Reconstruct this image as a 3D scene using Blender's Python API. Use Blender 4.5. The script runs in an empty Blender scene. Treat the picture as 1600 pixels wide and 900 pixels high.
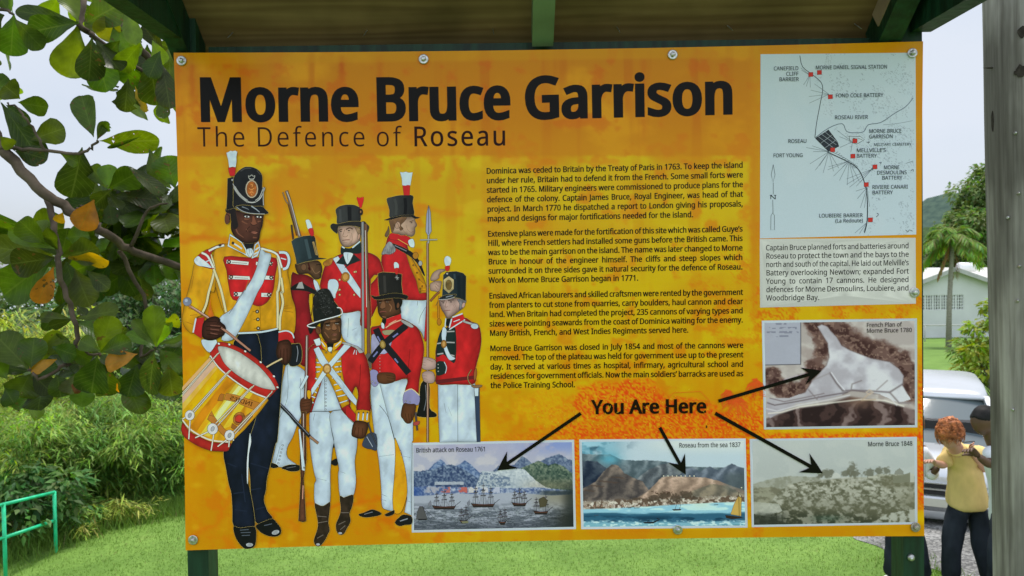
import bpy, bmesh, math, random
import numpy as np
from mathutils import Vector, Matrix, geometry, noise as mnoise

rnd = random.Random(7)
SC = bpy.context.scene
COL = SC.collection

# ---------------------------------------------------------------- camera
FPX = 1210.0                       # focal length in pixels of the 1600 px wide photograph
PZ = 1.53                          # height of the board's centre above the ground
CAM = Vector((-0.1127, -1.9021, PZ + 0.0657))
RGT = Vector((0.99985217, -0.00693594, -0.0157331)).normalized()
FWD = Vector((0.00658588, 0.999732, -0.02219371)).normalized()
DWN = FWD.cross(RGT).normalized()
RGT = DWN.cross(FWD).normalized()
cam = bpy.data.cameras.new("camera")
cam.sensor_width = 36.0
cam.lens = FPX / 1600.0 * 36.0
cam.clip_start = 0.05
cam.clip_end = 6000.0
cam.dof.use_dof = True
cam.dof.focus_distance = 1.93
cam.dof.aperture_fstop = 9.0
camo = bpy.data.objects.new("camera", cam)
M = Matrix((RGT, -DWN, -FWD)).transposed().to_4x4()
M.translation = CAM
camo.matrix_world = M
COL.objects.link(camo)
SC.camera = camo

# ---------------------------------------------------------------- sky, sun, exposure
SUN_EL, SUN_AZ = math.radians(70), math.radians(22)      # azimuth clockwise from +y
world = bpy.data.worlds.new("World")
SC.world = world
world.use_nodes = True
wn, wl = world.node_tree.nodes, world.node_tree.links
bg = wn["Background"]
sky = wn.new("ShaderNodeTexSky")
sky.sky_type = 'NISHITA'
sky.sun_disc = False
sky.sun_elevation = SUN_EL
sky.sun_rotation = SUN_AZ
sky.air_density = 1.0
sky.dust_density = 3.0
sky.ozone_density = 1.0
wtc = wn.new("ShaderNodeTexCoord")
wmap = wn.new("ShaderNodeMapping")
wmap.inputs['Scale'].default_value = (1.0, 1.0, 2.6)
wnz = wn.new("ShaderNodeTexNoise")
wnz.inputs['Scale'].default_value = 1.7
wnz.inputs['Detail'].default_value = 6.0
wnz.inputs['Roughness'].default_value = 0.5
wr = wn.new("ShaderNodeValToRGB")
wr.color_ramp.elements[0].position = 0.30
wr.color_ramp.elements[0].color = (0.45, 0.45, 0.45, 1)
wr.color_ramp.elements[1].position = 0.62
wr.color_ramp.elements[1].color = (0.97, 0.97, 0.97, 1)
wmix = wn.new("ShaderNodeMixRGB")
wmix.inputs[2].default_value = (5.2, 5.6, 6.3, 1)          # the cloud layer's own brightness
wl.new(wtc.outputs['Generated'], wmap.inputs[0])
wl.new(wmap.outputs[0], wnz.inputs['Vector'])
wl.new(wnz.outputs['Fac'], wr.inputs[0])
wl.new(wr.outputs[0], wmix.inputs[0])
wl.new(sky.outputs[0], wmix.inputs[1])
# added glow: the south sky, behind the camera, brightened to light the panel's front
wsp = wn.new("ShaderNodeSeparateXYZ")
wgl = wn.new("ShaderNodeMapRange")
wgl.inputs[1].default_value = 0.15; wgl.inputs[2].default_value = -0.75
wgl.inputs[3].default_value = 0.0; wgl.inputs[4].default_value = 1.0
wgz = wn.new("ShaderNodeMapRange")                  # the added glow is stronger overhead than at the horizon, as under an overcast
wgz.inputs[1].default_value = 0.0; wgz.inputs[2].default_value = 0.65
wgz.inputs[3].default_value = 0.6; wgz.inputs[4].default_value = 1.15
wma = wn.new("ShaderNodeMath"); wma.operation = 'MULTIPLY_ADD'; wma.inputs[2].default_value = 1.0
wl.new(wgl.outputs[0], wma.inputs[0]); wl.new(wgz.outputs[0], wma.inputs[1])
wvm = wn.new("ShaderNodeVectorMath"); wvm.operation = 'SCALE'
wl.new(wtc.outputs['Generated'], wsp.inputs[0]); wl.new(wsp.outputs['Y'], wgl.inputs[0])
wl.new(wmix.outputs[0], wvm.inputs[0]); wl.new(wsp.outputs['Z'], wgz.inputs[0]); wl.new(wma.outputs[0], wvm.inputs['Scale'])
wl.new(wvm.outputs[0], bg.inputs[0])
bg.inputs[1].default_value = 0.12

sun = bpy.data.lights.new("sun", 'SUN')
sun.energy = 3.2
sun.angle = math.radians(14)
sun.color = (1.0, 0.96, 0.9)
suno = bpy.data.objects.new("sun", sun)
sd = Vector((math.sin(SUN_AZ) * math.cos(SUN_EL), math.cos(SUN_AZ) * math.cos(SUN_EL), math.sin(SUN_EL)))
suno.rotation_euler = sd.to_track_quat('Z', 'Y').to_euler()
suno.location = (0, 0, 30)
COL.objects.link(suno)

SC.view_settings.view_transform = 'Standard'
SC.view_settings.look = 'None'
SC.view_settings.exposure = 0.30
SC.view_settings.gamma = 1.0
SC.view_settings.use_curve_mapping = False
SC.render.engine = 'CYCLES'
SC.cycles.max_bounces = 8
SC.cycles.transparent_max_bounces = 8
try:
    SC.cycles.use_denoising = True
except Exception:
    pass

# ---------------------------------------------------------------- pixels of the photograph -> places
def ray(px, py):
    return FWD + RGT * ((px - 800.0) / FPX) + DWN * ((py - 450.0) / FPX)

def atY(px, py, Y):
    d = ray(px, py)
    return CAM + d * ((Y - CAM.y) / d.y)

def atD(px, py, D):
    return atY(px, py, D + CAM.y)

def lin1(c):
    c = c / 255.0
    return c / 12.92 if c <= 0.04045 else ((c + 0.055) / 1.055) ** 2.4

def lin(c, k=1.0):
    return tuple(min(0.9, lin1(v) * k) for v in c)

# ---------------------------------------------------------------- scene-building helpers
def tag(o, label=None, cat=None, group=None, kind=None):
    if label: o['label'] = label
    if cat: o['category'] = cat
    if group: o['group'] = group
    if kind: o['kind'] = kind
    return o

def empty(name, loc=(0, 0, 0), rz=0.0, parent=None):
    o = bpy.data.objects.new(name, None)
    o.empty_display_size = 0.2
    o.location = loc
    o.rotation_euler = (0, 0, rz)
    COL.objects.link(o)
    if parent: o.parent = parent
    return o

def link(name, me, mats, parent=None, loc=None, smooth=False):
    if not isinstance(mats, (list, tuple)): mats = [mats]
    for m in mats:
        if m: me.materials.append(m)
    o = bpy.data.objects.new(name, me)
    COL.objects.link(o)
    if parent: o.parent = parent
    if loc is not None: o.location = loc
    if smooth:
        me.polygons.foreach_set('use_smooth', [True] * len(me.polygons))
    return o

def mesh(name, verts, faces, cols=None, fmat=None):
    me = bpy.data.meshes.new(name)
    me.from_pydata([tuple(v) for v in verts], [], [tuple(f) for f in faces])
    if cols is not None:
        at = me.color_attributes.new('Col', 'FLOAT_COLOR', 'POINT')
        a = np.ones((len(verts), 4), dtype=np.float32)
        a[:, :3] = np.asarray(cols, dtype=np.float32)[:, :3]
        at.data.foreach_set('color', a.ravel())
    if fmat is not None:
        me.polygons.foreach_set('material_index', fmat)
    me.update()
    return me

class MB:
    """collects boxes, tubes and loose faces into one mesh"""
    def __init__(self):
        self.v, self.f, self.c, self.m = [], [], [], []
        self.col = (1, 1, 1); self.mi = 0
    def add(self, vs, fs, col=None):
        n = len(self.v)
        self.v += [tuple(v) for v in vs]
        self.f += [tuple(i + n for i in f) for f in fs]
        self.c += [col or self.col] * len(vs)
        self.m += [self.mi] * len(fs)
        return self
    def box(self, c, s, rot=None, col=None):
        hx, hy, hz = s[0] / 2, s[1] / 2, s[2] / 2
        vs = [Vector((x, y, z)) for x in (-hx, hx) for y in (-hy, hy) for z in (-hz, hz)]
        if rot is not None: vs = [rot @ v for v in vs]
        vs = [v + Vector(c) for v in vs]
        return self.add(vs, [(0, 1, 3, 2), (4, 6, 7, 5), (0, 4, 5, 1), (2, 3, 7, 6), (0, 2, 6, 4), (1, 5, 7, 3)], col)
    def beam(self, a, b, w, h, up=Vector((0, 0, 1)), col=None):
        """square bar from a to b; w across, h along up"""
        a, b = Vector(a), Vector(b)
        d = (b - a)
        L = d.length
        d.normalize()
        s = d.cross(up).normalized()
        u = s.cross(d).normalized()
        R = Matrix((s, d, u)).transposed()
        return self.box((a + b) / 2, (w, L, h), R, col)
    def tube(self, pts, radii, n=8, cap=True, col=None):
        pts = [Vector(p) for p in pts]
        if not isinstance(radii, (list, tuple)): radii = [radii] * len(pts)
        base = None
        vs, fs = [], []
        for i, p in enumerate(pts):
            t = (pts[min(i + 1, len(pts) - 1)] - pts[max(i - 1, 0)]).normalized()
            if base is None:
                base = t.orthogonal().normalized()
            base = (base - t * base.dot(t))
            if base.length < 1e-6: base = t.orthogonal()
            base.normalize()
            bi = t.cross(base)
            for k in range(n):
                a = 2 * math.pi * k / n
                vs.append(p + (base * math.cos(a) + bi * math.sin(a)) * radii[i])
        for i in range(len(pts) - 1):
            for k in range(n):
                k2 = (k + 1) % n
                fs.append((i * n + k, i * n + k2, (i + 1) * n + k2, (i + 1) * n + k))
        if cap:
            fs.append(tuple(range(n - 1, -1, -1)))
            fs.append(tuple((len(pts) - 1) * n + k for k in range(n)))
        return self.add(vs, fs, col)
    def lathe(self, prof, n=16, axis=None, org=(0, 0, 0), col=None):
        """prof: (r, h) from bottom to top, turned about axis at org"""
        axis = Vector(axis or (0, 0, 1)).normalized()
        s = axis.orthogonal().normalized()
        t = axis.cross(s)
        vs, fs = [], []
        for r, h in prof:
            for k in range(n):
                a = 2 * math.pi * k / n
                vs.append(Vector(org) + axis * h + (s * math.cos(a) + t * math.sin(a)) * r)
        for i in range(len(prof) - 1):
            for k in range(n):
                k2 = (k + 1) % n
                fs.append((i * n + k, i * n + k2, (i + 1) * n + k2, (i + 1) * n + k))
        fs.append(tuple(range(n - 1, -1, -1)))
        fs.append(tuple((len(prof) - 1) * n + k for k in range(n)))
        return self.add(vs, fs, col)
    def build(self, name, mats, parent=None, smooth=False, loc=None, cols=False):
        me = mesh(name, self.v, self.f, self.c if cols else None, self.m)
        bm = bmesh.new(); bm.from_mesh(me)
        bmesh.ops.recalc_face_normals(bm, faces=bm.faces)
        bm.to_mesh(me); bm.free()
        return link(name, me, mats, parent, loc, smooth)

# ---------------------------------------------------------------- materials
def material(name):
    m = bpy.data.materials.new(name)
    m.use_nodes = True
    return m, m.node_tree.nodes, m.node_tree.links, m.node_tree.nodes['Principled BSDF']

def mat(name, col, rough=0.6, spec=0.4, var=0.25, scale=6.0, metal=0.0, bump=0.0, col2=None, stretch=(1, 1, 1), detail=5.0, lo=0.35, hi=0.65):
    """base colour mottled by object-space noise"""
    m, n, l, b = material(name)
    tc = n.new('ShaderNodeTexCoord')
    mp = n.new('ShaderNodeMapping'); mp.inputs['Scale'].default_value = stretch
    nz = n.new('ShaderNodeTexNoise')
    nz.inputs['Scale'].default_value = scale
    nz.inputs['Detail'].default_value = detail
    cr = n.new('ShaderNodeValToRGB')
    c2 = col2 or tuple(c * (1 - var) for c in col)
    c1 = col if col2 else tuple(min(0.9, c * (1 + var * 0.6)) for c in col)
    cr.color_ramp.elements[0].position = lo; cr.color_ramp.elements[0].color = (*c2, 1)
    cr.color_ramp.elements[1].position = hi; cr.color_ramp.elements[1].color = (*c1, 1)
    l.new(tc.outputs['Object'], mp.inputs[0]); l.new(mp.outputs[0], nz.inputs['Vector'])
    l.new(nz.outputs['Fac'], cr.inputs[0]); l.new(cr.outputs[0], b.inputs['Base Color'])
    b.inputs['Roughness'].default_value = rough
    b.inputs['Specular IOR Level'].default_value = spec
    b.inputs['Metallic'].default_value = metal
    if bump:
        bp = n.new('ShaderNodeBump'); bp.inputs['Strength'].default_value = bump; bp.inputs['Distance'].default_value = 0.01
        l.new(nz.outputs['Fac'], bp.inputs['Height']); l.new(bp.outputs[0], b.inputs['Normal'])
    return m

def colmat(name, rough=0.5, spec=0.4, grain=0.12, scale=300.0, trans=0.0, bump=0.0):
    """colour taken from the mesh's own colour attribute, with a fine grain"""
    m, n, l, b = material(name)
    at = n.new('ShaderNodeAttribute'); at.attribute_name = 'Col'
    tc = n.new('ShaderNodeTexCoord')
    nz = n.new('ShaderNodeTexNoise'); nz.inputs['Scale'].default_value = scale; nz.inputs['Detail'].default_value = 3.0
    mr = n.new('ShaderNodeMapRange')
    mr.inputs[1].default_value = 0.3; mr.inputs[2].default_value = 0.7
    mr.inputs[3].default_value = 1 - grain; mr.inputs[4].default_value = 1 + grain
    mx = n.new('ShaderNodeMixRGB'); mx.blend_type = 'MULTIPLY'; mx.inputs[0].default_value = 1.0
    l.new(tc.outputs['Object'], nz.inputs['Vector']); l.new(nz.outputs['Fac'], mr.inputs[0])
    l.new(at.outputs['Color'], mx.inputs[1]); l.new(mr.outputs[0], mx.inputs[2])
    l.new(mx.outputs[0], b.inputs['Base Color'])
    b.inputs['Roughness'].default_value = rough
    b.inputs['Specular IOR Level'].default_value = spec
    if bump:
        bp = n.new('ShaderNodeBump'); bp.inputs['Strength'].default_value = bump; bp.inputs['Distance'].default_value = 0.004
        l.new(nz.outputs['Fac'], bp.inputs['Height']); l.new(bp.outputs[0], b.inputs['Normal'])
    if trans:
        out = n['Material Output']
        tl = n.new('ShaderNodeBsdfTranslucent')
        hs = n.new('ShaderNodeHueSaturation'); hs.inputs['Saturation'].default_value = 1.15; hs.inputs['Value'].default_value = 1.5
        l.new(mx.outputs[0], hs.inputs['Color']); l.new(hs.outputs[0], tl.inputs['Color'])
        ms = n.new('ShaderNodeMixShader'); ms.inputs[0].default_value = trans
        l.new(b.outputs[0], ms.inputs[1]); l.new(tl.outputs[0], ms.inputs[2]); l.new(ms.outputs[0], out.inputs['Surface'])
    return m

def interp(x, xs, ys):
    return float(np.interp(x, xs, ys))

def sstep(a, b, x):
    t = min(1.0, max(0.0, (x - a) / (b - a)))
    return t * t * (3 - 2 * t)

def catmull(pts, k=4, closed=True):
    P = [np.array(p, float) for p in pts]
    n = len(P); out = []
    rng = n if closed else n - 1
    for i in range(rng):
        if closed:
            p0, p1, p2, p3 = P[(i - 1) % n], P[i], P[(i + 1) % n], P[(i + 2) % n]
        else:
            p0, p1, p2, p3 = P[max(i - 1, 0)], P[i], P[i + 1], P[min(i + 2, n - 1)]
        for j in range(k):
            t = j / k
            out.append(0.5 * ((2 * p1) + (-p0 + p2) * t + (2 * p0 - 5 * p1 + 4 * p2 - p3) * t * t + (-p0 + 3 * p1 - 3 * p2 + p3) * t ** 3))
    if not closed: out.append(P[-1])
    return [tuple(p) for p in out]

# outlines of the letters (points in thousandths), so that no font file is needed
GLYPHS = {
' ': (209, ''),
'A': (512, '437,0 368,177 141,177 73,0 0,0 224,575 289,575 512,0|282,415 274,438 263,473 255,500 247,468 238,438 230,415 165,241 346,241'),
'B': (521, '241,573 307,569 361,558 404,541 434,515 453,478 459,431 456,399 446,371 431,347 409,328 382,313 350,304 350,300 384,292 415,279 441,261 461,236 474,203 478,163 472,115 454,74 425,42 385,19 337,5 279,0 78,0 78,573|256,329 318,335 357,352 377,382 384,423 380,451 369,474 351,490 308,506 245,511 150,511 150,329|150,269 150,61 265,61 311,64 346,74 371,91 394,125 401,168 398,197 388,221 370,241 344,256 307,266 260,269'),
'C': (507, '323,517 280,513 241,502 206,482 178,456 155,423 139,383 129,337 125,286 131,220 147,164 175,117 213,83 262,62 322,55 394,62 460,78 460,15 393,-2 312,-8 257,-4 208,8 166,28 130,56 101,90 78,131 56,203 49,287 53,349 67,406 89,456 120,499 159,534 206,559 261,575 324,581 367,578 409,572 448,561 482,547 453,486 394,508 360,515'),
'D': (585, '536,292 533,231 521,177 501,131 474,91 439,58 399,33 351,15 297,4 237,0 78,0 78,573 254,573 309,569 359,558 404,540 443,516 476,484 502,446 521,401 533,350|460,289 454,359 435,415 404,457 361,487 308,505 244,511 150,511 150,62 228,62 299,68 357,87 402,119 434,164 454,220'),
'E': (446, '398,0 78,0 78,573 398,573 398,509 150,509 150,330 383,330 383,268 150,268 150,63 398,63'),
'F': (416, '150,0 78,0 78,573 398,573 398,509 150,509 150,306 383,306 383,243 150,243'),
'G': (584, '326,302 524,302 524,22 431,-1 323,-8 267,-4 217,8 173,28 136,55 105,89 81,130 57,202 49,286 53,343 65,395 84,442 111,482 145,517 186,544 233,564 286,577 346,581 392,578 437,572 516,547 489,484 421,508 382,515 342,517 278,510 225,489 181,455 150,409 131,353 124,286 130,222 146,166 175,119 216,84 270,62 340,55 404,59 452,68 452,238 326,238'),
'H': (594, '516,0 443,0 443,267 150,267 150,0 78,0 78,573 150,573 150,330 443,330 443,573 516,573'),
'I': (272, '239,0 32,0 32,42 99,57 99,515 32,531 32,573 239,573 239,531 172,515 172,57 239,42'),
'J': (219, '-3,-152 -37,-150 -63,-142 -63,-81 -35,-87 -5,-89 33,-81 50,-70 63,-53 71,-29 74,3 74,573 146,573 146,9 141,-42 128,-82 105,-113 75,-135 39,-148'),
'K': (496, '496,0 411,0 209,273 150,222 150,0 78,0 78,573 150,573 150,290 199,345 249,399 403,573 488,573 261,323'),
'L': (420, '78,0 78,573 150,573 150,64 400,64 400,0'),
'M': (727, '330,0 142,502 139,502 142,461 144,407 144,347 144,0 78,0 78,573 184,573 361,103 364,103 544,573 650,573 650,0 578,0 578,352 579,408 581,460 584,501 581,501 390,0'),
'N': (609, '532,0 447,0 141,476 138,476 141,432 143,378 144,320 144,0 78,0 78,573 161,573 467,99 470,99 468,137 466,193 464,249 464,573 532,573'),
'O': (626, '577,287 573,224 561,166 540,116 510,73 473,38 428,13 375,-3 314,-8 251,-3 196,13 151,39 114,73 85,116 65,167 53,224 49,288 56,370 78,442 100,482 130,517 166,545 208,565 258,577 314,581 369,577 417,565 459,545 495,517 524,483 547,442 570,370|125,287 130,220 145,163 171,117 207,83 255,62 314,55 373,62 420,83 456,117 481,163 496,220 501,287 496,354 481,411 456,457 421,491 373,511 314,518 255,511 207,490 171,457 145,411 130,354'),
'P': (485, '229,573 297,568 352,553 393,528 421,495 439,454 444,404 441,370 433,336 417,306 395,278 364,255 324,238 275,227 216,223 150,223 150,0 78,0 78,573|223,511 150,511 150,285 208,285 258,288 298,296 330,311 352,334 365,363 370,401 366,435 354,462 334,484 306,499 269,508'),
'Q': (626, '577,287 573,221 559,160 535,108 503,64 461,30 411,6 548,-136 444,-136 334,-7 324,-8 314,-8 251,-3 196,13 151,39 114,73 85,116 65,167 53,224 49,288 56,370 78,442 100,482 130,517 166,545 208,565 258,577 314,581 369,577 417,565 459,545 495,517 524,483 547,442 570,370|125,287 130,220 145,163 171,117 207,83 255,62 314,55 373,62 420,83 456,117 481,163 496,220 501,287 496,354 481,411 456,457 421,491 373,511 314,518 255,511 207,490 171,457 145,411 130,354'),
'R': (499, '236,573 301,568 353,555 393,532 422,500 439,460 444,410 440,368 427,334 408,306 385,285 330,257 487,0 403,0 264,237 150,237 150,0 78,0 78,573|232,510 150,510 150,298 236,298 278,301 312,310 338,325 355,347 366,374 370,407 366,440 355,467 336,486 310,500 275,507'),
'S': (440, '403,153 396,106 378,66 348,35 307,11 257,-3 198,-8 137,-5 83,4 41,19 41,88 113,65 156,57 201,55 240,57 273,66 298,79 316,98 327,120 330,147 327,173 318,194 302,213 277,230 196,265 131,294 106,311 85,330 69,351 57,375 50,403 48,435 54,477 71,513 99,542 136,563 180,576 231,581 276,578 318,572 389,549 366,487 302,508 266,515 229,517 196,515 169,507 148,494 133,478 124,457 121,434 124,407 133,386 149,367 172,351 246,318 293,299 332,279 362,255 385,228 398,194'),
'T': (446, '259,0 187,0 187,509 8,509 8,573 437,573 437,509 259,509'),
'U': (586, '513,202 507,146 489,95 459,52 416,20 360,-1 290,-8 225,-2 171,18 128,50 97,93 78,144 72,204 72,573 144,573 144,201 148,158 161,122 182,93 211,72 248,59 294,55 342,59 379,73 407,96 427,126 438,161 442,202 442,573 513,573'),
'V': (481, '481,573 277,0 204,0 0,573 75,573 204,205 220,160 231,119 241,80 250,119 262,161 277,207 405,573'),
'W': (746, '735,573 583,0 510,0 399,375 389,410 380,443 373,471 370,488 367,471 361,443 352,409 342,373 234,0 161,0 10,573 85,573 174,223 183,186 190,151 196,118 201,87 206,119 213,154 222,191 232,227 333,573 407,573 512,225 523,187 532,151 538,117 544,87 550,129 560,175 572,224 660,573'),
'X': (470, '467,0 385,0 233,249 79,0 3,0 193,298 15,573 95,573 236,348 377,573 453,573 276,300'),
'Y': (454, '227,291 376,573 454,573 263,222 263,0 191,0 191,219 0,573 79,573'),
'Z': (459, '427,0 30,0 30,55 332,508 40,508 40,573 419,573 419,518 118,64 427,64'),
'a': (450, '231,437 279,433 318,422 347,403 368,375 381,338 385,293 385,0 334,0 320,61 317,61 279,22 258,9 234,-1 172,-8 136,-5 103,6 75,23 55,48 41,80 37,119 43,159 59,192 87,219 127,238 179,251 243,257 316,259 316,285 310,330 293,359 265,375 227,380 194,378 163,370 106,347 84,400 151,426 190,434|252,208 184,200 141,182 118,155 110,119 115,87 132,66 157,53 188,49 238,56 279,79 299,103 311,134 315,172 315,210'),
'b': (493, '139,461 138,410 135,373 139,373 161,398 189,419 226,432 272,437 322,431 365,412 401,381 428,338 444,283 449,215 444,147 427,91 400,48 365,17 322,-2 272,-8 226,-3 189,10 161,31 139,55 133,55 119,0 68,0 68,609 139,609|260,379 219,374 188,361 165,339 150,308 142,268 139,217 139,214 145,144 165,93 187,69 219,55 261,51 297,55 325,69 348,93 363,126 373,166 376,216 373,265 363,306 348,338 325,360 296,374'),
'c': (385, '241,-8 187,-2 139,15 99,45 69,87 50,143 44,213 51,284 71,342 102,385 142,415 191,432 245,438 309,431 358,415 337,356 292,370 244,376 204,371 172,358 148,335 131,303 120,263 117,213 120,166 131,126 148,94 172,71 202,58 240,53 302,60 351,78 351,15 304,-2'),
'd': (493, '221,-8 171,-2 128,17 92,48 65,91 49,146 44,214 49,282 66,338 93,381 128,413 171,432 221,438 253,436 280,429 323,407 354,374 359,374 356,405 354,438 354,609 425,609 425,0 368,0 358,58 354,58 323,24 279,1 252,-6|232,51 273,55 305,67 328,88 348,135 355,200 355,213 349,284 329,336 306,360 274,375 231,379 196,374 168,359 146,334 124,281 117,213 124,144 146,93 168,69 197,55'),
'e': (452, '234,438 286,432 329,414 364,385 390,346 406,299 411,244 411,201 117,201 122,157 134,119 154,90 181,69 215,56 254,52 327,60 392,82 392,20 327,-1 251,-8 194,-2 143,17 101,48 70,91 51,146 44,212 50,277 68,333 96,378 134,411 181,431|233,380 202,377 175,366 154,348 130,309 119,257 338,257 335,292 326,322 312,346 292,364 266,376'),
'f': (276, '266,375 158,375 158,0 87,0 87,375 12,375 12,408 87,432 87,457 92,507 104,547 124,577 152,597 186,609 227,613 274,609 310,599 292,544 262,552 228,556 197,550 175,532 162,502 158,458 158,430 266,430'),
'g': (493, '221,438 261,434 297,422 329,402 355,373 359,373 369,430 425,430 425,-7 420,-63 404,-109 378,-146 341,-172 293,-187 233,-192 147,-186 78,-165 78,-100 111,-114 149,-125 191,-132 237,-134 271,-130 300,-119 324,-101 341,-77 352,-48 355,-13 355,4 356,32 358,57 354,57 329,28 299,8 263,-4 221,-8 170,-2 126,18 91,51 65,95 49,149 44,214 49,278 65,332 91,377 126,411 169,431|230,379 197,374 169,359 147,336 130,303 120,262 117,213 120,165 130,124 146,92 169,68 197,54 232,50 262,52 288,58 309,69 326,85 340,105 349,131 356,197 356,214 353,267 343,309 326,340 302,362 270,374'),
'h': (496, '139,431 138,399 135,370 140,370 155,391 174,407 221,429 273,437 321,433 360,421 391,400 413,370 426,330 431,280 431,0 361,0 361,275 355,321 338,353 308,372 265,379 222,374 189,360 166,338 150,308 142,269 139,222 139,0 68,0 68,609 139,609'),
'i': (207, '139,430 139,0 68,0 68,430|104,591 119,588 133,580 142,566 145,546 142,526 133,512 119,504 104,501 88,504 75,512 66,526 63,546 66,566 75,580 88,588'),
'j': (207, '18,-192 -18,-190 -44,-183 -44,-126 -19,-132 9,-134 32,-130 51,-120 64,-100 68,-67 68,430 139,430 139,-64 136,-101 126,-133 110,-159 87,-177 56,-189|63,546 66,566 75,580 88,588 104,591 119,588 133,580 142,566 145,546 142,526 133,512 119,504 104,501 88,504 75,512 66,526'),
'k': (428, '138,291 137,257 135,221 138,221 152,240 172,264 189,285 326,430 409,430 235,246 421,0 336,0 187,200 138,158 138,0 68,0 68,609 138,609'),
'l': (207, '139,0 68,0 68,609 139,609'),
'm': (750, '540,438 584,434 621,421 649,401 669,371 681,330 685,280 685,0 615,0 615,277 610,321 594,353 567,372 528,379 490,374 460,362 438,342 418,298 411,237 411,0 342,0 342,277 339,308 332,333 320,353 303,367 281,376 253,379 215,374 185,360 164,338 150,308 141,269 139,223 139,0 68,0 68,430 125,430 136,371 140,371 155,392 173,409 217,431 266,438 312,433 349,420 378,398 398,366 402,366 427,398 461,420 499,433'),
'n': (496, '275,438 322,434 361,421 391,401 413,371 426,330 431,280 431,0 361,0 361,275 355,321 338,353 308,372 265,379 222,374 189,361 166,338 146,289 139,223 139,0 68,0 68,430 125,430 136,371 140,371 156,392 175,409 222,431'),
'o': (485, '442,216 438,165 428,121 411,82 388,51 359,25 324,7 285,-4 241,-8 200,-4 163,7 129,25 100,51 77,82 59,121 48,165 44,216 50,282 68,336 97,380 137,412 186,431 244,438 299,431 347,412 387,380 417,336 436,282|117,216 120,169 130,128 147,95 172,71 203,56 243,51 282,56 314,71 339,95 356,128 366,169 369,216 365,263 355,303 338,335 314,359 282,374 242,379 202,374 171,359 147,335 130,303 120,263'),
'p': (493, '273,438 322,432 365,413 401,383 428,339 444,284 449,216 444,148 427,93 401,49 365,17 322,-2 272,-8 241,-6 213,1 170,24 139,55 134,55 137,20 139,-16 139,-192 68,-192 68,430 126,430 136,371 139,371 170,405 189,419 213,429 240,436|260,379 221,374 190,362 167,342 152,313 142,275 139,229 139,216 142,167 150,126 165,93 188,70 220,55 261,51 297,56 326,72 348,98 364,131 373,171 376,217 369,283 348,334 325,359 296,374'),
'q': (493, '354,-9 355,25 358,58 354,58 332,32 303,11 266,-3 219,-8 170,-2 128,17 93,48 66,91 49,146 44,214 50,282 67,338 93,381 129,413 172,432 221,438 267,433 304,419 333,397 355,371 358,371 369,430 425,430 425,-192 354,-192|233,51 272,55 304,67 327,87 342,116 352,153 355,199 355,213 348,285 328,337 305,361 273,375 231,379 196,374 167,359 145,334 124,281 117,213 124,145 146,93 168,70 197,55'),
'r': (331, '269,438 295,437 319,433 310,368 287,372 264,374 240,371 217,363 195,351 176,334 161,313 149,289 141,261 139,229 139,0 68,0 68,430 126,430 134,351 137,351 170,395 191,413 214,426 240,435'),
's': (384, '348,119 343,80 327,49 302,24 268,6 226,-4 176,-8 99,-1 42,19 42,83 104,60 141,52 178,49 224,53 256,66 274,86 280,112 278,128 271,141 239,167 174,196 103,228 76,245 57,266 45,292 41,324 46,358 61,386 85,408 137,430 202,438 275,430 339,409 315,353 258,372 197,380 159,377 131,366 114,350 108,328 111,312 119,298 154,274 219,246 289,215 314,197 333,176 344,150'),
't': (289, '212,50 245,53 272,59 272,5 240,-4 200,-8 167,-5 138,4 112,20 91,44 78,79 74,125 74,375 13,375 13,409 75,437 103,528 144,528 144,430 269,430 269,375 144,375 144,127 149,93 163,69 185,54'),
'u': (496, '427,430 427,0 370,0 359,57 356,57 340,36 321,20 273,-1 220,-8 173,-4 134,8 103,29 81,59 68,99 63,148 63,430 135,430 135,153 141,108 158,76 188,57 230,51 273,55 306,69 330,91 345,121 354,160 357,206 357,430'),
'v': (407, '163,0 0,430 75,430 167,176 180,137 193,96 201,63 204,63 214,96 227,138 241,176 332,430 407,430 244,0'),
'w': (630, '346,243 336,276 328,308 321,335 316,357 313,357 308,335 302,307 294,275 284,242 207,1 127,1 9,431 82,431 141,201 153,154 163,109 169,73 172,73 178,97 185,128 193,160 201,188 277,431 354,431 428,188 440,149 451,109 457,74 460,74 466,108 477,153 489,201 549,431 621,431 502,1 419,1'),
'x': (424, '170,220 22,430 102,430 213,268 322,430 402,430 253,220 410,0 330,0 213,172 94,0 14,0'),
'y': (409, '1,430 76,430 169,185 184,144 196,105 205,68 209,68 224,121 245,186 333,430 409,430 224,-59 207,-97 188,-130 165,-156 138,-176 106,-188 67,-192 34,-190 9,-186 9,-130 30,-133 56,-135 79,-132 99,-126 116,-114 130,-99 152,-59 174,-2'),
'z': (377, '346,0 31,0 31,47 262,375 45,375 45,430 340,430 340,377 112,55 346,55'),
'0': (459, '419,287 417,221 409,163 395,112 376,70 349,37 316,12 276,-3 229,-8 188,-4 153,8 122,27 86,70 60,129 44,201 39,287 44,373 58,446 83,504 119,547 149,566 186,578 229,581 269,578 304,566 335,547 372,504 399,446 414,373|110,287 113,215 121,156 137,111 159,78 190,59 229,52 268,59 298,78 320,110 336,156 345,215 348,287 345,359 336,417 320,463 298,495 268,515 229,521 190,515 159,495 137,463 121,417 113,359'),
'1': (459, '285,0 216,0 216,400 216,439 217,470 219,499 196,477 169,455 108,405 71,452 226,573 285,573'),
'2': (459, '417,0 38,0 38,59 188,210 261,287 287,320 306,353 318,387 322,424 315,466 294,496 261,514 221,520 181,517 147,506 83,466 45,513 94,548 153,572 186,578 221,581 270,576 313,562 347,540 372,510 388,472 394,428 389,385 375,344 353,305 324,267 247,185 128,67 128,64 417,64'),
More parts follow.
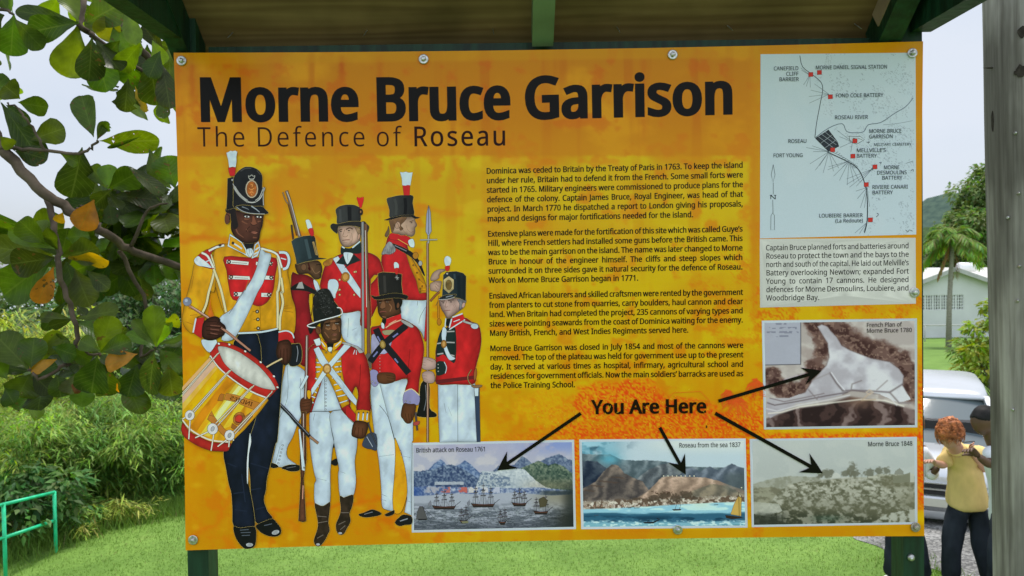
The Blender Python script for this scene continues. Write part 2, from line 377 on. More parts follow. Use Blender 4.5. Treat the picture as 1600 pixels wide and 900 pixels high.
'3': (459, '395,439 392,403 381,372 363,347 340,326 310,311 277,302 277,298 319,290 353,276 379,255 398,229 409,198 413,163 407,116 390,74 360,40 318,14 263,-3 193,-8 110,-1 72,8 36,23 36,89 74,73 114,61 155,54 194,51 241,55 278,65 305,81 324,104 335,132 339,164 335,197 320,223 297,242 265,255 226,263 179,265 123,265 123,326 180,326 223,329 259,339 286,356 307,377 319,404 323,434 316,471 295,498 262,516 219,521 164,515 117,498 75,473 39,521 73,544 115,563 163,576 218,581 273,576 317,563 352,540 376,511 390,477'),
'4': (459, '443,130 359,130 359,0 291,0 291,130 17,130 17,190 286,576 359,576 359,193 443,193|291,374 291,412 293,444 294,474 295,500 292,500 276,468 257,438 86,193 291,193'),
'5': (459, '221,351 275,346 322,331 361,307 389,274 407,232 413,183 407,128 387,81 356,43 314,15 261,-2 199,-8 116,0 80,10 51,23 51,90 82,74 121,62 161,55 200,52 239,55 274,65 302,82 323,106 336,137 341,176 337,210 325,239 306,262 279,279 243,289 197,292 146,288 99,280 64,302 86,573 373,573 373,508 146,508 132,342 169,348'),
'6': (459, '44,245 51,342 60,389 75,433 95,474 121,510 155,539 196,562 246,576 306,581 344,579 377,573 377,513 344,520 308,523 257,518 216,504 183,483 158,454 139,419 127,380 115,291 119,291 150,326 170,339 194,350 223,356 255,358 302,353 342,338 375,313 400,279 416,236 421,184 415,129 399,82 372,44 336,15 291,-2 239,-8 199,-4 163,7 130,26 101,54 77,89 59,133 48,185|238,51 270,55 297,66 320,84 337,109 348,143 351,184 344,233 324,271 302,289 274,300 241,303 205,299 175,287 150,270 131,248 119,223 115,198 123,146 146,99 164,79 185,64 210,55'),
'7': (459, '109,0 344,508 35,508 35,573 419,573 419,518 187,0'),
'8': (459, '229,581 276,577 318,565 352,546 378,519 395,485 400,443 396,411 385,383 368,359 346,338 291,303 355,265 381,242 401,216 414,185 419,148 413,104 395,65 367,34 330,11 284,-3 231,-8 174,-3 126,10 89,33 61,63 45,101 39,146 43,183 56,214 75,241 99,264 158,299 107,336 87,358 71,383 61,411 58,444 63,485 80,518 107,545 141,565 182,577|108,145 116,107 138,76 176,55 229,48 281,55 319,76 342,108 350,148 346,174 335,197 317,217 293,235 229,265 217,270 157,237 136,219 121,197 111,173|228,524 188,518 155,502 134,476 127,441 130,414 141,391 157,373 179,357 232,330 282,357 302,373 317,392 327,414 330,441 323,476 302,502 270,518'),
'9': (459, '417,328 410,231 401,183 387,139 366,99 340,63 306,33 265,11 214,-3 154,-8 117,-6 82,0 82,60 115,53 152,50 204,54 245,68 278,90 303,118 322,153 334,192 346,281 341,281 310,247 290,233 266,223 237,216 204,214 158,219 118,235 85,260 61,294 45,336 40,387 46,443 63,491 90,529 127,557 171,575 223,581 262,577 299,565 332,545 361,518 384,483 402,439 413,388|223,521 192,518 165,507 142,488 124,463 113,429 110,388 117,339 137,301 158,284 186,273 220,269 256,273 286,285 311,303 330,325 342,349 346,374 338,426 315,474 298,493 277,508 252,518'),
'.': (215, '58,43 61,69 72,85 88,94 107,97 126,94 142,85 153,69 157,43 153,18 142,2 126,-8 107,-11 88,-8 72,2 61,18'),
',': (215, '154,84 136,23 111,-42 85,-103 33,-103 49,-38 63,31 73,93 148,93'),
';': (215, '147,84 128,23 104,-42 78,-103 25,-103 36,-55 48,-4 58,47 66,93 141,93|56,387 60,412 71,429 86,438 105,441 124,438 141,429 152,412 156,387 152,362 141,345 124,335 105,332 86,335 71,345 60,362'),
'(': (241, '32,220 35,285 45,348 60,409 83,468 113,522 150,573 217,573 167,493 132,407 111,315 103,221 107,159 116,98 132,38 154,-20 182,-75 216,-127 150,-127 113,-77 83,-24 60,34 45,94 35,156'),
')': (241, '209,220 205,156 196,94 180,34 158,-24 128,-77 91,-127 25,-127 59,-75 87,-20 108,38 124,98 134,159 137,221 134,283 124,346 108,406 87,465 59,521 24,573 91,573 128,522 158,468 180,409 196,348 205,285'),
"'": (180, '128,573 112,366 68,366 52,573'),
'’': (140, '131,564 112,503 88,437 62,376 10,376 21,424 32,476 42,527 50,573 125,573'),
'-': (258, '32,184 32,246 226,246 226,184'),
'&': (587, '244,581 284,578 318,567 345,549 366,524 378,494 383,458 374,411 350,372 313,338 268,308 423,159 442,186 457,216 479,286 550,286 518,191 496,150 468,114 585,0 490,0 420,67 366,28 303,2 265,-6 223,-8 171,-4 127,10 91,32 65,63 48,102 43,149 46,187 57,220 75,248 100,273 166,318 133,358 107,403 99,429 96,456 101,493 114,524 135,548 165,567 201,578|209,273 159,239 141,221 128,201 119,178 116,152 124,112 146,81 181,61 225,55 273,59 314,71 347,90 375,111|241,524 211,519 186,506 171,485 165,457 169,429 180,404 225,350 265,376 292,401 308,428 313,458 308,484 294,505 271,519'),
}

# ================================================================ the ground
def zt(x, y):
    """height of the ground"""
    d = y - CAM.y
    z = interp(d, [-40, -3, 2.2, 5, 7, 9.5, 11.5, 20, 37, 65, 120, 400, 900, 3000],
               [1.5, 0.1, 0, -0.9, -1.43, -1.60, -1.92, -2.35, -3.1, -4.6, -8, -20, -40, -60])
    left = sstep(1.0, -7.0, x)
    z -= left * (sstep(11.3, 19, d) * 5.0 + sstep(19, 120, d) * 26)
    z -= sstep(-3.4, -9, x) * sstep(11.5, 8.0, d) * 0.6
    return z

def grid_mesh(name, xs, ys, zf):
    vs = [(x, y, zf(x, y)) for y in ys for x in xs]
    nx = len(xs)
    fs = [(j * nx + i, j * nx + i + 1, (j + 1) * nx + i + 1, (j + 1) * nx + i) for j in range(len(ys) - 1) for i in range(nx - 1)]
    return mesh(name, vs, fs)

# lawn material: clumpy mown grass
def grass_mat():
    m, n, l, b = material('lawn_grass')
    tc = n.new('ShaderNodeTexCoord')
    n1 = n.new('ShaderNodeTexNoise'); n1.inputs['Scale'].default_value = 1.1; n1.inputs['Detail'].default_value = 6
    n2 = n.new('ShaderNodeTexNoise'); n2.inputs['Scale'].default_value = 22; n2.inputs['Detail'].default_value = 4
    r1 = n.new('ShaderNodeValToRGB')
    r1.color_ramp.elements[0].position = .38; r1.color_ramp.elements[0].color = (.108, .200, .034, 1)
    r1.color_ramp.elements[1].position = .66; r1.color_ramp.elements[1].color = (.158, .272, .052, 1)
    r2 = n.new('ShaderNodeValToRGB')
    r2.color_ramp.elements[0].position = .32; r2.color_ramp.elements[0].color = (.78, .80, .76, 1)
    r2.color_ramp.elements[1].position = .66; r2.color_ramp.elements[1].color = (1.10, 1.08, 1.06, 1)
    e = r1.color_ramp.elements.new(.78); e.color = (.20, .26, .075, 1)      # drier patches
    mx = n.new('ShaderNodeMixRGB'); mx.blend_type = 'MULTIPLY'; mx.inputs[0].default_value = 1
    l.new(tc.outputs['Object'], n1.inputs['Vector']); l.new(tc.outputs['Object'], n2.inputs['Vector'])
    l.new(n1.outputs['Fac'], r1.inputs[0]); l.new(n2.outputs['Fac'], r2.inputs[0])
    l.new(r1.outputs[0], mx.inputs[1]); l.new(r2.outputs[0], mx.inputs[2]); l.new(mx.outputs[0], b.inputs['Base Color'])
    b.inputs['Roughness'].default_value = .8; b.inputs['Specular IOR Level'].default_value = .15
    bp = n.new('ShaderNodeBump'); bp.inputs['Strength'].default_value = .4; bp.inputs['Distance'].default_value = .02
    l.new(n2.outputs['Fac'], bp.inputs['Height']); l.new(bp.outputs[0], b.inputs['Normal'])
    return m
M_GRASS = grass_mat()

def spaced(pts):
    out = []
    for a, b, s in pts:
        v = a
        while v < b - 1e-6:
            out.append(v); v += s
    out.append(pts[-1][1])
    return out
gx = spaced([(-2500, -300, 200), (-300, -60, 24), (-60, -16, 4), (-16, 16, .5), (16, 60, 4), (60, 300, 24), (300, 2500, 200)])
gy = spaced([(-60, -6, 6), (-6, 14, .5), (14, 40, 2), (40, 140, 10), (140, 500, 45), (500, 3500, 250)])
g = link('lawn', grid_mesh('lawn', gx, gy, zt), M_GRASS, smooth=True)
tag(g, kind='structure')

# gravel lane on the right, 4 mm and more above the lawn sheet
def gravel_mat():
    m, n, l, b = material('gravel')
    tc = n.new('ShaderNodeTexCoord')
    v = n.new('ShaderNodeTexVoronoi'); v.inputs['Scale'].default_value = 38
    n1 = n.new('ShaderNodeTexNoise'); n1.inputs['Scale'].default_value = 2.2; n1.inputs['Detail'].default_value = 6
    r1 = n.new('ShaderNodeValToRGB')
    r1.color_ramp.elements[0].position = .1; r1.color_ramp.elements[0].color = (.10, .10, .098, 1)
    r1.color_ramp.elements[1].position = .9; r1.color_ramp.elements[1].color = (.34, .335, .32, 1)
    r2 = n.new('ShaderNodeValToRGB')
    r2.color_ramp.elements[0].position = .35; r2.color_ramp.elements[0].color = (.55, .55, .53, 1)
    r2.color_ramp.elements[1].position = .65; r2.color_ramp.elements[1].color = (1.05, 1.05, 1.05, 1)
    sp = n.new('ShaderNodeSeparateColor')
    mx = n.new('ShaderNodeMixRGB'); mx.blend_type = 'MULTIPLY'; mx.inputs[0].default_value = 1
    l.new(tc.outputs['Object'], v.inputs['Vector']); l.new(tc.outputs['Object'], n1.inputs['Vector'])
    l.new(v.outputs['Color'], sp.inputs[0]); l.new(sp.outputs[0], r1.inputs[0]); l.new(n1.outputs['Fac'], r2.inputs[0])
    l.new(r1.outputs[0], mx.inputs[1]); l.new(r2.outputs[0], mx.inputs[2]); l.new(mx.outputs[0], b.inputs['Base Color'])
    bp = n.new('ShaderNodeBump'); bp.inputs['Strength'].default_value = .8; bp.inputs['Distance'].default_value = .015
    l.new(v.outputs['Distance'], bp.inputs['Height']); l.new(bp.outputs[0], b.inputs['Normal'])
    b.inputs['Roughness'].default_value = .9
    return m
vs, fs = [], []
nu = 40; ys = [3.4 + .25 * i for i in range(27)]
for y in ys:
    x0 = interp(y, [3.4, 4.6, 5.6, 7.0, 9.9], [3.2, 3.72, 4.15, 3.9, 3.0]) + .16 * mnoise.noise(Vector((y * 1.7, 3, 0))) + .07 * mnoise.noise(Vector((y * 6, 9, 0)))
    for i in range(nu + 1):
        x = x0 + (30 - x0) * (i / nu) ** 2
        vs.append((x, y, zt(x, y) + .006))
for j in range(len(ys) - 1):
    for i in range(nu):
        a = j * (nu + 1) + i
        fs.append((a, a + 1, a + nu + 2, a + nu + 1))
tag(link('gravel_lane', mesh('gravel_lane', vs, fs), gravel_mat(), smooth=True), kind='structure')

# blades of grass over the part of the lawn the photograph sees close by
def blades():
    r = random.Random(3)
    vs, fs, cs = [], [], []
    def blade(x, y, h, w):
        z = zt(x, y)
        a = r.uniform(0, 6.283); dx, dy = math.cos(a) * w, math.sin(a) * w
        b = r.uniform(0, 6.283); lean = r.uniform(.1, .8) * h
        k = len(vs)
        vs.extend([(x - dx, y - dy, z - .005), (x + dx, y + dy, z - .005), (x + math.cos(b) * lean, y + math.sin(b) * lean, z + h)])
        fs.append((k, k + 1, k + 2))
        t = r.random()
        c = (.115 + .06 * t, .205 + .075 * t, .034 + .02 * t)
        if r.random() < .05: c = (.26, .24, .10)
        cs.extend([c] * 3)
    for _ in range(60000):
        d = r.uniform(6.5, 11.8)
        px = r.uniform(-30, 1500)
        x = CAM.x + (px - 800) / FPX * d
        y = CAM.y + d
        if x > interp(y, [3.4, 4.6, 5.6, 7.0, 9.9], [3.2, 3.72, 4.15, 3.9, 3.0]) + .1: continue
        blade(x, y, r.uniform(.010, .030), .004)
    # taller tufts along the lawn's far edge, below the bamboo, and by the lane
    for _ in range(9000):
        px = r.uniform(-30, 330)
        d = interp(px, [-30, 80, 290, 330], [9.0, 9.6, 11.2, 11.6]) + r.gauss(.55, .35)
        blade(CAM.x + (px - 800) / FPX * d, CAM.y + d, r.uniform(.08, .32), .006)
    for _ in range(1500):
        y = r.uniform(3.6, 6.2)
        x = interp(y, [3.4, 4.6, 5.6, 7.0, 9.9], [3.2, 3.72, 4.15, 3.9, 3.0]) + r.gauss(-.1, .14)
        blade(x, y, r.uniform(.03, .1), .005)
    return link('grass', mesh('grass', vs, fs, cs), colmat('grass_blade', .7, .2, .1, 40, trans=.25))
tag(blades(), kind='stuff')

# distant hills, right: a wooded ridge with a gentler one in front; left: a low headland and the sea
def hill(name, D, prof, depth, col, col2, seed, rough=1.0):
    """prof: (px, py) of the skyline in the photograph at distance D"""
    pts = [atD(px, py, D) for px, py in prof]
    xs = np.array([p.x for p in pts]); zs = np.array([p.z for p in pts])
    nx, ny = 110, 14
    X = np.linspace(xs[0], xs[-1], nx)
    vs, fs = [], []
    for j in range(ny):
        t = j / (ny - 1)
        for i in range(nx):
            top = np.interp(X[i], xs, zs)
            base = zt(X[i], CAM.y + D) - 30
            nn = mnoise.fractal(Vector((X[i] * 12 / D, t * 4, seed)), 1.0, 2.0, 5) * D * .010 * rough
            s = math.sin(t * math.pi / 2)
            vs.append((X[i], CAM.y + D - depth * (1 - t), base + (top - base) * s + nn * (0.25 + t)))
    for j in range(ny - 1):
        for i in range(nx - 1):
            a = j * nx + i
            fs.append((a, a + 1, a + nx + 1, a + nx))
    back = len(vs)
    for i in range(nx): vs.append((X[i], CAM.y + D + depth, -80))
    for i in range(nx - 1):
        a = (ny - 1) * nx + i
        fs.append((a, a + 1, back + i + 1, back + i))
    o = link(name, mesh(name, vs, fs), mat(name + '_woods', col, .95, .05, col2=col2, scale=30.0 / D * 4, detail=8, bump=.6), smooth=True)
    return tag(o, kind='structure')
hill("hills", 900, [(320, 440), (480, 420), (700, 396), (900, 404), (1150, 392), (1300, 365), (1400, 345), (1442, 319), (1470, 312), (1500, 303), (1530, 293), (1560, 289), (1640, 292), (1800, 330), (2000, 380)], 260,
     (.075, .115, .085), (.045, .075, .062), 1)
hill("hill", 420, [(420, 452), (620, 424), (820, 412), (1050, 426), (1250, 416), (1380, 380), (1440, 357), (1475, 350), (1520, 352), (1600, 362), (1750, 400)], 130,
     (.06, .10, .035), (.03, .055, .022), 5)
hill('headland', 1400, [(-420, 438), (-200, 446), (-60, 452), (20, 457), (70, 464), (140, 470), (300, 474)], 240,
     (.06, .10, .09), (.035, .06, .06), 8, .5)
M_SEA = mat('sea_water', (.55, .60, .64), .2, .5, .08, .02)
tag(link('sea', mesh('sea', [(-1800, 330, -21), (-60, 330, -21), (-60, 1500, -21), (-1800, 1500, -21)], [(0, 1, 2, 3)]), M_SEA), kind='structure')

# ================================================================ the board's shelter
M_GREEN = mat('green_paint', (.006, .034, .016), .5, .35, .5, 16, bump=.25, stretch=(3, 3, .4))
M_GREENP = mat('pale_green_paint', (.11, .165, .10), .45, .4, .3, 7)
M_FELT = mat('roof_felt', (.05, .05, .048), .9, .2, .3, 14)
M_STEEL = mat('zinc_steel', (.50, .50, .48), .32, .5, .35, 160, metal=.85)
M_RUST = mat('weathered_zinc', (.36, .31, .26), .45, .5, .4, 200, metal=.6)

def ply_mat():
    m, n, l, b = material('plywood')
    tc = n.new('ShaderNodeTexCoord')
    mp = n.new('ShaderNodeMapping'); mp.inputs['Scale'].default_value = (.55, 9, 9)
    n1 = n.new('ShaderNodeTexNoise'); n1.inputs['Scale'].default_value = 2.2; n1.inputs['Detail'].default_value = 5; n1.inputs['Distortion'].default_value = 2.2
    w = n.new('ShaderNodeTexWave'); w.wave_type = 'BANDS'; w.bands_direction = 'Y'; w.inputs['Scale'].default_value = 1.5
    w.inputs['Distortion'].default_value = 16; w.inputs['Detail'].default_value = 3; w.inputs['Detail Scale'].default_value = .8
    n3 = n.new('ShaderNodeTexNoise'); n3.inputs['Scale'].default_value = 3.1; n3.inputs['Detail'].default_value = 4
    cr = n.new('ShaderNodeValToRGB')
    cr.color_ramp.elements[0].position = .2; cr.color_ramp.elements[0].color = (.15, .080, .042, 1)
    cr.color_ramp.elements[1].position = .8; cr.color_ramp.elements[1].color = (.27, .160, .088, 1)
    cs = n.new('ShaderNodeValToRGB')
    cs.color_ramp.elements[0].position = .33; cs.color_ramp.elements[0].color = (.5, .5, .48, 1)
    cs.color_ramp.elements[1].position = .6; cs.color_ramp.elements[1].color = (1, 1, 1, 1)
    ad = n.new('ShaderNodeMath'); ad.operation = 'MULTIPLY_ADD'; ad.inputs[1].default_value = .28
    hf = n.new('ShaderNodeMath'); hf.operation = 'MULTIPLY'; hf.inputs[1].default_value = .72
    mx = n.new('ShaderNodeMixRGB'); mx.blend_type = 'MULTIPLY'; mx.inputs[0].default_value = 1
    l.new(tc.outputs['Object'], mp.inputs[0]); l.new(mp.outputs[0], n1.inputs['Vector']); l.new(mp.outputs[0], w.inputs['Vector'])
    l.new(tc.outputs['Object'], n3.inputs['Vector'])
    l.new(n1.outputs['Fac'], hf.inputs[0]); l.new(w.outputs['Fac'], ad.inputs[0]); l.new(hf.outputs[0], ad.inputs[2])
    l.new(ad.outputs[0], cr.inputs[0]); l.new(n3.outputs['Fac'], cs.inputs[0])
    l.new(cr.outputs[0], mx.inputs[1]); l.new(cs.outputs[0], mx.inputs[2]); l.new(mx.outputs[0], b.inputs['Base Color'])
    b.inputs['Roughness'].default_value = .75; b.inputs['Specular IOR Level'].default_value = .2
    return m
M_PLY = ply_mat()

BOARD = empty('information_board', (0, .06, 0))
tag(BOARD, 'orange information board about a garrison under a small plywood roof on green posts', 'information board')
def bpart(mb, name, m, parent=BOARD, smooth=False):
    o = mb.build(name, m, parent, smooth)
    o.matrix_parent_inverse = Matrix.Translation((0, -.06, 0)) if parent is BOARD else Matrix()
    return o
XL, XR = atY(291, 870, .0215).x + .026, atY(1444, 850, .0215).x - .026
POSTX = {'l': XL + .003, 'r': XR}
for x in (POSTX['l'], POSTX['r']):
    b = MB(); b.box((x, .053, (2.32 - .5) / 2), (.052, .062, 2.32 + .5))
    bpart(b, 'post', M_GREEN)
    if x < 0: continue
    b = MB(); b.lathe([(0, -.002), (.009, -.002), (.009, .004), (.005, .007), (0, .007)], 12, (0, -1, 0), (x - .008, .0215, .86))
    bpart(b, 'screw', M_STEEL, smooth=True)
# header beam across the post tops behind the panel's upper edge
b = MB(); b.box((0, .072, 2.125), (1.70, .036, .085)); bpart(b, 'header_beam', M_GREEN)
# tie beams running forward from the post tops at both ends
for x, s in ((POSTX['l'] - .016, -1), (POSTX['r'] + .016, 1)):
    b = MB(); b.box((x, -.26, 2.212), (.05, .54, .09)); bpart(b, 'tie_beam', M_GREEN)
# roof: one slope, low behind the panel and rising over the reader's head
RZ0, RY0 = 2.168, .10           # foot of the back slope's underside
SL = math.tan(math.radians(38))
def roofz(y): return RZ0 + (RY0 - y) * SL
YR = -.40
b = MB()
dy = .012 * SL
def slab(y0, z0, y1, z1, x0, x1, t, mbx):
    n = Vector((0, -(z1 - z0), (y1 - y0))).normalized()
    if n.z < 0: n = -n
    a = [Vector((x0, y0, z0)), Vector((x1, y0, z0)), Vector((x1, y1, z1)), Vector((x0, y1, z1))]
    mbx.add(a + [p + n * t for p in a], [(0, 1, 2, 3), (7, 6, 5, 4), (0, 4, 5, 1), (1, 5, 6, 2), (2, 6, 7, 3), (3, 7, 4, 0)])
yb = .118
slab(yb, roofz(yb), YR, roofz(YR), -.925, .90, .016, b)
bpart(b, 'roof_deck', M_PLY)
b = MB()
slab(yb + .02, roofz(yb + .02) + .024, YR, roofz(YR) + .024, -.94, .915, .006, b)
bpart(b, 'roof_felt', M_FELT)
# rafters under the back slope: one in the middle (pale), one at each end
def rafter(xa, w, h, m, yb0=.062, name='rafter'):
    b = MB()
    for (y0, y1) in ((yb0, YR), ):
        a0 = Vector((xa, y0, roofz(y0) - h / 2 / math.cos(math.atan(SL)) - .001)); a1 = Vector((xa, y1, roofz(y1) - h / 2 / math.cos(math.atan(SL)) - .001))
        b.beam(a0, a1, w, h)
    bpart(b, name, m)
rafter(atY(847, 60, .04).x, .052, .07, M_GREENP, .035)
rafter(-.905, .045, .075, M_GREEN, .055)
rafter(.838, .055, .075, M_GREEN, .055)
b = MB(); a0 = Vector((.8085, .02, roofz(.02) - .030)); a1 = Vector((.8085, YR, roofz(YR) - .030)); b.beam(a0, a1, .003, .05)
bpart(b, 'batten', mat('bare_batten', (.30, .20, .15), .7, .3, .3, 9))
b = MB(); b.box((0, YR, roofz(YR) - .08), (1.7, .045, .1)); bpart(b, 'eave_beam', M_GREEN)
# nail points that come through the plywood
nn = Vector((0, -math.sin(math.atan(SL)), -math.cos(math.atan(SL))))
for px, py, sx in ((366, 60, -.25), (575, 66, -.22), (770, 62, .1), (963, 58, .18), (1135, 58, .3), (1333, 57, .35)):
    p = atY(px, py, .06)
    yy = .055
    q = Vector((p.x, yy, roofz(yy)))
    b = MB(); d = (nn + Vector((sx, 0, .2))).normalized()
    b.tube([q - nn * .004, q + d * .022, q + d * .030], [.0016, .0015, .0002], 6)
    bpart(b, 'nail', M_STEEL)

# ================================================================ the printed panel
def onpanel(px, py, off=0.0):
    """pixel of the photograph -> point on the panel's face (y = 0), off metres proud of it"""
    d = ray(px, py)
    p = CAM + d * ((0.0 - CAM.y) / d.y)
    return (p.x, -off, p.z)

# sheet coordinates (u right 0..1170, v down 0..780), with the slight buckle of the sheet's print
KB = 3.4e-8
CC = np.array([800.0, 450.0])
def Dst(q):
    q = np.asarray(q, float) - CC
    return CC + q * (1 + KB * (q @ q))
def Und(p):
    p = np.asarray(p, float); q = p.copy()
    for _ in range(4):
        r = q - CC
        q = CC + (p - CC) / (1 + KB * (r @ r))
    return q
SW, SH = 1170.0, 780.0
def homog(src, dst):
    A = []
    for (x, y), (u, v) in zip(src, dst):
        A.append([x, y, 1, 0, 0, 0, -u * x, -u * y, -u]); A.append([0, 0, 0, x, y, 1, -v * x, -v * y, -v])
    return np.linalg.svd(np.array(A))[2][-1].reshape(3, 3)
CORN = [(271.4, 82.4), (1442.3, 64.6), (1444.3, 837.6), (290, 860)]
HS = homog([(0, 0), (SW, 0), (SW, SH), (0, SH)], [Und(c) for c in CORN])
HI = np.linalg.inv(HS)
def s2p(u, v):
    w = HS @ np.array([u, v, 1.0]); return Dst(w[:2] / w[2])
def p2s(px, py):
    q = Und((px, py)); w = HI @ np.array([q[0], q[1], 1.0]); return w[:2] / w[2]

KP = 1.58                      # printed ink: photograph value -> reflectance
TINT = (1.0, .945, 1.06)          # inks shifted off green to offset light bounced from the lawn
def ink(c): return tuple(min(.9, v * t) for v, t in zip(lin(c, KP), TINT))

M_PRINT = None
def print_mat(name, rough=.22, spec=.11, grain=.05, scale=900):
    m = colmat(name, rough, spec, grain, scale)
    n, l = m.node_tree.nodes, m.node_tree.links
    b = n['Principled BSDF']
    tc = n.new('ShaderNodeTexCoord')
    nz = n.new('ShaderNodeTexNoise'); nz.inputs['Scale'].default_value = 9; nz.inputs['Detail'].default_value = 5
    bp = n.new('ShaderNodeBump'); bp.inputs['Strength'].default_value = .06; bp.inputs['Distance'].default_value = .01
    l.new(tc.outputs['Object'], nz.inputs['Vector']); l.new(nz.outputs['Fac'], bp.inputs['Height']); l.new(bp.outputs[0], b.inputs['Normal'])
    return m
M_PRINT = print_mat('print')
M_INK = print_mat('black_ink', .24, .09)

# ---- value noise for the printed pictures
_rs = np.random.RandomState(11)
_LAT = _rs.rand(256, 256)
def vnoise(x, y):
    xi, yi = np.floor(x).astype(int), np.floor(y).astype(int)
    fx, fy = x - xi, y - yi
    fx = fx * fx * (3 - 2 * fx); fy = fy * fy * (3 - 2 * fy)
    g = lambda i, j: _LAT[i % 256, j % 256]
    return (g(xi, yi) * (1 - fx) + g(xi + 1, yi) * fx) * (1 - fy) + (g(xi, yi + 1) * (1 - fx) + g(xi + 1, yi + 1) * fx) * fy
def fbm(x, y, o=4, seed=0):
    s = 0; a = .5; t = 0
    for k in range(o):
        s = s + a * vnoise(x * 2 ** k + seed * 17.3 + k * 5.1, y * 2 ** k + seed * 9.7 + k * 3.3); t += a; a *= .5
    return s / t
def ss(a, b, x):
    t = np.clip((x - a) / (b - a), 0, 1); return t * t * (3 - 2 * t)
def mixc(c, col, m):
    m = np.clip(m, 0, 1)[..., None]
    return c * (1 - m) + np.asarray(col, float) * m
def pdist(X, Y, pts):
    d = np.full(X.shape, 1e9)
    for (x0, y0), (x1, y1) in zip(pts[:-1], pts[1:]):
        dx, dy = x1 - x0, y1 - y0
        t = np.clip(((X - x0) * dx + (Y - y0) * dy) / (dx * dx + dy * dy + 1e-9), 0, 1)
        d = np.minimum(d, np.hypot(X - x0 - t * dx, Y - y0 - t * dy))
    return d
def pin(X, Y, pts):
    ins = np.zeros(X.shape, bool)
    n = len(pts)
    for i in range(n):
        (x0, y0), (x1, y1) = pts[i], pts[(i + 1) % n]
        if y0 == y1: continue
        c = ((y0 > Y) != (y1 > Y)) & (X < (x1 - x0) * (Y - y0) / (y1 - y0) + x0)
        ins ^= c
    return ins

def raster_mesh(name, quad, nx, ny, paint, off, parent, m):
    """a sheet filling the photographed quad TL TR BR BL, its colours from paint(X, Y) in photograph pixels"""
    U, V = np.meshgrid(np.linspace(0, 1, nx), np.linspace(0, 1, ny))
    q = [np.array(c, float) for c in quad]
    X = (q[0][0] * (1 - U) + q[1][0] * U) * (1 - V) + (q[3][0] * (1 - U) + q[2][0] * U) * V
    Y = (q[0][1] * (1 - U) + q[1][1] * U) * (1 - V) + (q[3][1] * (1 - U) + q[2][1] * U) * V
    C = np.clip(paint(X, Y, U, V), 0, 255)
    return raster_from(name, X, Y, C, off, parent, m)
def raster_from(name, X, Y, C, off, parent, m):
    ny, nx = X.shape
    vs = [onpanel(a, b, off) for a, b in zip(X.ravel(), Y.ravel())]
    C = C.reshape(-1, 3) / 255.0
    L = np.where(C <= .04045, C / 12.92, ((C + .055) / 1.055) ** 2.4) * KP * np.array(TINT)
    L = np.minimum(L, .9)
    i = np.arange(nx * ny).reshape(ny, nx)
    f = np.stack([i[:-1, :-1].ravel(), i[1:, :-1].ravel(), i[1:, 1:].ravel(), i[:-1, 1:].ravel()], 1)
    o = link(name, mesh(name, vs, f.tolist(), L), m, parent)
    return o

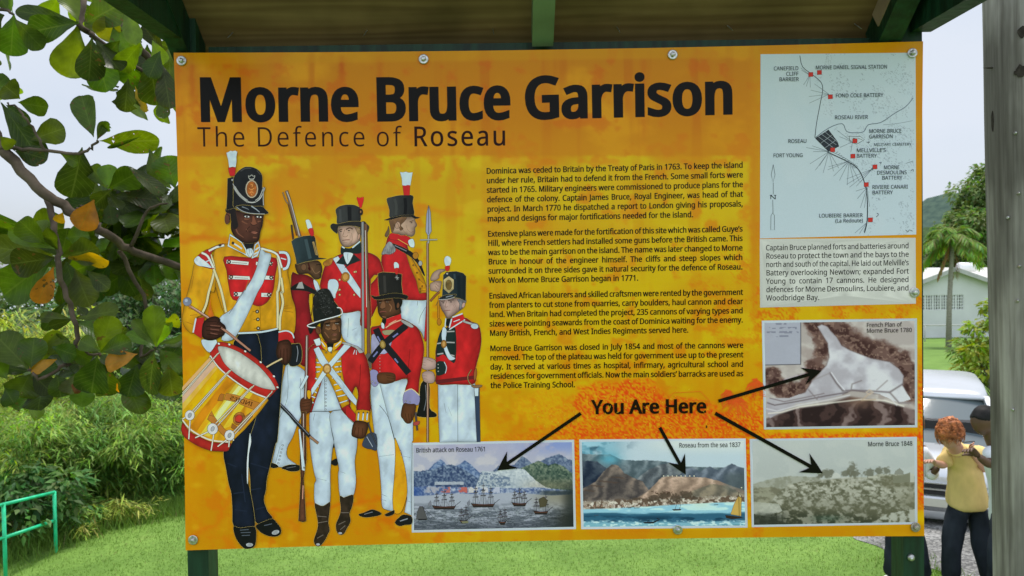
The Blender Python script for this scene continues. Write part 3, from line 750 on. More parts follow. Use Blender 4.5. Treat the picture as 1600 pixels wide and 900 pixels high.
# ---- vector art in photograph pixels
class Art:
    CR = {'1': (270, 220, 3.6), '2': (270, 440, 3.6), '3': (270, 640, 3.6), '4': (430, 250, 4.2857), '5': (430, 420, 3.749), '6': (420, 630, 3.752),
          'h': (340, 230, 9), 'f': (330, 310, 8.1818), 'd': (280, 530, 5), 'm': (430, 290, 8.18), 'k': (500, 300, 7.5), 'j': (590, 260, 7.5),
          'e': (470, 450, 6.4286), 'g': (640, 400, 6.4286), '0': (0, 0, 1), 'p': (1170, 60, 2.8143), 'q': (1170, 360, 2.7286), 'v': (630, 670, 5.2931),
          'w': (890, 670, 5.2931), 'x': (1160, 670, 5.2931), 'y': (750, 580, 3.5556)}
    def __init__(self, off):
        self.off = off; self.v = []; self.f = []; self.c = []
        self.r = random.Random(5)
    def pts(self, s, cr='0'):
        out = []
        if not isinstance(s, str):
            ox, oy, k = self.CR[cr]
            return [(ox + a / k, oy + b / k) for a, b in s]
        for t in s.split():
            if ':' in t: cr, t = t.split(':')
            ox, oy, k = self.CR[cr]
            a, b = t.split(',')
            out.append((ox + float(a) / k, oy + float(b) / k))
        return out
    def step(self): self.off += .000003
    def emit(self, P, T, cols):
        n = len(self.v)
        self.v += [onpanel(x, y, self.off) for x, y in P]
        self.f += [tuple(i + n for i in t) for t in T]
        self.c += cols
        self.step()
    def p(self, s, col, sm=1, ol=0.45, olc=(44, 34, 28), rim=0.0, fold=0.10, fs=.09, cut=None, sp=4.0, grad=None, halo=0.0, haloc=(206, 172, 88)):
        """filled shape: fold = painted mottling, rim = darker modelling towards the drawn edge, ol = outline width"""
        P = self.pts(s)
        if sm: P = catmull(P, 3)
        # clean repeats
        Q = []
        for a in P:
            if not Q or abs(a[0] - Q[-1][0]) + abs(a[1] - Q[-1][1]) > .02: Q.append(a)
        P = Q
        if halo: self.ln(P + [P[0]], halo, haloc, sm=0)
        A = np.array(P); lo, hi = A.min(0), A.max(0)
        n = len(P)
        inner = []
        if (hi - lo).max() > 6:
            gx = np.arange(lo[0] + sp / 2, hi[0], sp); gy = np.arange(lo[1] + sp / 2, hi[1], sp)
            X, Y = np.meshgrid(gx, gy)
            if X.size:
                X = X + ((np.arange(Y.shape[0]) % 2) * sp / 2)[:, None]
                msk = pin(X, Y, P) & (pdist(X, Y, P + [P[0]]) > sp * .35)
                inner = list(zip(X[msk], Y[msk]))
        vin = [Vector((float(a), float(b))) for a, b in P + inner]
        res = geometry.delaunay_2d_cdt(vin, [], [list(range(n))], 1, 1e-4)
        V2 = np.array([(v.x, v.y) for v in res[0]])
        if len(V2) == 0: return self
        base = np.array(col, float)
        sh = 1 + fold * 2 * (fbm(V2[:, 0] * fs + 31, V2[:, 1] * fs * .6 + 17, 3, len(self.v) % 7) - .5)
        if len(inner) > 30:                             # painted folds and soft modelling on the larger shapes
            sh = sh * (1 - .09 * ss(.50, .74, fbm(V2[:, 0] * .17 + V2[:, 1] * .03, V2[:, 1] * .045, 3, 5)) + .08 * ss(.52, .30, fbm(V2[:, 0] * .12, V2[:, 1] * .05, 3, 8)))
            rim = rim * 1.7 + .05
        if rim and len(inner):
            d = pdist(V2[:, 0], V2[:, 1], P + [P[0]])
            sh = sh * (1 - rim * np.exp(-d / 4.0))
        if grad:                                        # (dx, dy, amount) painted light from one side
            t = ((V2[:, 0] - lo[0]) / max(1, hi[0] - lo[0]) * grad[0] + (V2[:, 1] - lo[1]) / max(1, hi[1] - lo[1]) * grad[1])
            sh = sh * (1 + grad[2] * (t - .5))
        cols = [ink(tuple(np.clip(base * q, 0, 255))) for q in sh]
        self.emit(V2.tolist(), [tuple(t) for t in res[2]], cols)
        if ol: self.ln(P + [P[0]], ol, olc, sm=0)
        return self
    def ln(self, s, w, col, sm=1, taper=None):
        """a drawn line w pixels wide (taper: end width)"""
        P = self.pts(s) if isinstance(s, str) else list(s)
        if sm and len(P) > 2: P = catmull(P, 3, False)
        n = len(P)
        if n < 2: return self
        V, T = [], []
        for i in range(n):
            a, b = P[max(i - 1, 0)], P[min(i + 1, n - 1)]
            dx, dy = b[0] - a[0], b[1] - a[1]; L = math.hypot(dx, dy) or 1
            ww = w if taper is None else w + (taper - w) * i / (n - 1)
            nx, ny = -dy / L * ww / 2, dx / L * ww / 2
            V += [(P[i][0] + nx, P[i][1] + ny), (P[i][0] - nx, P[i][1] - ny)]
        for i in range(n - 1):
            T.append((2 * i, 2 * i + 1, 2 * i + 3, 2 * i + 2))
        self.emit(V, T, [ink(col)] * len(V))
        return self
    def band(self, s, w, col, ol=.5, olc=(28, 22, 18), sm=1, taper=None):
        self.ln(s, w + 2 * ol, olc, sm, None if taper is None else taper + 2 * ol)
        return self.ln(s, w, col, sm, taper)
    def e(self, s, rx, ry, col, rot=0, ol=.5, olc=(28, 22, 18), **k):
        cx, cy = self.pts(s)[0]
        c, d = math.cos(rot), math.sin(rot)
        P = [(cx + rx * math.cos(a) * c - ry * math.sin(a) * d, cy + rx * math.cos(a) * d + ry * math.sin(a) * c) for a in [i * math.pi / 7 for i in range(14)]]
        return self.p2(P, col, ol, olc, **k)
    def p2(self, P, col, ol, olc, **k):
        ox = self.CR['0']
        sv = self.pts
        self.pts = lambda s, cr='0': s
        self.p(P, col, sm=0, ol=ol, olc=olc, **k)
        self.pts = sv
        return self
    def build(self, name, parent, m=None):
        o = link(name, mesh(name, self.v, self.f, self.c), m or M_PRINT, parent)
        return o

# ---- lettering
GL = {}
for ch, (adv, s) in GLYPHS.items():
    GL[ch] = (adv, [[tuple(map(int, p.split(','))) for p in c.split(' ')] for c in s.split('|')] if s else [])
CAPH = 573.0
_gc = {}
def area(c): return sum(c[i - 1][0] * c[i][1] - c[i][0] * c[i - 1][1] for i in range(len(c))) / 2
def glyph(ch, bx, by, serif=0):
    key = (ch, bx, by, serif)
    if key in _gc: return _gc[key]
    adv, cs = GL[ch]
    out = []
    if cs:
        sgn = 1 if area(max(cs, key=lambda c: abs(area(c)))) > 0 else -1
        for c in cs:
            n = len(c); q = []
            for i in range(n):
                a, b, d = c[i - 1], c[i], c[(i + 1) % n]
                e1 = np.array([b[0] - a[0], b[1] - a[1]], float); e2 = np.array([d[0] - b[0], d[1] - b[1]], float)
                e1 /= np.linalg.norm(e1) + 1e-9; e2 /= np.linalg.norm(e2) + 1e-9
                n1 = np.array([e1[1], -e1[0]]) * sgn; n2 = np.array([e2[1], -e2[0]]) * sgn
                m = n1 + n2; L = m @ m
                m = m * (2 / max(L, 1.2)) if L > 1e-6 else n1
                q.append((b[0] + m[0] * bx, b[1] + m[1] * by))
            out.append(q)
        if serif:
            base = list(out)
            for c in base:
                for i in range(len(c)):
                    a, b = c[i - 1], c[i]
                    for yy, sg in ((0, 1), (430, -1), (573, -1), (612, -1)):
                        if abs(a[1] - b[1]) < 10 and abs(a[1] - yy) < 22 and 18 < abs(a[0] - b[0]) < 130:
                            x0, x1 = min(a[0], b[0]) - serif, max(a[0], b[0]) + serif
                            if sg < 0: x1 = max(a[0], b[0]) + serif * .25
                            y0, y1 = a[1], a[1] + sg * 34
                            out.append([(x0, min(y0, y1)), (x1, min(y0, y1)), (x1, max(y0, y1)), (x0, max(y0, y1))])
    V, T = [], []
    nb = len(cs)
    if serif and out: out[nb:] = [r if area(r) * sgn > 0 else r[::-1] for r in out[nb:]]
    groups = [out[:nb]] + [[r] for r in out[nb:]] if out else []
    for gi, gr in enumerate(groups):
        flat_ = [p for c in gr for p in c]; loops = []; j = 0
        for c in gr: loops.append(list(range(j, j + len(c)))); j += len(c)
        eds = [(l[i - 1], l[i]) for l in loops for i in range(len(l))]
        res = geometry.delaunay_2d_cdt([Vector(p) for p in flat_], eds, [], 0, 1e-3)
        k = len(V); rv = res[0]
        V += [(v.x, v.y) for v in rv]
        for t in res[2]:                                     # keep what the outlines wind around
            cx = sum(rv[i].x for i in t) / 3; cy = sum(rv[i].y for i in t) / 3
            w = 0
            for c in gr:
                for i in range(len(c)):
                    (xa, ya), (xb, yb) = c[i - 1], c[i]
                    if (ya <= cy) != (yb <= cy) and xa + (cy - ya) / (yb - ya) * (xb - xa) > cx: w += 1 if yb > ya else -1
            if w * sgn > 0: T.append(tuple(i + k for i in t))
    _gc[key] = (adv, V, T)
    return _gc[key]

class Lettering:
    def __init__(self, off): self.off = off; self.v = []; self.f = []; self.c = []
    def line(self, txt, L, R, cap, xs=.9, bx=0, by=0, track=0, fit='space', col=(14, 11, 8), serif=0, mirror=False, just=True, flat=False):
        """txt from pixel L to pixel R along the baseline; cap = capital height in pixels.
        fit: 'space' stretches the word spaces, 'x' the letters; R may be a direction only (just=False)"""
        if flat: a, b = np.array(L, float), np.array(R, float)
        else: a, b = p2s(*L), p2s(*R)
        W = np.linalg.norm(b - a); ex = (b - a) / W; ey = np.array([ex[1], -ex[0]])
        if mirror: ey = -ey
        k = cap / CAPH
        body = txt
        nat = sum((glyph(c, bx, by, serif)[0] + track) * k * xs for c in body if c != ' ')
        ns = body.count(' ')
        if not just: sp = GL[' '][0] * k * xs * 1.1
        elif fit == 'x':
            s0 = GL[' '][0] * k * xs * 1.1 * ns
            r = W / (nat + s0); xs *= r; sp = GL[' '][0] * k * xs * 1.1
        elif fit == 'track':
            sp = GL[' '][0] * k * xs * 1.1
            extra = (W - nat - sp * ns) / max(1, len(body) - 1)
            track += extra / (k * xs)
        else:
            sp = (W - nat) / max(1, ns); mn = GL[' '][0] * k * xs * .72
            if sp < mn: xs *= (W - mn * ns) / nat; sp = mn
        x = 0
        for i, ch in enumerate(body):
            if ch == ' ': x += sp; continue
            adv, V, T = glyph(ch, bx, by, serif)
            n = len(self.v)
            for gx_, gy_ in V:
                p = a + ex * (x + gx_ * k * xs) + ey * (gy_ * k)
                q = p if flat else s2p(*p)
                self.v.append(onpanel(q[0], q[1], self.off))
            self.f += [tuple(t + n for t in tt) for tt in T]
            self.c += [ink(col)] * len(V)
            x += (adv + track) * k * xs
        return self
    def build(self, name, parent, m=None):
        return link(name, mesh(name, self.v, self.f, self.c), m or M_INK, parent)

# ---- the panel itself: a 6 mm sheet, edges following the print's slight buckle; its face carries the background artwork
N = 60
edge = [s2p(SW * i / N, 0) for i in range(N)] + [s2p(SW, SH * i / N) for i in range(N)] + [s2p(SW - SW * i / N, SH) for i in range(N)] + [s2p(0, SH - SH * i / N) for i in range(N)]
vs = [onpanel(x, y, -.0005) for x, y in edge]
n = len(vs)
vs += [(x, .021 - .0, z) for x, y, z in vs]
vs = [(x, (.0005 if i < n else .020), z) for i, (x, y, z) in enumerate(vs)]
fs = [tuple(range(n - 1, -1, -1)), tuple(range(n, 2 * n))] + [(i, (i + 1) % n, n + (i + 1) % n, n + i) for i in range(n)]
M_SHEET = mat('sheet_edge', (.42, .19, .02), .4, .4, .15, 20)
PANEL = link('panel', mesh('panel', vs, fs), M_SHEET, BOARD)
PANEL.matrix_parent_inverse = Matrix.Translation((0, -.06, 0))

def paint_bg(X, Y):
    f1 = fbm(X * .012, Y * .018, 5, 1); f2 = fbm(X * .04, Y * .05, 4, 2); f3 = fbm(X * .15, Y * .15, 3, 3)
    vert = fbm(X * .055, Y * .004, 3, 4)
    C = np.zeros(X.shape + (3,)); C[:] = (190, 136, 12)
    C = mixc(C, (196, 152, 16), ss(.42, .62, f1))
    C = mixc(C, (192, 118, 12), ss(.55, .30, f1) * .8)
    # the text column is the clearest yellow, the lower left more orange
    C = mixc(C, (192, 152, 20), ss(480, 640, X) * ss(640, 540, Y) * ss(240, 270, Y) * .55)
    C = mixc(C, (186, 118, 12), ss(620, 740, Y) * ss(760, 620, X) * .85)
    C = mixc(C, (204, 130, 14), ss(340, 285, X) * .45)
    # orange stains like old plaster
    C = mixc(C, (196, 98, 14), ss(.60, .76, f2) * .55)
    C = mixc(C, (208, 170, 48), ss(.64, .78, fbm(X * .02, Y * .03, 4, 9)) * .35)
    w = lambda pts, r, col, a: mixc(C, col, np.exp(-(pdist(X + (f3 - .5) * 16, Y + (f2 - .5) * 22, pts) / r) ** 2) * a)
    C = w([(280, 378), (340, 372), (400, 376), (470, 366), (500, 372)], 5, (196, 96, 10), .7)
    C = w([(432, 290), (440, 330), (437, 352)], 7, (206, 118, 10), .6)
    C = w([(560, 332), (620, 322), (720, 330)], 6, (198, 112, 12), .55)
    C = w([(612, 260), (622, 300), (626, 330)], 3, (200, 118, 12), .6)
    C = w([(713, 250), (716, 300)], 5, (198, 108, 14), .6)
    C = w([(300, 560), (330, 548), (286, 545)], 4, (196, 112, 16), .6)
    C = w([(300, 838), (340, 818), (358, 770), (366, 730)], 5, (196, 100, 14), .7)
    C = w([(420, 792), (470, 788), (560, 790), (640, 768)], 4, (196, 92, 12), .7)
    C = w([(424, 856), (427, 800)], 3.5, (196, 96, 12), .6)
    C = w([(590, 830), (592, 810), (640, 840)], 5, (190, 84, 14), .5)
    C = w([(1174, 90), (1176, 240), (1180, 500)], 5, (190, 104, 14), .5)
    C = w([(960, 240), (970, 300), (978, 420)], 14, (202, 142, 30), .4)
    # soft vertical streaks
    C = mixc(C, (188, 108, 10), ss(.55, .72, vert) * .28)
    # the heading band, darker and redder, ending in a soft line above the figures
    band = ss(246, 241, Y + (f3 - .5) * 4) * ss(1180, 1172, X + (f3 - .5) * 4)
    B = np.zeros_like(C); B[:] = (184, 108, 14)
    B = mixc(B, (198, 126, 22), ss(.45, .7, f1)); B = mixc(B, (178, 92, 12), ss(.56, .74, vert) * .7); B = mixc(B, (186, 84, 14), ss(.58, .75, f2) * .6)
    B = mixc(B, (192, 122, 16), ss(180, 235, Y) * .5)
    C = C * (1 - band[..., None]) + B * band[..., None]
    for xx, y0, y1, a in ((534, 86, 135, .8), (594, 84, 210, .35), (300, 84, 170, .5), (1006, 90, 230, .3)):
        C = mixc(C, (176, 72, 10), np.exp(-((X - xx + (f3 - .5) * 6) / 5) ** 2) * ss(y0 - 4, y0 + 6, Y) * ss(y1, y1 - 30, Y) * a)
    top = ss(103, 97, Y + X * .012 - 4) * ss(1180, 1172, X)
    C = mixc(C, (190, 124, 20), top * .6)
    # right-hand strip: orange, turning red beside the lower pictures
    C = mixc(C, (188, 112, 12), ss(1166, 1178, X) * ss(520, 380, Y) * .75)
    # red-brown stipple of foliage: a grove with palms behind "You Are Here"
    sp1 = fbm(X * .52, Y * .52, 2, 6); sp2 = fbm(X * .33, Y * .42, 2, 7)
    grove = np.zeros(X.shape)
    for cx, cy, rx, ry, a in ((960, 628, 70, 42, .95), (1003, 620, 48, 34, 1.0), (915, 645, 66, 36, .45), (1060, 652, 70, 34, .95), (860, 640, 70, 34, .3), (1130, 662, 70, 22, 1.0), (1000, 672, 190, 14, .95),
                              (1180, 640, 44, 34, .6), (770, 665, 60, 24, .15)):
        r = np.hypot((X - cx) / rx, (Y - cy) / ry) + (f2 - .5) * .7
        grove = np.maximum(grove, a * ss(1.05, .72, r))
    grove *= ss(583, 600, Y + (f3 - .5) * 10)
    strip = ss(1432, 1436, X) * ss(520, 640, Y) * ss(815, 770, Y)
    for x0, x1 in ((896, 906), (1166, 1173)):
        strip = np.maximum(strip, ss(x0 - 6, x0 - 1, X) * ss(x1 + 6, x1 + 1, X) * ss(665, 690, Y) * ss(860, 720, Y) * .9)
    strip = np.maximum(strip, ss(672, 680, Y) * ss(690, 686, Y) * ss(640, 1000, X) * .9)
    strip = np.maximum(strip, ss(1172, 1180, X) * ss(1196, 1188, X) * ss(600, 650, Y) * .9)
    strip = np.maximum(strip, ss(826, 830, Y) * ss(842, 832, Y) * ss(905, 930, X) * ss(1090, 1000, X) * .55)
    g = np.maximum(grove, strip)
    C = mixc(C, (208, 112, 16), g * .6)
    C = mixc(C, (206, 60, 22), g ** 1.5 * ss(.36, .62, sp1))
    C = mixc(C, (220, 152, 26), g * ss(.58, .80, sp2) * .6)
    # faint leaf stipple up the right of the text and on the strip below the map
    faint = ss(1040, 1160, X) * ss(300, 440, Y) * ss(620, 480, Y) * .55 + ss(1176, 1182, X) * ss(370, 400, Y) * ss(520, 490, Y) * .5 + ss(870, 760, X) * ss(520, 600, Y) * ss(760, 720, X) * .2
    C = mixc(C, (196, 96, 16), np.clip(faint, 0, 1) * ss(.52, .64, sp1) * ss(.42, .6, f2))
    # lower margin plain amber
    C = mixc(C, (184, 118, 12), ss(826, 832, Y - (X - 900) * -.016) * ss(640, 900, X) * .7)
    return C * np.array([.955, 1.0, .6])
nu, nv = 470, 314
US, VS = np.linspace(0, SW, nu), np.linspace(0, SH, nv)
UU, VV = np.meshgrid(US, VS)
den = HS[2, 0] * UU + HS[2, 1] * VV + HS[2, 2]
QX = (HS[0, 0] * UU + HS[0, 1] * VV + HS[0, 2]) / den - CC[0]; QY = (HS[1, 0] * UU + HS[1, 1] * VV + HS[1, 2]) / den - CC[1]
R2 = 1 + KB * (QX ** 2 + QY ** 2)
PX, PY = CC[0] + QX * R2, CC[1] + QY * R2
raster_from('background_print', PX, PY, paint_bg(PX, PY), .0002, PANEL, M_PRINT)

# ---- headings
t = Lettering(.0006)
t.line('Morne', (310.5, 188.2), (563, 187.2), 64, .95, 41, 24, track=22, fit='x')
t.line('Bruce', (586, 187.6), (800, 184.5), 64, .95, 41, 24, track=22, fit='x')
t.line('Garrison', (820, 184.8), (1149, 176.3), 63, .95, 41, 24, track=22, fit='x')
t.build('title_lettering', PANEL)
t = Lettering(.0006)
t.line('The Defence of', (308.5, 229.3), (632, 228.6), 30.5, .9, -4, -4, track=60, fit='track', col=(40, 14, 6))
t.line('Roseau', (644.5, 228.5), (795, 227), 30.5, .9, 9, 6, track=60, fit='track', col=(34, 12, 6))
t.build('subtitle_lettering', PANEL)

# ---- the four paragraphs
PARA = [
 (["Dominica was ceded to Britain by the Treaty of Paris in 1763. To keep the island",
   "under her rule, Britain had to defend it from the French. Some small forts were",
   "started in 1765. Military engineers were commissioned to produce plans for the",
   "defence of the colony. Captain James Bruce, Royal Engineer, was head of that",
   "project. In March 1770 he dispatched a report to London giving his proposals,",
   "maps and designs for major fortifications needed for the island."], 759.8, 761.5, 271.6, 345.9, 1161, 262.0, 322.5, 5),
 (["Extensive plans were made for the fortification of this site which was called Guye’s",
   "Hill, where French settlers had installed some guns before the British came. This",
   "was to be the main garrison on the island. The name was later changed to Morne",
   "Bruce in honour of the engineer himself. The cliffs and steep slopes which",
   "surrounded it on three sides gave it natural security for the defence of Roseau.",
   "Work on Morne Bruce Garrison began in 1771."], 762, 763.5, 369.8, 442.1, 1160.5, 361.6, 421.0, 5),
 (["Enslaved African labourers and skilled craftsmen were rented by the government",
   "from planters to cut stone from quarries, carry boulders, haul cannon and clear",
   "land. When Britain had completed the project, 235 cannons of varying types and",
   "sizes were pointing seawards from the coast of Dominica waiting for the enemy.",
   "Many British, French, and West Indies Regiments served here."], 764, 765, 466.4, 524.7, 1161, 460.6, 503.8, 4),
 (["Morne Bruce Garrison was closed in July 1854 and most of the cannons were",
   "removed. The top of the plateau was held for government use up to the present",
   "day. It served at various times as hospital, infirmary, agricultural school and",
   "residences for government officials. Now the main soldiers’ barracks are used as",
   "the Police Training School."], 765.5, 766.5, 548.6, 606.4, 1161.5, 543.4, 587.7, 4)]
for lines, xl0, xl1, yl0, yl1, xr, yr0, yr1, nr in PARA:
    t = Lettering(.0006)
    n = len(lines)
    for i, s in enumerate(lines):
        f = i / (n - 1)
        L = (xl0 + (xl1 - xl0) * f, yl0 + (yl1 - yl0) * f)
        R = (xr, yr0 + (yr1 - yr0) * (i / (nr - 1)))
        last = i == n - 1
        t.line(s, L, R, 8.9, .865, 25, 14, just=not last, track=4)
    t.build('paragraph_lettering', PANEL)

# ---- "You Are Here" and its four arrows
t = Lettering(.0026)
t.line('You Are Here', (925, 646.3), (1104, 644.6), 21.5, .85, 34, 20, track=12, fit='x', col=(22, 12, 6))
t.build('caption_lettering', PANEL)
def arrow(tail, tip, w, hl, hw, name='arrow'):
    a = Art(.0030)
    (x0, y0), (x1, y1) = tail, tip
    L = math.hypot(x1 - x0, y1 - y0); ux, uy = (x1 - x0) / L, (y1 - y0) / L; nx, ny = -uy, ux
    def P(s, t): return (x0 + ux * s + nx * t, y0 + uy * s + ny * t)
    b = L - hl * .68
    P_ = [P(0, -w / 2), P(b, -w / 2), P(L - hl * .86, -hw * .62), P(L - hl * 1.02, -hw), P(L - hl * .45, -hw * .46), P(L, 0), P(L - hl * .45, hw * .46), P(L - hl * 1.02, hw), P(L - hl * .86, hw * .62), P(b, w / 2), P(0, w / 2)]
    a.p2(P_, (12, 10, 8), 0, None, fold=0)
    a.build(name, PANEL)
arrow((907.5, 645.5), (777, 734.5), 5.2, 29, 16)
arrow((1030.5, 667.5), (1071, 741), 5.2, 29, 15)
arrow((1122, 626.5), (1283, 579), 5.2, 30, 14)
arrow((1117, 645.5), (1285, 739), 5.6, 33, 17)

# ---- white caption box with seven lines
def card(quad, col, off, name, fold=.02):
    a = Art(off); a.p2([tuple(c) for c in quad], col, 0, None, fold=fold, fs=.02, sp=14)
    return a.build(name, PANEL)
card([(1187, 373.5), (1430.5, 371.5), (1431, 474.5), (1187.5, 480.5)], (178, 176, 164), .0005, 'caption_card')
t = Lettering(.0007)
LN = ["Captain Bruce planned forts and batteries around", "Roseau to protect the town and the bays to the", "north and south of the capital. He laid out Melville’s",
      "Battery overlooking Newtown; expanded Fort", "Young to contain 17 cannons. He designed", "defences for Morne Desmoulins, Loubiere, and", "Woodbridge Bay."]
for i, s in enumerate(LN):
    t.line(s, (1196.4 + .1 * i, 391.2 + 13.07 * i), (1420, 387.9 + (453.8 - 387.9) / 5 * i), 8.4, .88, 10, 7, just=i < 6, track=2, col=(30, 28, 26))
t.build('caption_lettering', PANEL)

# ---- bolts with washers
for px, py in ((284.5, 95.5), (662, 93), (1050.5, 86), (1424.5, 83.5), (1428, 457), (1429.5, 823), (1058.5, 827), (302.5, 843)):
    c = Vector(onpanel(px, py, 0))
    b = MB()
    b.lathe([(.0118, .003), (.0118, .0046), (.0105, .0052), (.0068, .0052)], 20, (0, -1, 0), c)
    b.lathe([(.0064, .005), (.0064, .0095), (.0050, .0112), (.0022, .0118), (0, .0118)], 6 if px < 1300 else 14, (0, -1, 0), c)
    o = b.build('bolt', M_RUST if (px, py) == (1429.5, 823) else M_STEEL, PANEL, smooth=False)

# ================================================================ the printed figures
RED, DRED, WHT, YEL, BLK = (176, 30, 32), (132, 24, 30), (180, 192, 198), (200, 142, 18), (22, 22, 22)
NAVY, GOLD, SILV, BRN, WOOD = (20, 25, 38), (150, 98, 36), (150, 148, 142), (88, 52, 34), (104, 66, 42)
PINK, LIL, GRN = (186, 150, 128), (126, 120, 152), (26, 38, 36)
LITE = (200, 186, 140)
OFF0 = .0006
def head_front(a, c, eyes, brows, nose, mouth, dark, light):
    for s in eyes:
        a.e(s, 2.0, .85, (190, 184, 172), ol=.3); a.e(s, .8, .8, (20, 14, 12), ol=0)
    for s in brows: a.ln(s, 1.2, dark, taper=.6)
    a.ln(nose, .9, dark); 
    a.ln(mouth, 1.1, dark)

# ---------- D: profile in a top hat with a sword knot
a = Art(OFF0)
a.p('5:740,184 885,182 884,260 878,330 872,410 860,380 830,345 740,300', WHT, ol=.6, rim=.12)
a.ln('5:835,190 832,215', .5, (60, 60, 60)); a.ln('5:880,225 850,280 842,320', .5, (60, 60, 60))
a.p('5:888,182 893,300 888,410 874,415 880,300', RED)
a.p('5:850,690 870,655 892,650 905,700 905,815 940,845 937,868 840,866 832,840 845,780', BLK, halo=1.2)
a.ln('5:880,680 885,760 872,830', 1, (110, 110, 112))
a.p('4:765,500 840,505 888,518 886,580 930,680 985,780 1005,880 5:888,145 886,182 800,183 720,180 620,185 550,300 520,150 4:700,760 712,650 735,590', RED, fold=.16, rim=.2, halo=.8)
a.p('4:870,612 905,640 940,700 995,790 1020,870 5:884,140 845,145 835,112 4:945,810 905,720', (204, 138, 20), sm=0, rim=.15)
for q in ('4:925,705', '4:950,755', '4:965,800', '4:985,845', '5:850,118', '5:850,135'): a.e(q, 1.3, 1.3, (120, 76, 20), ol=.4)
for q in ('4:935,700 985,760', '4:955,790 1000,830', '5:845,112 880,112', '5:845,128 882,128'): a.ln(q, .6, (110, 70, 16))
a.p('4:775,556 850,582 930,628 972,690 1002,770 990,765 950,690 890,636 780,575', BLK, halo=.6)
a.ln('4:800,572 880,610', 1.4, (110, 112, 120)); a.e('4:940,640', 4.6, 5.4, (170, 112, 30)); a.e('4:972,692', 3.2, 4.2, SILV)
a.p('4:712,632 735,580 765,545 800,580 806,610 770,632 740,630', (124, 122, 120), fold=.4, fs=.5)
for i in range(6): a.ln([(Art.CR['4'][0] + (725 + i * 13) / 4.2857, 250 + (592 + i % 2 * 6) / 4.2857), (Art.CR['4'][0] + (718 + i * 15) / 4.2857, 250 + 634 / 4.2857)], .5, (66, 64, 64))
a.p('4:765,500 800,488 890,512 908,536 905,580 850,545 770,530', RED)
a.ln('4:822,530 890,570', .9, (214, 160, 70))
a.p('4:890,540 922,528 934,560 928,586 902,578', WHT)
a.p('j:150,625 300,596 420,596 440,640 462,690 438,722 440,760 430,800 400,822 352,812 330,800 280,806 240,790 170,775 160,700', (176, 142, 118), rim=.25, halo=.8)
a.p('j:140,620 240,600 340,596 318,640 272,690 302,730 270,752 255,720 250,660 228,645 205,690 190,740 168,775 150,700', (104, 74, 50), fold=.35, fs=.4)
a.e('j:235,690', 4, 5.6, (168, 132, 108), .2); a.ln('j:222,660 246,690 236,720', .6, (90, 60, 40))
a.p('j:128,700 140,760 130,800 105,828 85,810 100,770 118,740', (104, 78, 56), fold=.4)
a.ln('j:375,650 420,636', 1.3, (84, 58, 38)); a.e('j:398,660', 1.6, .8, (60, 44, 36), ol=0); a.ln('j:455,690 438,705 440,722', .6, (90, 60, 44))
a.ln('j:398,770 432,764', .7, (120, 66, 54)); a.ln('j:340,690 350,740 400,780', .5, (130, 96, 76)); a.ln('j:290,740 330,780 400,818', .5, (120, 86, 66))
a.p('j:108,385 160,362 230,345 310,338 415,345 410,430 425,575 300,582 150,604 140,510', (40, 40, 38), grad=(1, 0, -.9), halo=1.0)
a.ln('j:200,380 220,460 215,570', 4, (58, 58, 54)); a.ln('j:320,370 330,460 322,560', 5, (14, 14, 14))
a.p('j:78,628 110,618 150,602 290,574 420,570 450,590 497,600 470,610 440,614 400,592 280,590 150,625 110,632', BLK, sm=0, halo=.6)
a.p('j:292,222 382,220 376,338 308,338', (178, 34, 30), sm=0, ol=.3)
a.p('j:262,66 300,70 330,62 368,74 412,70 400,130 386,222 350,218 330,226 290,222 284,140', WHT, sm=0, ol=.2, fold=.08)
a.p('g:212,215 240,165 290,136 345,132 358,148 320,165 300,190 292,225 250,248 215,245', PINK, rim=.3)
a.p('g:205,285 240,258 270,250 318,255 316,300 304,345 285,362 250,352 212,345', PINK, rim=.3)
for q in ('g:265,280 300,310', 'g:255,300 285,340', 'g:300,215 290,190 310,160', 'g:270,260 318,270'): a.ln(q, .6, (110, 76, 60))
a.band('g:300,360 255,400 208,455', 2.6, (132, 80, 44)); a.ln('g:285,450 265,500', 1, (120, 90, 40))
a.band('g:300,400 290,500 290,625', 2.0, (176, 116, 30)); a.e('g:297,662', 3.4, 5.4, (168, 108, 30))
a.build('soldier_figure', PANEL)['label'] = 'soldier in profile with a white and red plumed top hat'; OFF1 = a.off

# ---------- C: white officer in a top hat, musket at the shoulder
a = Art(OFF1)
a.p('5:395,256 500,250 506,330 508,480 480,470 430,440 395,400 385,330', WHT, rim=.12)
a.ln('5:430,290 425,400', .5, (90, 96, 100)); a.ln('5:450,360 480,345', .5, (120, 126, 130))
a.p('4:345,690 400,650 450,628 560,612 640,625 690,655 712,700 722,770 5:560,60 560,330 500,330 500,250 450,254 395,258 330,230 265,190 270,120 4:300,840 320,750', RED, fold=.14, rim=.2, halo=.8)
a.p('4:385,660 422,644 470,715 530,800 5:500,120 500,172 470,140 4:470,800 430,735', WHT, sm=0, ol=.5)
a.e('4:471,783', 6.6, 7.6, GOLD, .2); a.e('4:471,783', 4.2, 5.2, (178, 128, 62), .2, ol=.3)
a.p('5:312,72 335,60 360,66 372,90 368,120 355,150 352,172 330,165 310,130', WHT)
for q in ('4:432,802', '4:428,870', '4:540,748', '5:465,18', '5:378,122', '5:378,152', '5:463,152'): a.e(q, 1.7, 1.7, (196, 160, 110), ol=.5)
a.p('4:322,690 350,668 388,655 384,680 372,702 336,712', GOLD, fold=.4, fs=.4)
a.p('k:250,640 275,645 300,656 345,662 400,640 470,580 482,640 480,710 430,722 380,720 330,712 250,730', GRN)
a.p('k:190,835 230,790 272,742 290,790 322,850 400,728 430,760 478,800 400,832 350,850 290,892 310,855', GRN, sm=0)
a.p('k:275,715 330,706 388,722 372,770 340,830 318,845 295,800', WHT, fold=.16)
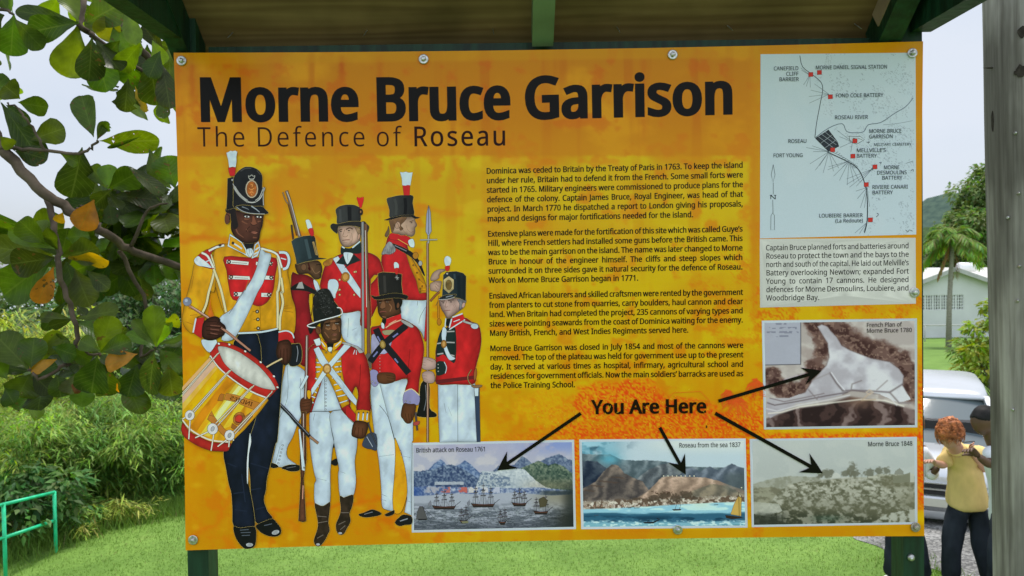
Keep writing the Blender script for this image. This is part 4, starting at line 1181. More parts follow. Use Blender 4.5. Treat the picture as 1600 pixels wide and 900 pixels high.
a.ln('k:330,715 322,760 330,800', .6, (120, 124, 130)); a.ln('k:258,640 290,660', 2.0, WHT); a.ln('k:470,580 380,655', 2.0, WHT)
a.p('k:205,410 340,392 440,408 478,445 474,540 460,575 400,615 350,640 310,644 265,630 232,570 215,480', (184, 148, 126), rim=.28, halo=.5)
a.p('k:410,400 470,430 476,500 455,530 440,480 425,450', (130, 104, 78), fold=.4, fs=.4)
a.ln('k:222,450 262,435', 1.5, (70, 48, 36)); a.ln('k:305,440 350,420 385,436', 1.7, (70, 48, 36))
for q in ('k:245,462', 'k:340,452'): a.e(q, 1.7, .8, (60, 50, 46), ol=.2)
a.ln('k:290,440 275,490 270,520 310,525 325,505', .7, (120, 82, 62)); a.ln('k:262,568 300,562 348,560', 1.1, (110, 60, 52)); a.ln('k:270,590 320,592', .5, (130, 92, 74))
a.ln('k:235,490 250,540', .6, (140, 104, 84)); a.ln('k:370,480 380,560 330,620', .6, (140, 104, 84)); a.ln('k:355,470 320,480', .5, (140, 104, 84))
a.p('k:448,500 470,490 470,530 450,560 440,540', (170, 130, 108))
a.p('k:185,215 210,182 250,163 320,150 400,154 450,175 470,195 470,365 340,352 210,378 200,290', (46, 46, 44), grad=(1, 0, -.5), halo=1.0)
a.ln('k:345,170 350,340', 6, (20, 20, 20)); a.ln('k:235,200 240,350', 4, (62, 62, 60))
a.p('k:125,395 140,375 165,370 210,377 330,350 420,345 482,352 482,412 420,400 340,395 240,400 212,412 205,485 180,475 150,450 130,425', (34, 32, 30), halo=.8)
a.p('k:430,70 445,55 455,75 470,60 480,72 495,52 502,66 515,55 512,100 490,180 470,190 450,140', (186, 34, 28), sm=0, ol=.2)
a.e('k:478,235', 3.4, 5.2, (30, 28, 28)); a.e('k:478,232', 1.3, 2.2, (140, 96, 60))
a.p('0:563,350 569,346 573,350 577,355 573,365 566,372', (60, 46, 38))
a.band('0:566.6,347 567,420 567.5,560', 3.2, (132, 130, 128)); a.band('0:571.4,350 573.2,420 575.5,480 576,562', 4.2, (104, 72, 52)); a.ln('0:571,360 573,480', 1.0, (190, 180, 168))
a.ln('0:574,420 577,470', 1.4, (60, 40, 30)); a.p('0:571,556 579,552 582,572 577,574', (92, 84, 76))
a.build('soldier_figure', PANEL)['label'] = 'soldier with a red plumed top hat and shouldered musket'; OFF1 = a.off

# ---------- B: profile in a dark shako, dark red coat
a = Art(OFF1)
a.p('5:62,565 105,560 165,590 195,640 190,720 180,800 6:170,120 140,200 108,262 112,320 172,366 120,372 60,374 18,362 40,250 45,100', WHT, rim=.1)
a.ln('5:150,640 150,800', .5, (70, 70, 74)); a.ln('5:72,570 72,760 6:45,120', .5, (80, 84, 88))
for i in range(6): a.e('6:%d,%d' % (82 - i * 5, 246 + i * 21), 1.5, 1.3, (170, 176, 178), ol=.5)
a.ln('6:68,250 40,350', .5, (90, 96, 100))
a.p('6:12,350 40,356 58,372 36,380 10,374', BLK, ol=.3, halo=.8); a.p('6:74,378 122,360 182,364 178,394 130,399 100,390', BLK, ol=.3, halo=.8); a.ln('6:105,380 160,370', 1, (90, 90, 92))
a.p('4:150,765 210,770 262,800 290,850 300,900 5:200,150 215,300 262,400 260,470 205,560 150,560 110,450 100,300 95,40', DRED, fold=.16, rim=.2, halo=.8)
a.ln('5:215,90 222,200 200,330', .8, (70, 10, 16))
a.p('4:110,850 170,818 210,840 280,880 270,900 220,880 160,872 110,870', BLK, fold=.3); a.p('4:140,860 160,820 182,815 195,862', SILV, sm=0)
a.p('4:258,800 285,820 300,870 280,880 262,840', WHT)
a.p('4:145,690 265,672 305,690 316,735 310,760 304,790 265,798 222,760 160,765 138,725', (92, 64, 42), rim=.3)
a.e('4:192,718', 4.2, 5.2, (96, 66, 44)); a.ln('4:222,690 236,740 222,720', 2.2, (56, 20, 18)); a.ln('4:275,702 302,700', 1.2, (26, 16, 10)); a.ln('4:290,768 310,762', .8, (60, 34, 26)); a.ln('4:245,720 270,760 300,745', 1, (124, 90, 62))
a.band('m:145,65 190,200 250,440 318,660', 3.6, (112, 90, 76), taper=4.6); a.ln('m:150,75 215,260 312,640', 1.2, (176, 166, 156)); a.band('m:98,85 135,190 170,235', 1.0, (150, 120, 90)); a.ln('m:165,235 275,640', 1.4, (66, 44, 32))
a.band('m:210,500 218,580 235,700', 2.0, (66, 46, 36))
a.p('4:110,545 135,526 190,510 245,505 268,520 275,580 292,655 345,660 275,668 200,682 146,698 135,640', (32, 42, 44), sm=0, grad=(1, 0, -.8), halo=1.0)
a.ln('4:205,530 235,660', 5, (54, 68, 70)); a.p('4:248,548 262,545 290,640 270,636', (150, 122, 74), sm=0); a.ln('4:258,560 275,630', .8, (90, 70, 40))
a.p('4:205,405 220,398 235,410 250,460 222,465 210,430', WHT, ol=.2); a.p('4:222,465 252,458 260,500 240,508', (178, 34, 34), ol=.2); a.e('4:257,520', 1.6, 2.6, (40, 30, 28))
a.build('soldier_figure', PANEL)['label'] = 'dark-coated soldier in profile in a tall shako'; OFF1 = a.off

# ---------- G: right-hand man in a tall shako holding the pike
a = Art(OFF1)
a.p('0:684.5,599 742,596 746,640 749,690.4 717,690.4 687,690.8 685,650', WHT, rim=.1, sm=0)
a.ln('0:715,600 715.5,690', .6, (60, 64, 68)); a.ln('0:694,630 697,645', .5, (110, 114, 118)); a.ln('0:700,635 706,650', .4, (130, 136, 140))
a.p('0:741,604 749,604 750.6,690.4 745,690.4', (46, 56, 74), sm=0); a.p('5:1165,690 1192,690 1190,745 1170,745', WHT, sm=0)
a.p('5:1040,312 1108,286 1150,310 1192,330 1207,400 1200,480 1172,590 1168,672 1050,676 945,674 945,600 940,480 968,390 1000,350', RED, fold=.14, rim=.2, halo=.8)
a.p('5:975,358 1010,345 1056,350 1056,540 1020,532 985,500 945,516 950,430', GRN)
for q in ('5:1005,368 1050,366', '5:1000,430 1052,432', '5:1015,500 1050,510', '5:948,438 975,434', '5:950,500 985,495'): a.band(q, 2.0, SILV, .4)
a.p('5:985,340 1005,360 1000,430 1025,500 1056,525 1020,534 992,480 978,420 975,380', WHT)
a.e('5:988,440', 4.4, 6.4, GOLD); a.e('5:988,440', 2.6, 4.4, (176, 130, 70), ol=.3)
a.p('5:946,548 992,545 1004,580 995,612 946,622', GRN); a.ln('5:990,545 1004,578 996,612', 1.0, WHT)
for q in ('5:955,560', '5:955,580', '5:955,600'): a.e(q, 1.1, 1.1, SILV, ol=.3)
a.p('5:945,652 1166,626 1168,644 945,672', (92, 26, 30), sm=0)
a.p('5:1020,320 1038,284 1098,262 1112,296 1070,322 1022,356', RED, sm=0); a.ln('5:1038,284 1098,262', 2.0, WHT); a.ln('5:1020,356 1070,324 1112,298', 1.8, WHT); a.ln('5:1045,310 1082,296', 1.2, WHT)
a.p('5:998,290 1034,290 1020,330 1003,332', BLK); a.ln('5:1000,290 995,340', 1.6, WHT); a.ln('5:1034,292 1020,345', 2, WHT)
a.p('5:1105,303 1160,318 1185,322 1182,336 1140,326 1100,312', SILV); a.e('5:1168,336', 6.2, 4.4, WHT, .2, fold=.2)
a.p('5:962,182 1010,172 1085,172 1112,190 1105,225 1080,246 1040,276 1010,291 990,260 972,230', (178, 144, 130), rim=.28, halo=.6)
a.p('5:1068,178 1116,176 1116,200 1100,196 1090,232 1076,238 1080,205', (104, 100, 102), fold=.4, fs=.5)
a.e('5:1103,212', 2.4, 4.4, (176, 138, 122), .3)
a.ln('5:972,192 996,188', 1.3, (70, 56, 48)); a.ln('5:1012,186 1046,182', 1.4, (70, 56, 48))
for q in ('5:985,199', '5:1030,194'): a.e(q, 1.6, .8, (54, 46, 46), ol=.2)
a.ln('5:1004,190 996,218 998,224 1010,222', .7, (116, 80, 68)); a.ln('5:988,246 1026,242', .9, (116, 60, 54)); a.ln('5:975,215 985,240', .5, (140, 104, 92)); a.ln('5:1050,205 1062,240 1030,272', .6, (140, 104, 92)); a.ln('5:1042,210 1052,230', .5, (140, 104, 92))
a.p('5:986,34 1020,18 1060,15 1100,25 1118,44 1116,188 1080,172 1040,166 978,172', (28, 38, 42), sm=0, grad=(1, 0, -.5), halo=1.0)
a.ln('5:1075,40 1078,165', 5, (18, 26, 30)); a.ln('5:1050,30 1052,60', 3, (46, 58, 62))
a.p('5:958,178 985,158 1020,152 1062,150 1040,168 1010,176', (26, 30, 34), halo=.8); a.ln('5:1000,166 1040,156', 1.6, (120, 124, 126)); a.ln('5:958,180 1010,177 1050,166', .8, (160, 160, 156))
a.p('5:1017,42 1047,64 1047,118 1017,144 986,118 986,64', (156, 138, 96), sm=0, fold=.4, fs=.5); a.e('5:1017,94', 4.8, 8, (112, 88, 46), fold=.5, fs=.8)
a.e('g:378,178', 3.2, 2.6, (40, 40, 40)); a.e('g:378,178', 1.6, 1.4, SILV, ol=0)
a.p('g:350,25 375,0 410,15 418,50 402,95 372,108 352,70', WHT, ol=.2, fold=.15, fs=.4); a.p('g:358,105 402,98 400,140 375,152 360,135', (178, 34, 30), ol=.2)
a.band('0:668.2,378 668.6,520 668.4,690.6', 2.8, (126, 88, 66)); a.ln('0:667.6,378 668,690', .7, (178, 150, 128))
a.p('j:598,455 622,540 632,760 605,810 590,810 565,765 575,560', (140, 142, 158), sm=0); a.ln('j:598,470 597,790', 1.0, (70, 72, 88)); a.band('j:598,812 596,900', 2.2, SILV)
a.band('j:500,862 700,858', 1.4, (170, 166, 150)); 
a.p('5:852,532 880,516 935,532 942,560 935,585 885,592 858,575', (184, 150, 136), rim=.25); a.p('5:862,612 890,598 925,605 936,640 925,668 882,666 866,645', (184, 150, 136), rim=.25)
for q in ('5:860,545 880,548', '5:858,560 882,565', '5:866,625 890,628', '5:868,642 890,646', '5:890,530 925,545', '5:872,655 895,658'): a.ln(q, .5, (110, 80, 68))
a.e('5:1172,618', 2.2, 10, (132, 78, 40), .1); a.band('5:1150,590 1128,630 1140,670 1180,690 1205,682', 1.2, (150, 112, 70)); a.p('5:1150,684 1208,680 1206,692 1170,698', (120, 92, 64))
a.build('soldier_figure', PANEL)['label'] = 'soldier in a gold-plated shako holding a pike'; OFF1 = a.off

# ---------- F: black soldier with crossed black belts
a = Art(OFF1)
a.p('0:580,596 600,590 620,594 637,640 634,690 624,760 617,795 604,796 597,790 596,765 592,720 583,660', WHT, sm=1, rim=.1)
a.p('0:592,594 640,592 645.5,640 645.5,688 644,690 643,805 632,800 636,780 635,750 627,705 617,690 604,640', WHT, sm=0, rim=.08)
a.p('6:738,212 748,216 785,320 806,420 812,520 800,580 775,640 736,640 726,560 735,440 742,300', (204, 140, 20), ol=.6)
a.ln('6:650,12 700,80 738,210', .7, (40, 44, 48)); a.ln('6:645,312 735,300', .5, (120, 126, 130)); a.ln('6:770,305 830,318', .5, (120, 126, 130)); a.ln('6:660,530 690,545', .6, (110, 114, 118)); a.ln('6:655,560 690,572', .5, (110, 114, 118)); a.ln('6:805,570 838,580', .5, (110, 114, 118))
a.p('6:528,650 560,640 605,622 640,632 662,646 640,658 575,668 540,662', BLK, halo=.8); a.p('6:680,652 720,632 737,626 733,648 700,662', BLK, halo=.8); a.ln('6:560,650 610,636', 1, (110, 110, 112))
a.p('6:740,698 765,668 792,652 838,664 838,706 800,712 765,718', BLK, halo=.8); a.ln('6:770,690 815,675', 1.6, (130, 132, 136))
a.p('6:855,55 866,160 876,158 866,50', (70, 60, 60), sm=0); a.p('6:850,112 884,104 880,124 852,130', (150, 60, 50))
a.p('5:560,350 600,335 640,322 700,300 742,292 800,322 838,350 862,410 872,470 862,560 845,650 836,745 800,712 760,720 775,642 690,662 610,660 565,585 572,450', RED, fold=.15, rim=.2, halo=.8)
a.ln('5:790,470 782,560 772,650', .7, (96, 14, 18))
a.p('5:566,388 606,398 640,430 690,392 660,490 600,500 566,522', (140, 136, 158), fold=.3); a.p('5:630,362 700,358 680,384 640,386', (140, 130, 96))
a.band('5:590,350 625,420 700,510 783,612', 9.4, (26, 26, 30)); a.band('5:770,330 690,395 620,460 556,545', 9.4, (26, 26, 30))
for q in ('5:600,395 625,440', '5:700,525 720,550', '5:575,515 600,485', '5:690,400 720,378'): a.ln(q, 2.4, (108, 110, 150))
a.e('5:630,443', 4.8, 6.8, (128, 100, 44), -.2); a.e('5:630,443', 3.0, 5, (168, 138, 74), -.2, ol=.3)
for i in range(6): a.e('5:%d,%d' % (614, 505 + i * 19), 1.0, 1.0, (196, 120, 110), ol=.3)
a.p('5:635,335 650,290 735,258 742,296 690,320 650,352', RED, sm=0); a.ln('5:648,292 735,260', 1.6, (206, 160, 130)); a.ln('5:648,346 690,318 742,298', 1.8, (206, 150, 120)); a.ln('5:665,325 710,300', 1.2, (206, 150, 120))
a.p('5:628,296 652,290 642,335 630,330', BLK); a.p('5:622,315 638,322 640,350 624,345', WHT); a.p('5:745,298 790,318 812,340 790,342 742,312', SILV)
a.p('5:598,168 650,158 700,160 728,195 735,235 735,262 690,278 650,292 628,290 606,262 600,215', (88, 56, 36), rim=.3, halo=.5)
a.p('5:692,165 742,178 740,215 722,236 706,240 700,205', (24, 20, 18)); a.e('5:720,215', 2.2, 4.6, (96, 60, 40), .1)
a.ln('5:606,194 626,188', 1.5, (24, 16, 12)); a.ln('5:640,186 682,182', 1.6, (24, 16, 12))
for q in ('5:616,199', '5:658,194'): a.e(q, 1.6, .7, (150, 140, 128), ol=.2); a.e(q, .7, .7, (14, 10, 8), ol=0)
a.p('5:626,198 640,196 646,222 630,232 616,226', (116, 76, 50), ol=0); a.ln('5:612,228 628,236 644,230', .8, (46, 26, 18)); a.ln('5:612,254 632,250 652,252', 1.4, (120, 64, 54)); a.ln('5:612,257 650,255', .5, (40, 20, 16)); a.ln('5:668,205 682,225 672,250', 1.6, (124, 84, 56)); a.ln('5:628,280 650,284', 1.6, (120, 80, 54)); a.ln('5:610,168 680,166', 1.6, (116, 76, 50))
a.p('5:603,28 630,20 700,24 742,32 740,90 748,152 690,148 612,162 606,100', (30, 28, 26), sm=0, grad=(1, 0, -.4), halo=1.0); a.ln('5:640,40 645,140', 4, (52, 48, 44))
a.p('5:563,155 585,162 612,158 690,143 745,148 778,160 768,180 740,172 690,170 600,180 575,172', (24, 22, 22), halo=.7)
a.e('5:714,52', 4.6, 6.0, (26, 24, 24)); a.ln('5:702,52 726,52', .8, SILV); a.ln('5:714,38 714,66', .8, SILV); a.ln('5:706,42 722,62', .6, SILV)
a.p('4:796,690 812,684 828,700 826,725 800,727', WHT, ol=.2); a.p('4:802,727 826,725 822,762 806,762', (178, 34, 30), ol=.2)
a.p('5:562,592 602,602 608,668 578,690 552,640', LIL); a.e('5:588,668', 1.2, 1.2, SILV, ol=.4); a.e('5:570,660', 1.2, 1.2, SILV, ol=.4)
a.p('5:600,616 640,606 690,610 706,628 700,658 672,670 635,674 602,660', (92, 54, 32), rim=.3)
for q in ('5:650,622 702,630', '5:655,638 702,642', '5:655,655 692,660'): a.ln(q, .6, (44, 24, 14))
a.p('5:758,722 800,703 846,742 838,796 790,790 750,785', LIL); a.ln('5:758,720 800,703 846,742', 1.4, (204, 180, 130)); a.e('5:765,775', 1.2, 1.2, SILV, ol=.4); a.e('5:790,780', 1.2, 1.2, SILV, ol=.4)
a.p('6:790,2 825,4 862,8 856,60 840,105 825,118 804,114 786,90 775,68', (92, 54, 32), rim=.3)
for q in ('6:800,60 810,105', '6:818,60 826,112', '6:835,60 838,100'): a.ln(q, .6, (44, 24, 14))
a.build('soldier_figure', PANEL)['label'] = 'soldier with crossed black belts'; OFF1 = a.off

# ---------- E: black soldier in a feathered round hat, yellow facings
a = Art(OFF1)
a.p('6:548,240 580,180 630,180 634,272 600,268 570,262', (54, 60, 74)); a.ln('6:575,195 610,255', 1, (150, 154, 160)); a.ln('6:372,220 385,225 380,260', 2, BLK); a.p('6:362,345 402,322 404,358 385,364', BLK)
a.band('6:600,10 585,120 635,245', 1.6, (60, 60, 66))
a.p('6:245,45 300,30 365,60 372,140 386,215 376,260 362,400 360,585 315,600 272,592 268,480 278,450 266,400 245,270 240,150', WHT, rim=.1)
a.p('6:360,60 430,28 480,70 516,112 518,250 505,340 512,460 494,545 455,550 418,545 408,420 412,380 396,300 380,215 366,140', WHT, rim=.1)
a.ln('6:366,140 382,215', .7, (50, 54, 58)); a.ln('6:430,30 470,90 512,130', .6, (60, 64, 68)); a.ln('6:285,440 340,452', .5, (120, 126, 130)); a.ln('6:420,400 450,410', .5, (120, 126, 130)); a.ln('6:270,60 262,100', .5, (90, 94, 98))
BT = (44, 34, 26)
a.p('6:270,588 290,594 316,602 340,590 361,580 356,640 350,700 358,742 345,770 330,802 300,836 275,830 266,800 284,745 290,700 280,645', BT, fold=.4, fs=.25, halo=.9)
a.p('6:417,545 440,552 460,545 497,538 490,600 474,645 480,690 460,730 440,764 415,768 398,745 396,705 412,668 424,620', BT, fold=.4, fs=.25, halo=.9)
for q in ('6:285,660 340,665', '6:290,700 345,690', '6:285,790 320,770', '6:425,640 470,640', '6:410,710 450,690', '6:420,740 450,715'): a.ln(q, 1.0, (104, 92, 80))
a.e('6:290,826', 3, 1.8, (150, 150, 152), ol=0); a.e('6:420,760', 3, 1.6, (150, 150, 152), ol=0)
a.p('5:198,470 270,425 330,420 400,430 470,455 520,490 548,560 560,660 556,750 558,835 478,832 488,740 470,690 440,800 480,880 470,905 430,870 390,826 300,700 215,840 190,800 186,700 190,590', (166, 32, 32), fold=.2, rim=.22, halo=.8)
a.p('5:420,800 455,830 490,880 475,900 440,880 415,850', (158, 30, 30)); a.ln('5:500,560 498,640 486,740', .8, (90, 14, 16))
a.p('5:286,615 312,640 350,720 388,822 300,836 216,836 240,760 268,680', WHT, rim=.1, sm=0); a.ln('5:290,640 292,832', .6, (70, 74, 80)); a.ln('5:390,826 300,834 216,834', .7, (60, 64, 68))
for i in range(9): a.e('5:297,%d' % (655 + i * 21), 1.2, 1.2, (180, 186, 190), ol=.5)
a.p('5:238,465 312,478 386,476 392,590 412,700 436,790 392,815 350,720 312,640 286,612 250,720 212,805 205,800 236,700 240,600', YEL, sm=0, rim=.12)
for x0, y0, x1, y1 in ((240, 520, 275, 522), (238, 548, 272, 550), (238, 575, 268, 575), (240, 605, 262, 600), (345, 520, 385, 514), (345, 545, 385, 540), (350, 575, 388, 570), (330, 610, 388, 600), (335, 640, 385, 630), (345, 680, 402, 664), (356, 715, 410, 700), (366, 748, 420, 735), (378, 785, 430, 768),
                       (235, 640, 262, 650), (228, 680, 255, 690), (222, 715, 244, 725), (214, 745, 236, 755), (208, 775, 226, 785)):
    a.band('5:%d,%d %d,%d' % (x0, y0, x1, y1), 1.7, WHT, .35, sm=0)
for x, y in ((243, 520), (240, 548), (240, 605), (380, 490), (378, 518), (376, 572), (380, 605), (382, 632), (398, 668), (408, 702), (418, 738), (428, 772), (300, 490), (330, 490)): a.e('5:%d,%d' % (x, y), 1.1, 1.1, (120, 110, 90), ol=.5)
a.p('5:226,470 256,455 300,530 480,768 474,800 438,765 330,625 262,550', WHT, sm=0); a.p('5:408,438 445,452 380,520 310,602 215,742 212,705 290,580 350,510', WHT, sm=0)
a.e('5:305,585', 6.6, 8.0, (150, 104, 44)); a.e('5:305,585', 4.6, 5.8, (186, 142, 82), ol=.3, fold=.4, fs=.6)
a.p('e:130,520 190,500 205,540 200,572 160,582', WHT, sm=0); a.p('e:418,545 470,548 530,572 580,590 628,640 590,652 560,610 500,580 430,562', SILV, fold=.3, fs=.4); a.ln('e:545,620 530,665', 1, WHT); a.ln('e:560,625 560,668', 1, WHT)
a.p('e:202,498 235,535 265,572 270,632 240,615 212,580', YEL); a.p('e:412,500 416,548 370,600 330,632 318,600 335,558 380,525', YEL); a.ln('e:210,540 245,590', 1.4, WHT); a.ln('e:350,585 405,535', 1.6, WHT)
a.p('e:262,550 335,552 325,596 270,600', BLK, sm=0); a.p('e:274,596 316,594 312,634 282,636', WHT)
a.p('e:208,312 300,300 390,296 410,335 406,420 408,490 385,535 330,556 275,550 228,505 205,440', (90, 58, 36), rim=.3, halo=.4)
a.e('e:180,424', 4.4, 6.2, (94, 58, 36), -.2); a.ln('e:168,405 190,420 185,445', .8, (50, 28, 18))
a.p('e:205,318 260,320 235,350 215,420 200,400', (28, 20, 16), ol=0)
a.ln('e:240,362 300,350', 2, (22, 14, 10)); a.ln('e:340,352 395,340', 2, (22, 14, 10))
for q in ('e:275,374', 'e:365,358'): a.e(q, 2.4, 1.0, (170, 160, 146), ol=.2); a.e(q, 1, 1, (14, 10, 8), ol=0)
a.p('e:325,365 340,362 362,405 345,422 320,418 315,405', (120, 80, 52), ol=0); a.ln('e:312,415 338,430 362,414', 1, (44, 26, 18)); a.p('e:312,466 345,455 372,462 345,480', (128, 78, 60), ol=.3); a.ln('e:312,466 372,462', .6, (36, 20, 14))
a.ln('e:250,400 280,415 300,400', 2.2, (124, 84, 54)); a.ln('e:240,440 285,500', 1.6, (118, 78, 50)); a.ln('e:300,335 350,328', 2.2, (118, 78, 50)); a.ln('e:315,515 360,512', 1.8, (116, 76, 50)); a.ln('e:385,385 392,440', 1.4, (118, 78, 50))
a.p('e:130,300 125,200 160,110 230,70 300,90 350,150 385,200 400,270 290,312 150,340', (24, 26, 24), halo=.8)
a.p('e:66,376 90,358 150,335 280,310 360,285 412,260 414,230 385,200 365,196 402,200 420,232 410,265 330,300 200,345 150,396 100,402', (26, 26, 24))
a.p('e:80,398 130,400 118,440 95,462 82,430', BLK, ol=0)
a.ln('e:365,196 398,200 417,230 410,264 330,292 200,326 100,360 68,378 100,394 150,396', 1.5, (200, 204, 200))
a.p('e:190,18 240,5 282,15 312,60 335,120 346,200 335,260 300,292 262,280 225,240 200,190 160,205 130,180 125,110 150,55', (28, 28, 26), fold=.5, fs=.35)
r = random.Random(2)
for i in range(110):
    t = r.random(); cx = 195 + 90 * t + r.gauss(0, 38); cy = 20 + 250 * t + r.gauss(0, 14)
    g_ = r.choice([(60, 62, 58), (84, 84, 80), (40, 42, 38), (16, 16, 16)])
    an = r.uniform(-2.6, -.4)
    a.ln('e:%.0f,%.0f %.0f,%.0f' % (cx, cy, cx + 26 * math.cos(an), cy + 22 * math.sin(an) + 8), .7, g_, sm=0, taper=.2)
a.p('5:150,768 180,748 215,762 216,800 198,842 160,852 148,815', (92, 52, 34), rim=.3)
a.p('5:190,712 212,718 206,760 190,750', YEL)
a.band('5:188,388 186,500 183,640 178,760', 3.8, (112, 84, 72)); a.ln('5:186,395 184,640 178,760', 1.0, (180, 168, 158))
a.p('6:192,50 220,50 219,200 222,330 206,440 220,690 200,694 176,688 190,440 184,340 190,200', (112, 68, 46), sm=0, rim=.3, halo=.8); a.ln('6:205,60 206,330', 1.2, (176, 160, 150)); a.ln('6:203,480 200,560', 1.4, (196, 140, 110))
a.band('5:152,700 190,625', 4, WHT, .5); a.p('6:176,150 186,150 214,370 212,395 196,390', WHT, sm=0); a.e('6:208,376', 1.2, 1.4, SILV)
for q in ('5:155,790 205,780', '5:155,808 205,800', '5:160,828 198,820', '5:160,774 205,766'): a.ln(q, .6, (46, 24, 14))
a.p('6:513,40 552,36 592,44 590,110 550,112 510,105', YEL, sm=0, rim=.15)
for x in (528, 556, 580): a.band('6:%d,56 %d,98' % (x, x - 4), 2, WHT, .4, sm=0); a.e('6:%d,54' % x, 1.1, 1.1, (90, 84, 70), ol=.4)
a.p('6:502,108 540,102 580,116 578,165 558,202 530,205 505,198 486,180', (92, 54, 34), rim=.3)
for q in ('6:510,140 500,190', '6:530,140 522,202', '6:552,145 548,204'): a.ln(q, .7, (44, 24, 14))
a.build('soldier_figure', PANEL)['label'] = 'soldier with a feathered round hat and yellow facings'; OFF1 = a.off

# ---------- A: the drummer
a = Art(OFF1)
# cartridge box and scabbard behind him
a.p('2:664,362 690,350 716,350 728,392 722,452 690,474 655,462', (24, 26, 30), halo=1.0); a.ln('2:700,360 706,400 698,450', 1, (130, 132, 136))
a.band('2:602,688 660,745 3:690,62 772,150', 4.4, (30, 30, 34)); a.ln('2:606,686 3:768,140', .9, (120, 122, 126)); a.band('3:772,150 820,188', 3.4, (140, 104, 78), .5)
a.p('2:365,286 480,283 600,270 622,400 622,480 612,600 604,720 590,890 3:580,190 556,290 532,385 526,450 514,505 535,570 562,612 480,640 446,560 438,400 420,300 340,250', NAVY, fold=.3, rim=.25, ol=.3, halo=.8)
a.p('2:345,340 480,300 500,560 470,760 3:436,150 424,280 426,400 450,520 464,652 420,664 345,652 338,560 332,470 318,420 302,330 288,235 330,150', NAVY, fold=.3, rim=.25, ol=.3, halo=.8)
a.p('3:436,130 443,180 430,250 425,400 420,404 419,300 428,200', (190, 196, 190), ol=0)
for q in ('3:310,300 360,320', '3:345,470 400,462', '3:440,450 500,440', '3:350,560 420,570', '3:470,560 520,545', '3:440,300 540,330', '3:390,360 410,520'): a.ln(q, 1.8, (27, 33, 48))
a.p('3:345,654 380,664 440,656 468,665 470,730 460,768 430,780 402,776 370,742 350,700', (18, 19, 20), fold=.3, halo=.8); a.p('3:470,650 515,628 562,612 588,636 610,668 606,700 575,712 530,705 490,682', (18, 19, 20), fold=.3, halo=.8)
a.e('3:434,758', 5.5, 3.0, (150, 152, 150), ol=0, fold=.3, fs=.5); a.e('3:580,688', 6.0, 3.4, (150, 152, 150), -.3, ol=0, fold=.3, fs=.5)
for q in ('3:385,690 440,688', '3:390,706 436,704', '3:515,650 560,640', '3:380,676 430,672'): a.ln(q, 1.3, (74, 80, 86))
# jacket
JY = (194, 136, 20)
a.p('1:600,640 632,636 656,668 648,740 660,800 672,880 2:690,140 694,220 682,294 640,276 600,284 606,150 1:604,720', JY, rim=.1, fold=.14)
a.p('1:325,582 400,640 490,598 560,620 602,642 612,760 2:600,20 611,120 596,200 592,262 500,274 372,288 300,200 2:240,20 1:228,700 245,600', JY, fold=.14, rim=.08)
a.p('1:210,610 160,636 124,690 112,750 92,830 2:66,140 57,210 75,262 118,290 136,205 172,180 206,60 1:236,850 245,760 232,690', JY, fold=.16, rim=.08)
for q in ('2:90,150 150,165', '2:75,225 115,240', '2:100,190 140,185', '1:120,760 108,830'): a.ln(q, .7, (140, 84, 16))
for q in ('2:625,150 672,148', '2:628,165 680,172', '2:625,140 650,135'): a.ln(q, .8, (140, 84, 16))
a.p('2:225,60 215,130 235,200 200,190', (196, 100, 26), ol=0, fold=.3)
for q in ('1:215,640 236,720 220,800 2:205,60 190,130 166,182', '1:232,720 262,800 2:280,70 302,172', '1:592,650 606,760 596,840 2:590,60 592,150 592,262', '1:612,770 622,850 2:612,60 622,120 606,200 604,272'): a.band(q, 3.4, (206, 186, 140), .5)
a.band('2:368,290 500,283 592,264', 2.6, WHT, .5)
a.p('1:293,652 440,658 582,660 578,760 568,840 2:545,100 520,126 490,138 460,132 430,116 1:340,892 316,810 305,730', RED, fold=.16, rim=.12)
for s in ('1:306,669 430,680 427,700 304,690', '1:318,757 434,762 438,782 318,778', '1:470,680 566,682 560,702 470,700', '1:510,758 568,760 566,782 508,780', '1:346,850 420,852 415,874 346,874', '1:500,855 556,856 552,878 500,878'): a.p(s, (204, 200, 188), sm=0, ol=.5)
for s in ('1:319,681', '1:331,766', '1:552,690', '1:556,769', '1:358,862', '1:543,866'): a.e(s, 2.9, 2.9, (52, 40, 30)); a.e(s, 1.3, 1.3, (190, 180, 160), ol=0)
for s in ('1:335,684 420,690', '1:350,770 425,773', '1:515,868 535,868'): a.ln(s, .8, (110, 100, 90), sm=0)
a.ln('2:492,135 498,272', .6, (120, 76, 16))
for s in ('2:477,168', '2:481,212', '2:483,262'): a.e(s, 2.7, 2.7, (46, 38, 30)); a.e(s, 1.3, 1.2, (200, 190, 164), ol=0); a.ln(s + ' ' + '2:%d,%s' % (int(s.split(':')[1].split(',')[0]) - 24, s.split(',')[1]), .5, (70, 46, 16), sm=0)
# baldric
a.p('1:496,612 524,628 556,642 540,712 510,800 2:480,60 440,150 380,270 336,328 276,326 300,260 264,206 340,150 1:375,880 440,790 478,700', WHT, rim=.08)
a.ln('1:430,800 2:400,60 320,180', .6, (70, 74, 80)); a.ln('1:430,785 410,840', 1.4, (150, 90, 40)); a.p('2:165,326 172,360 210,398 250,352 242,322 200,326', WHT)
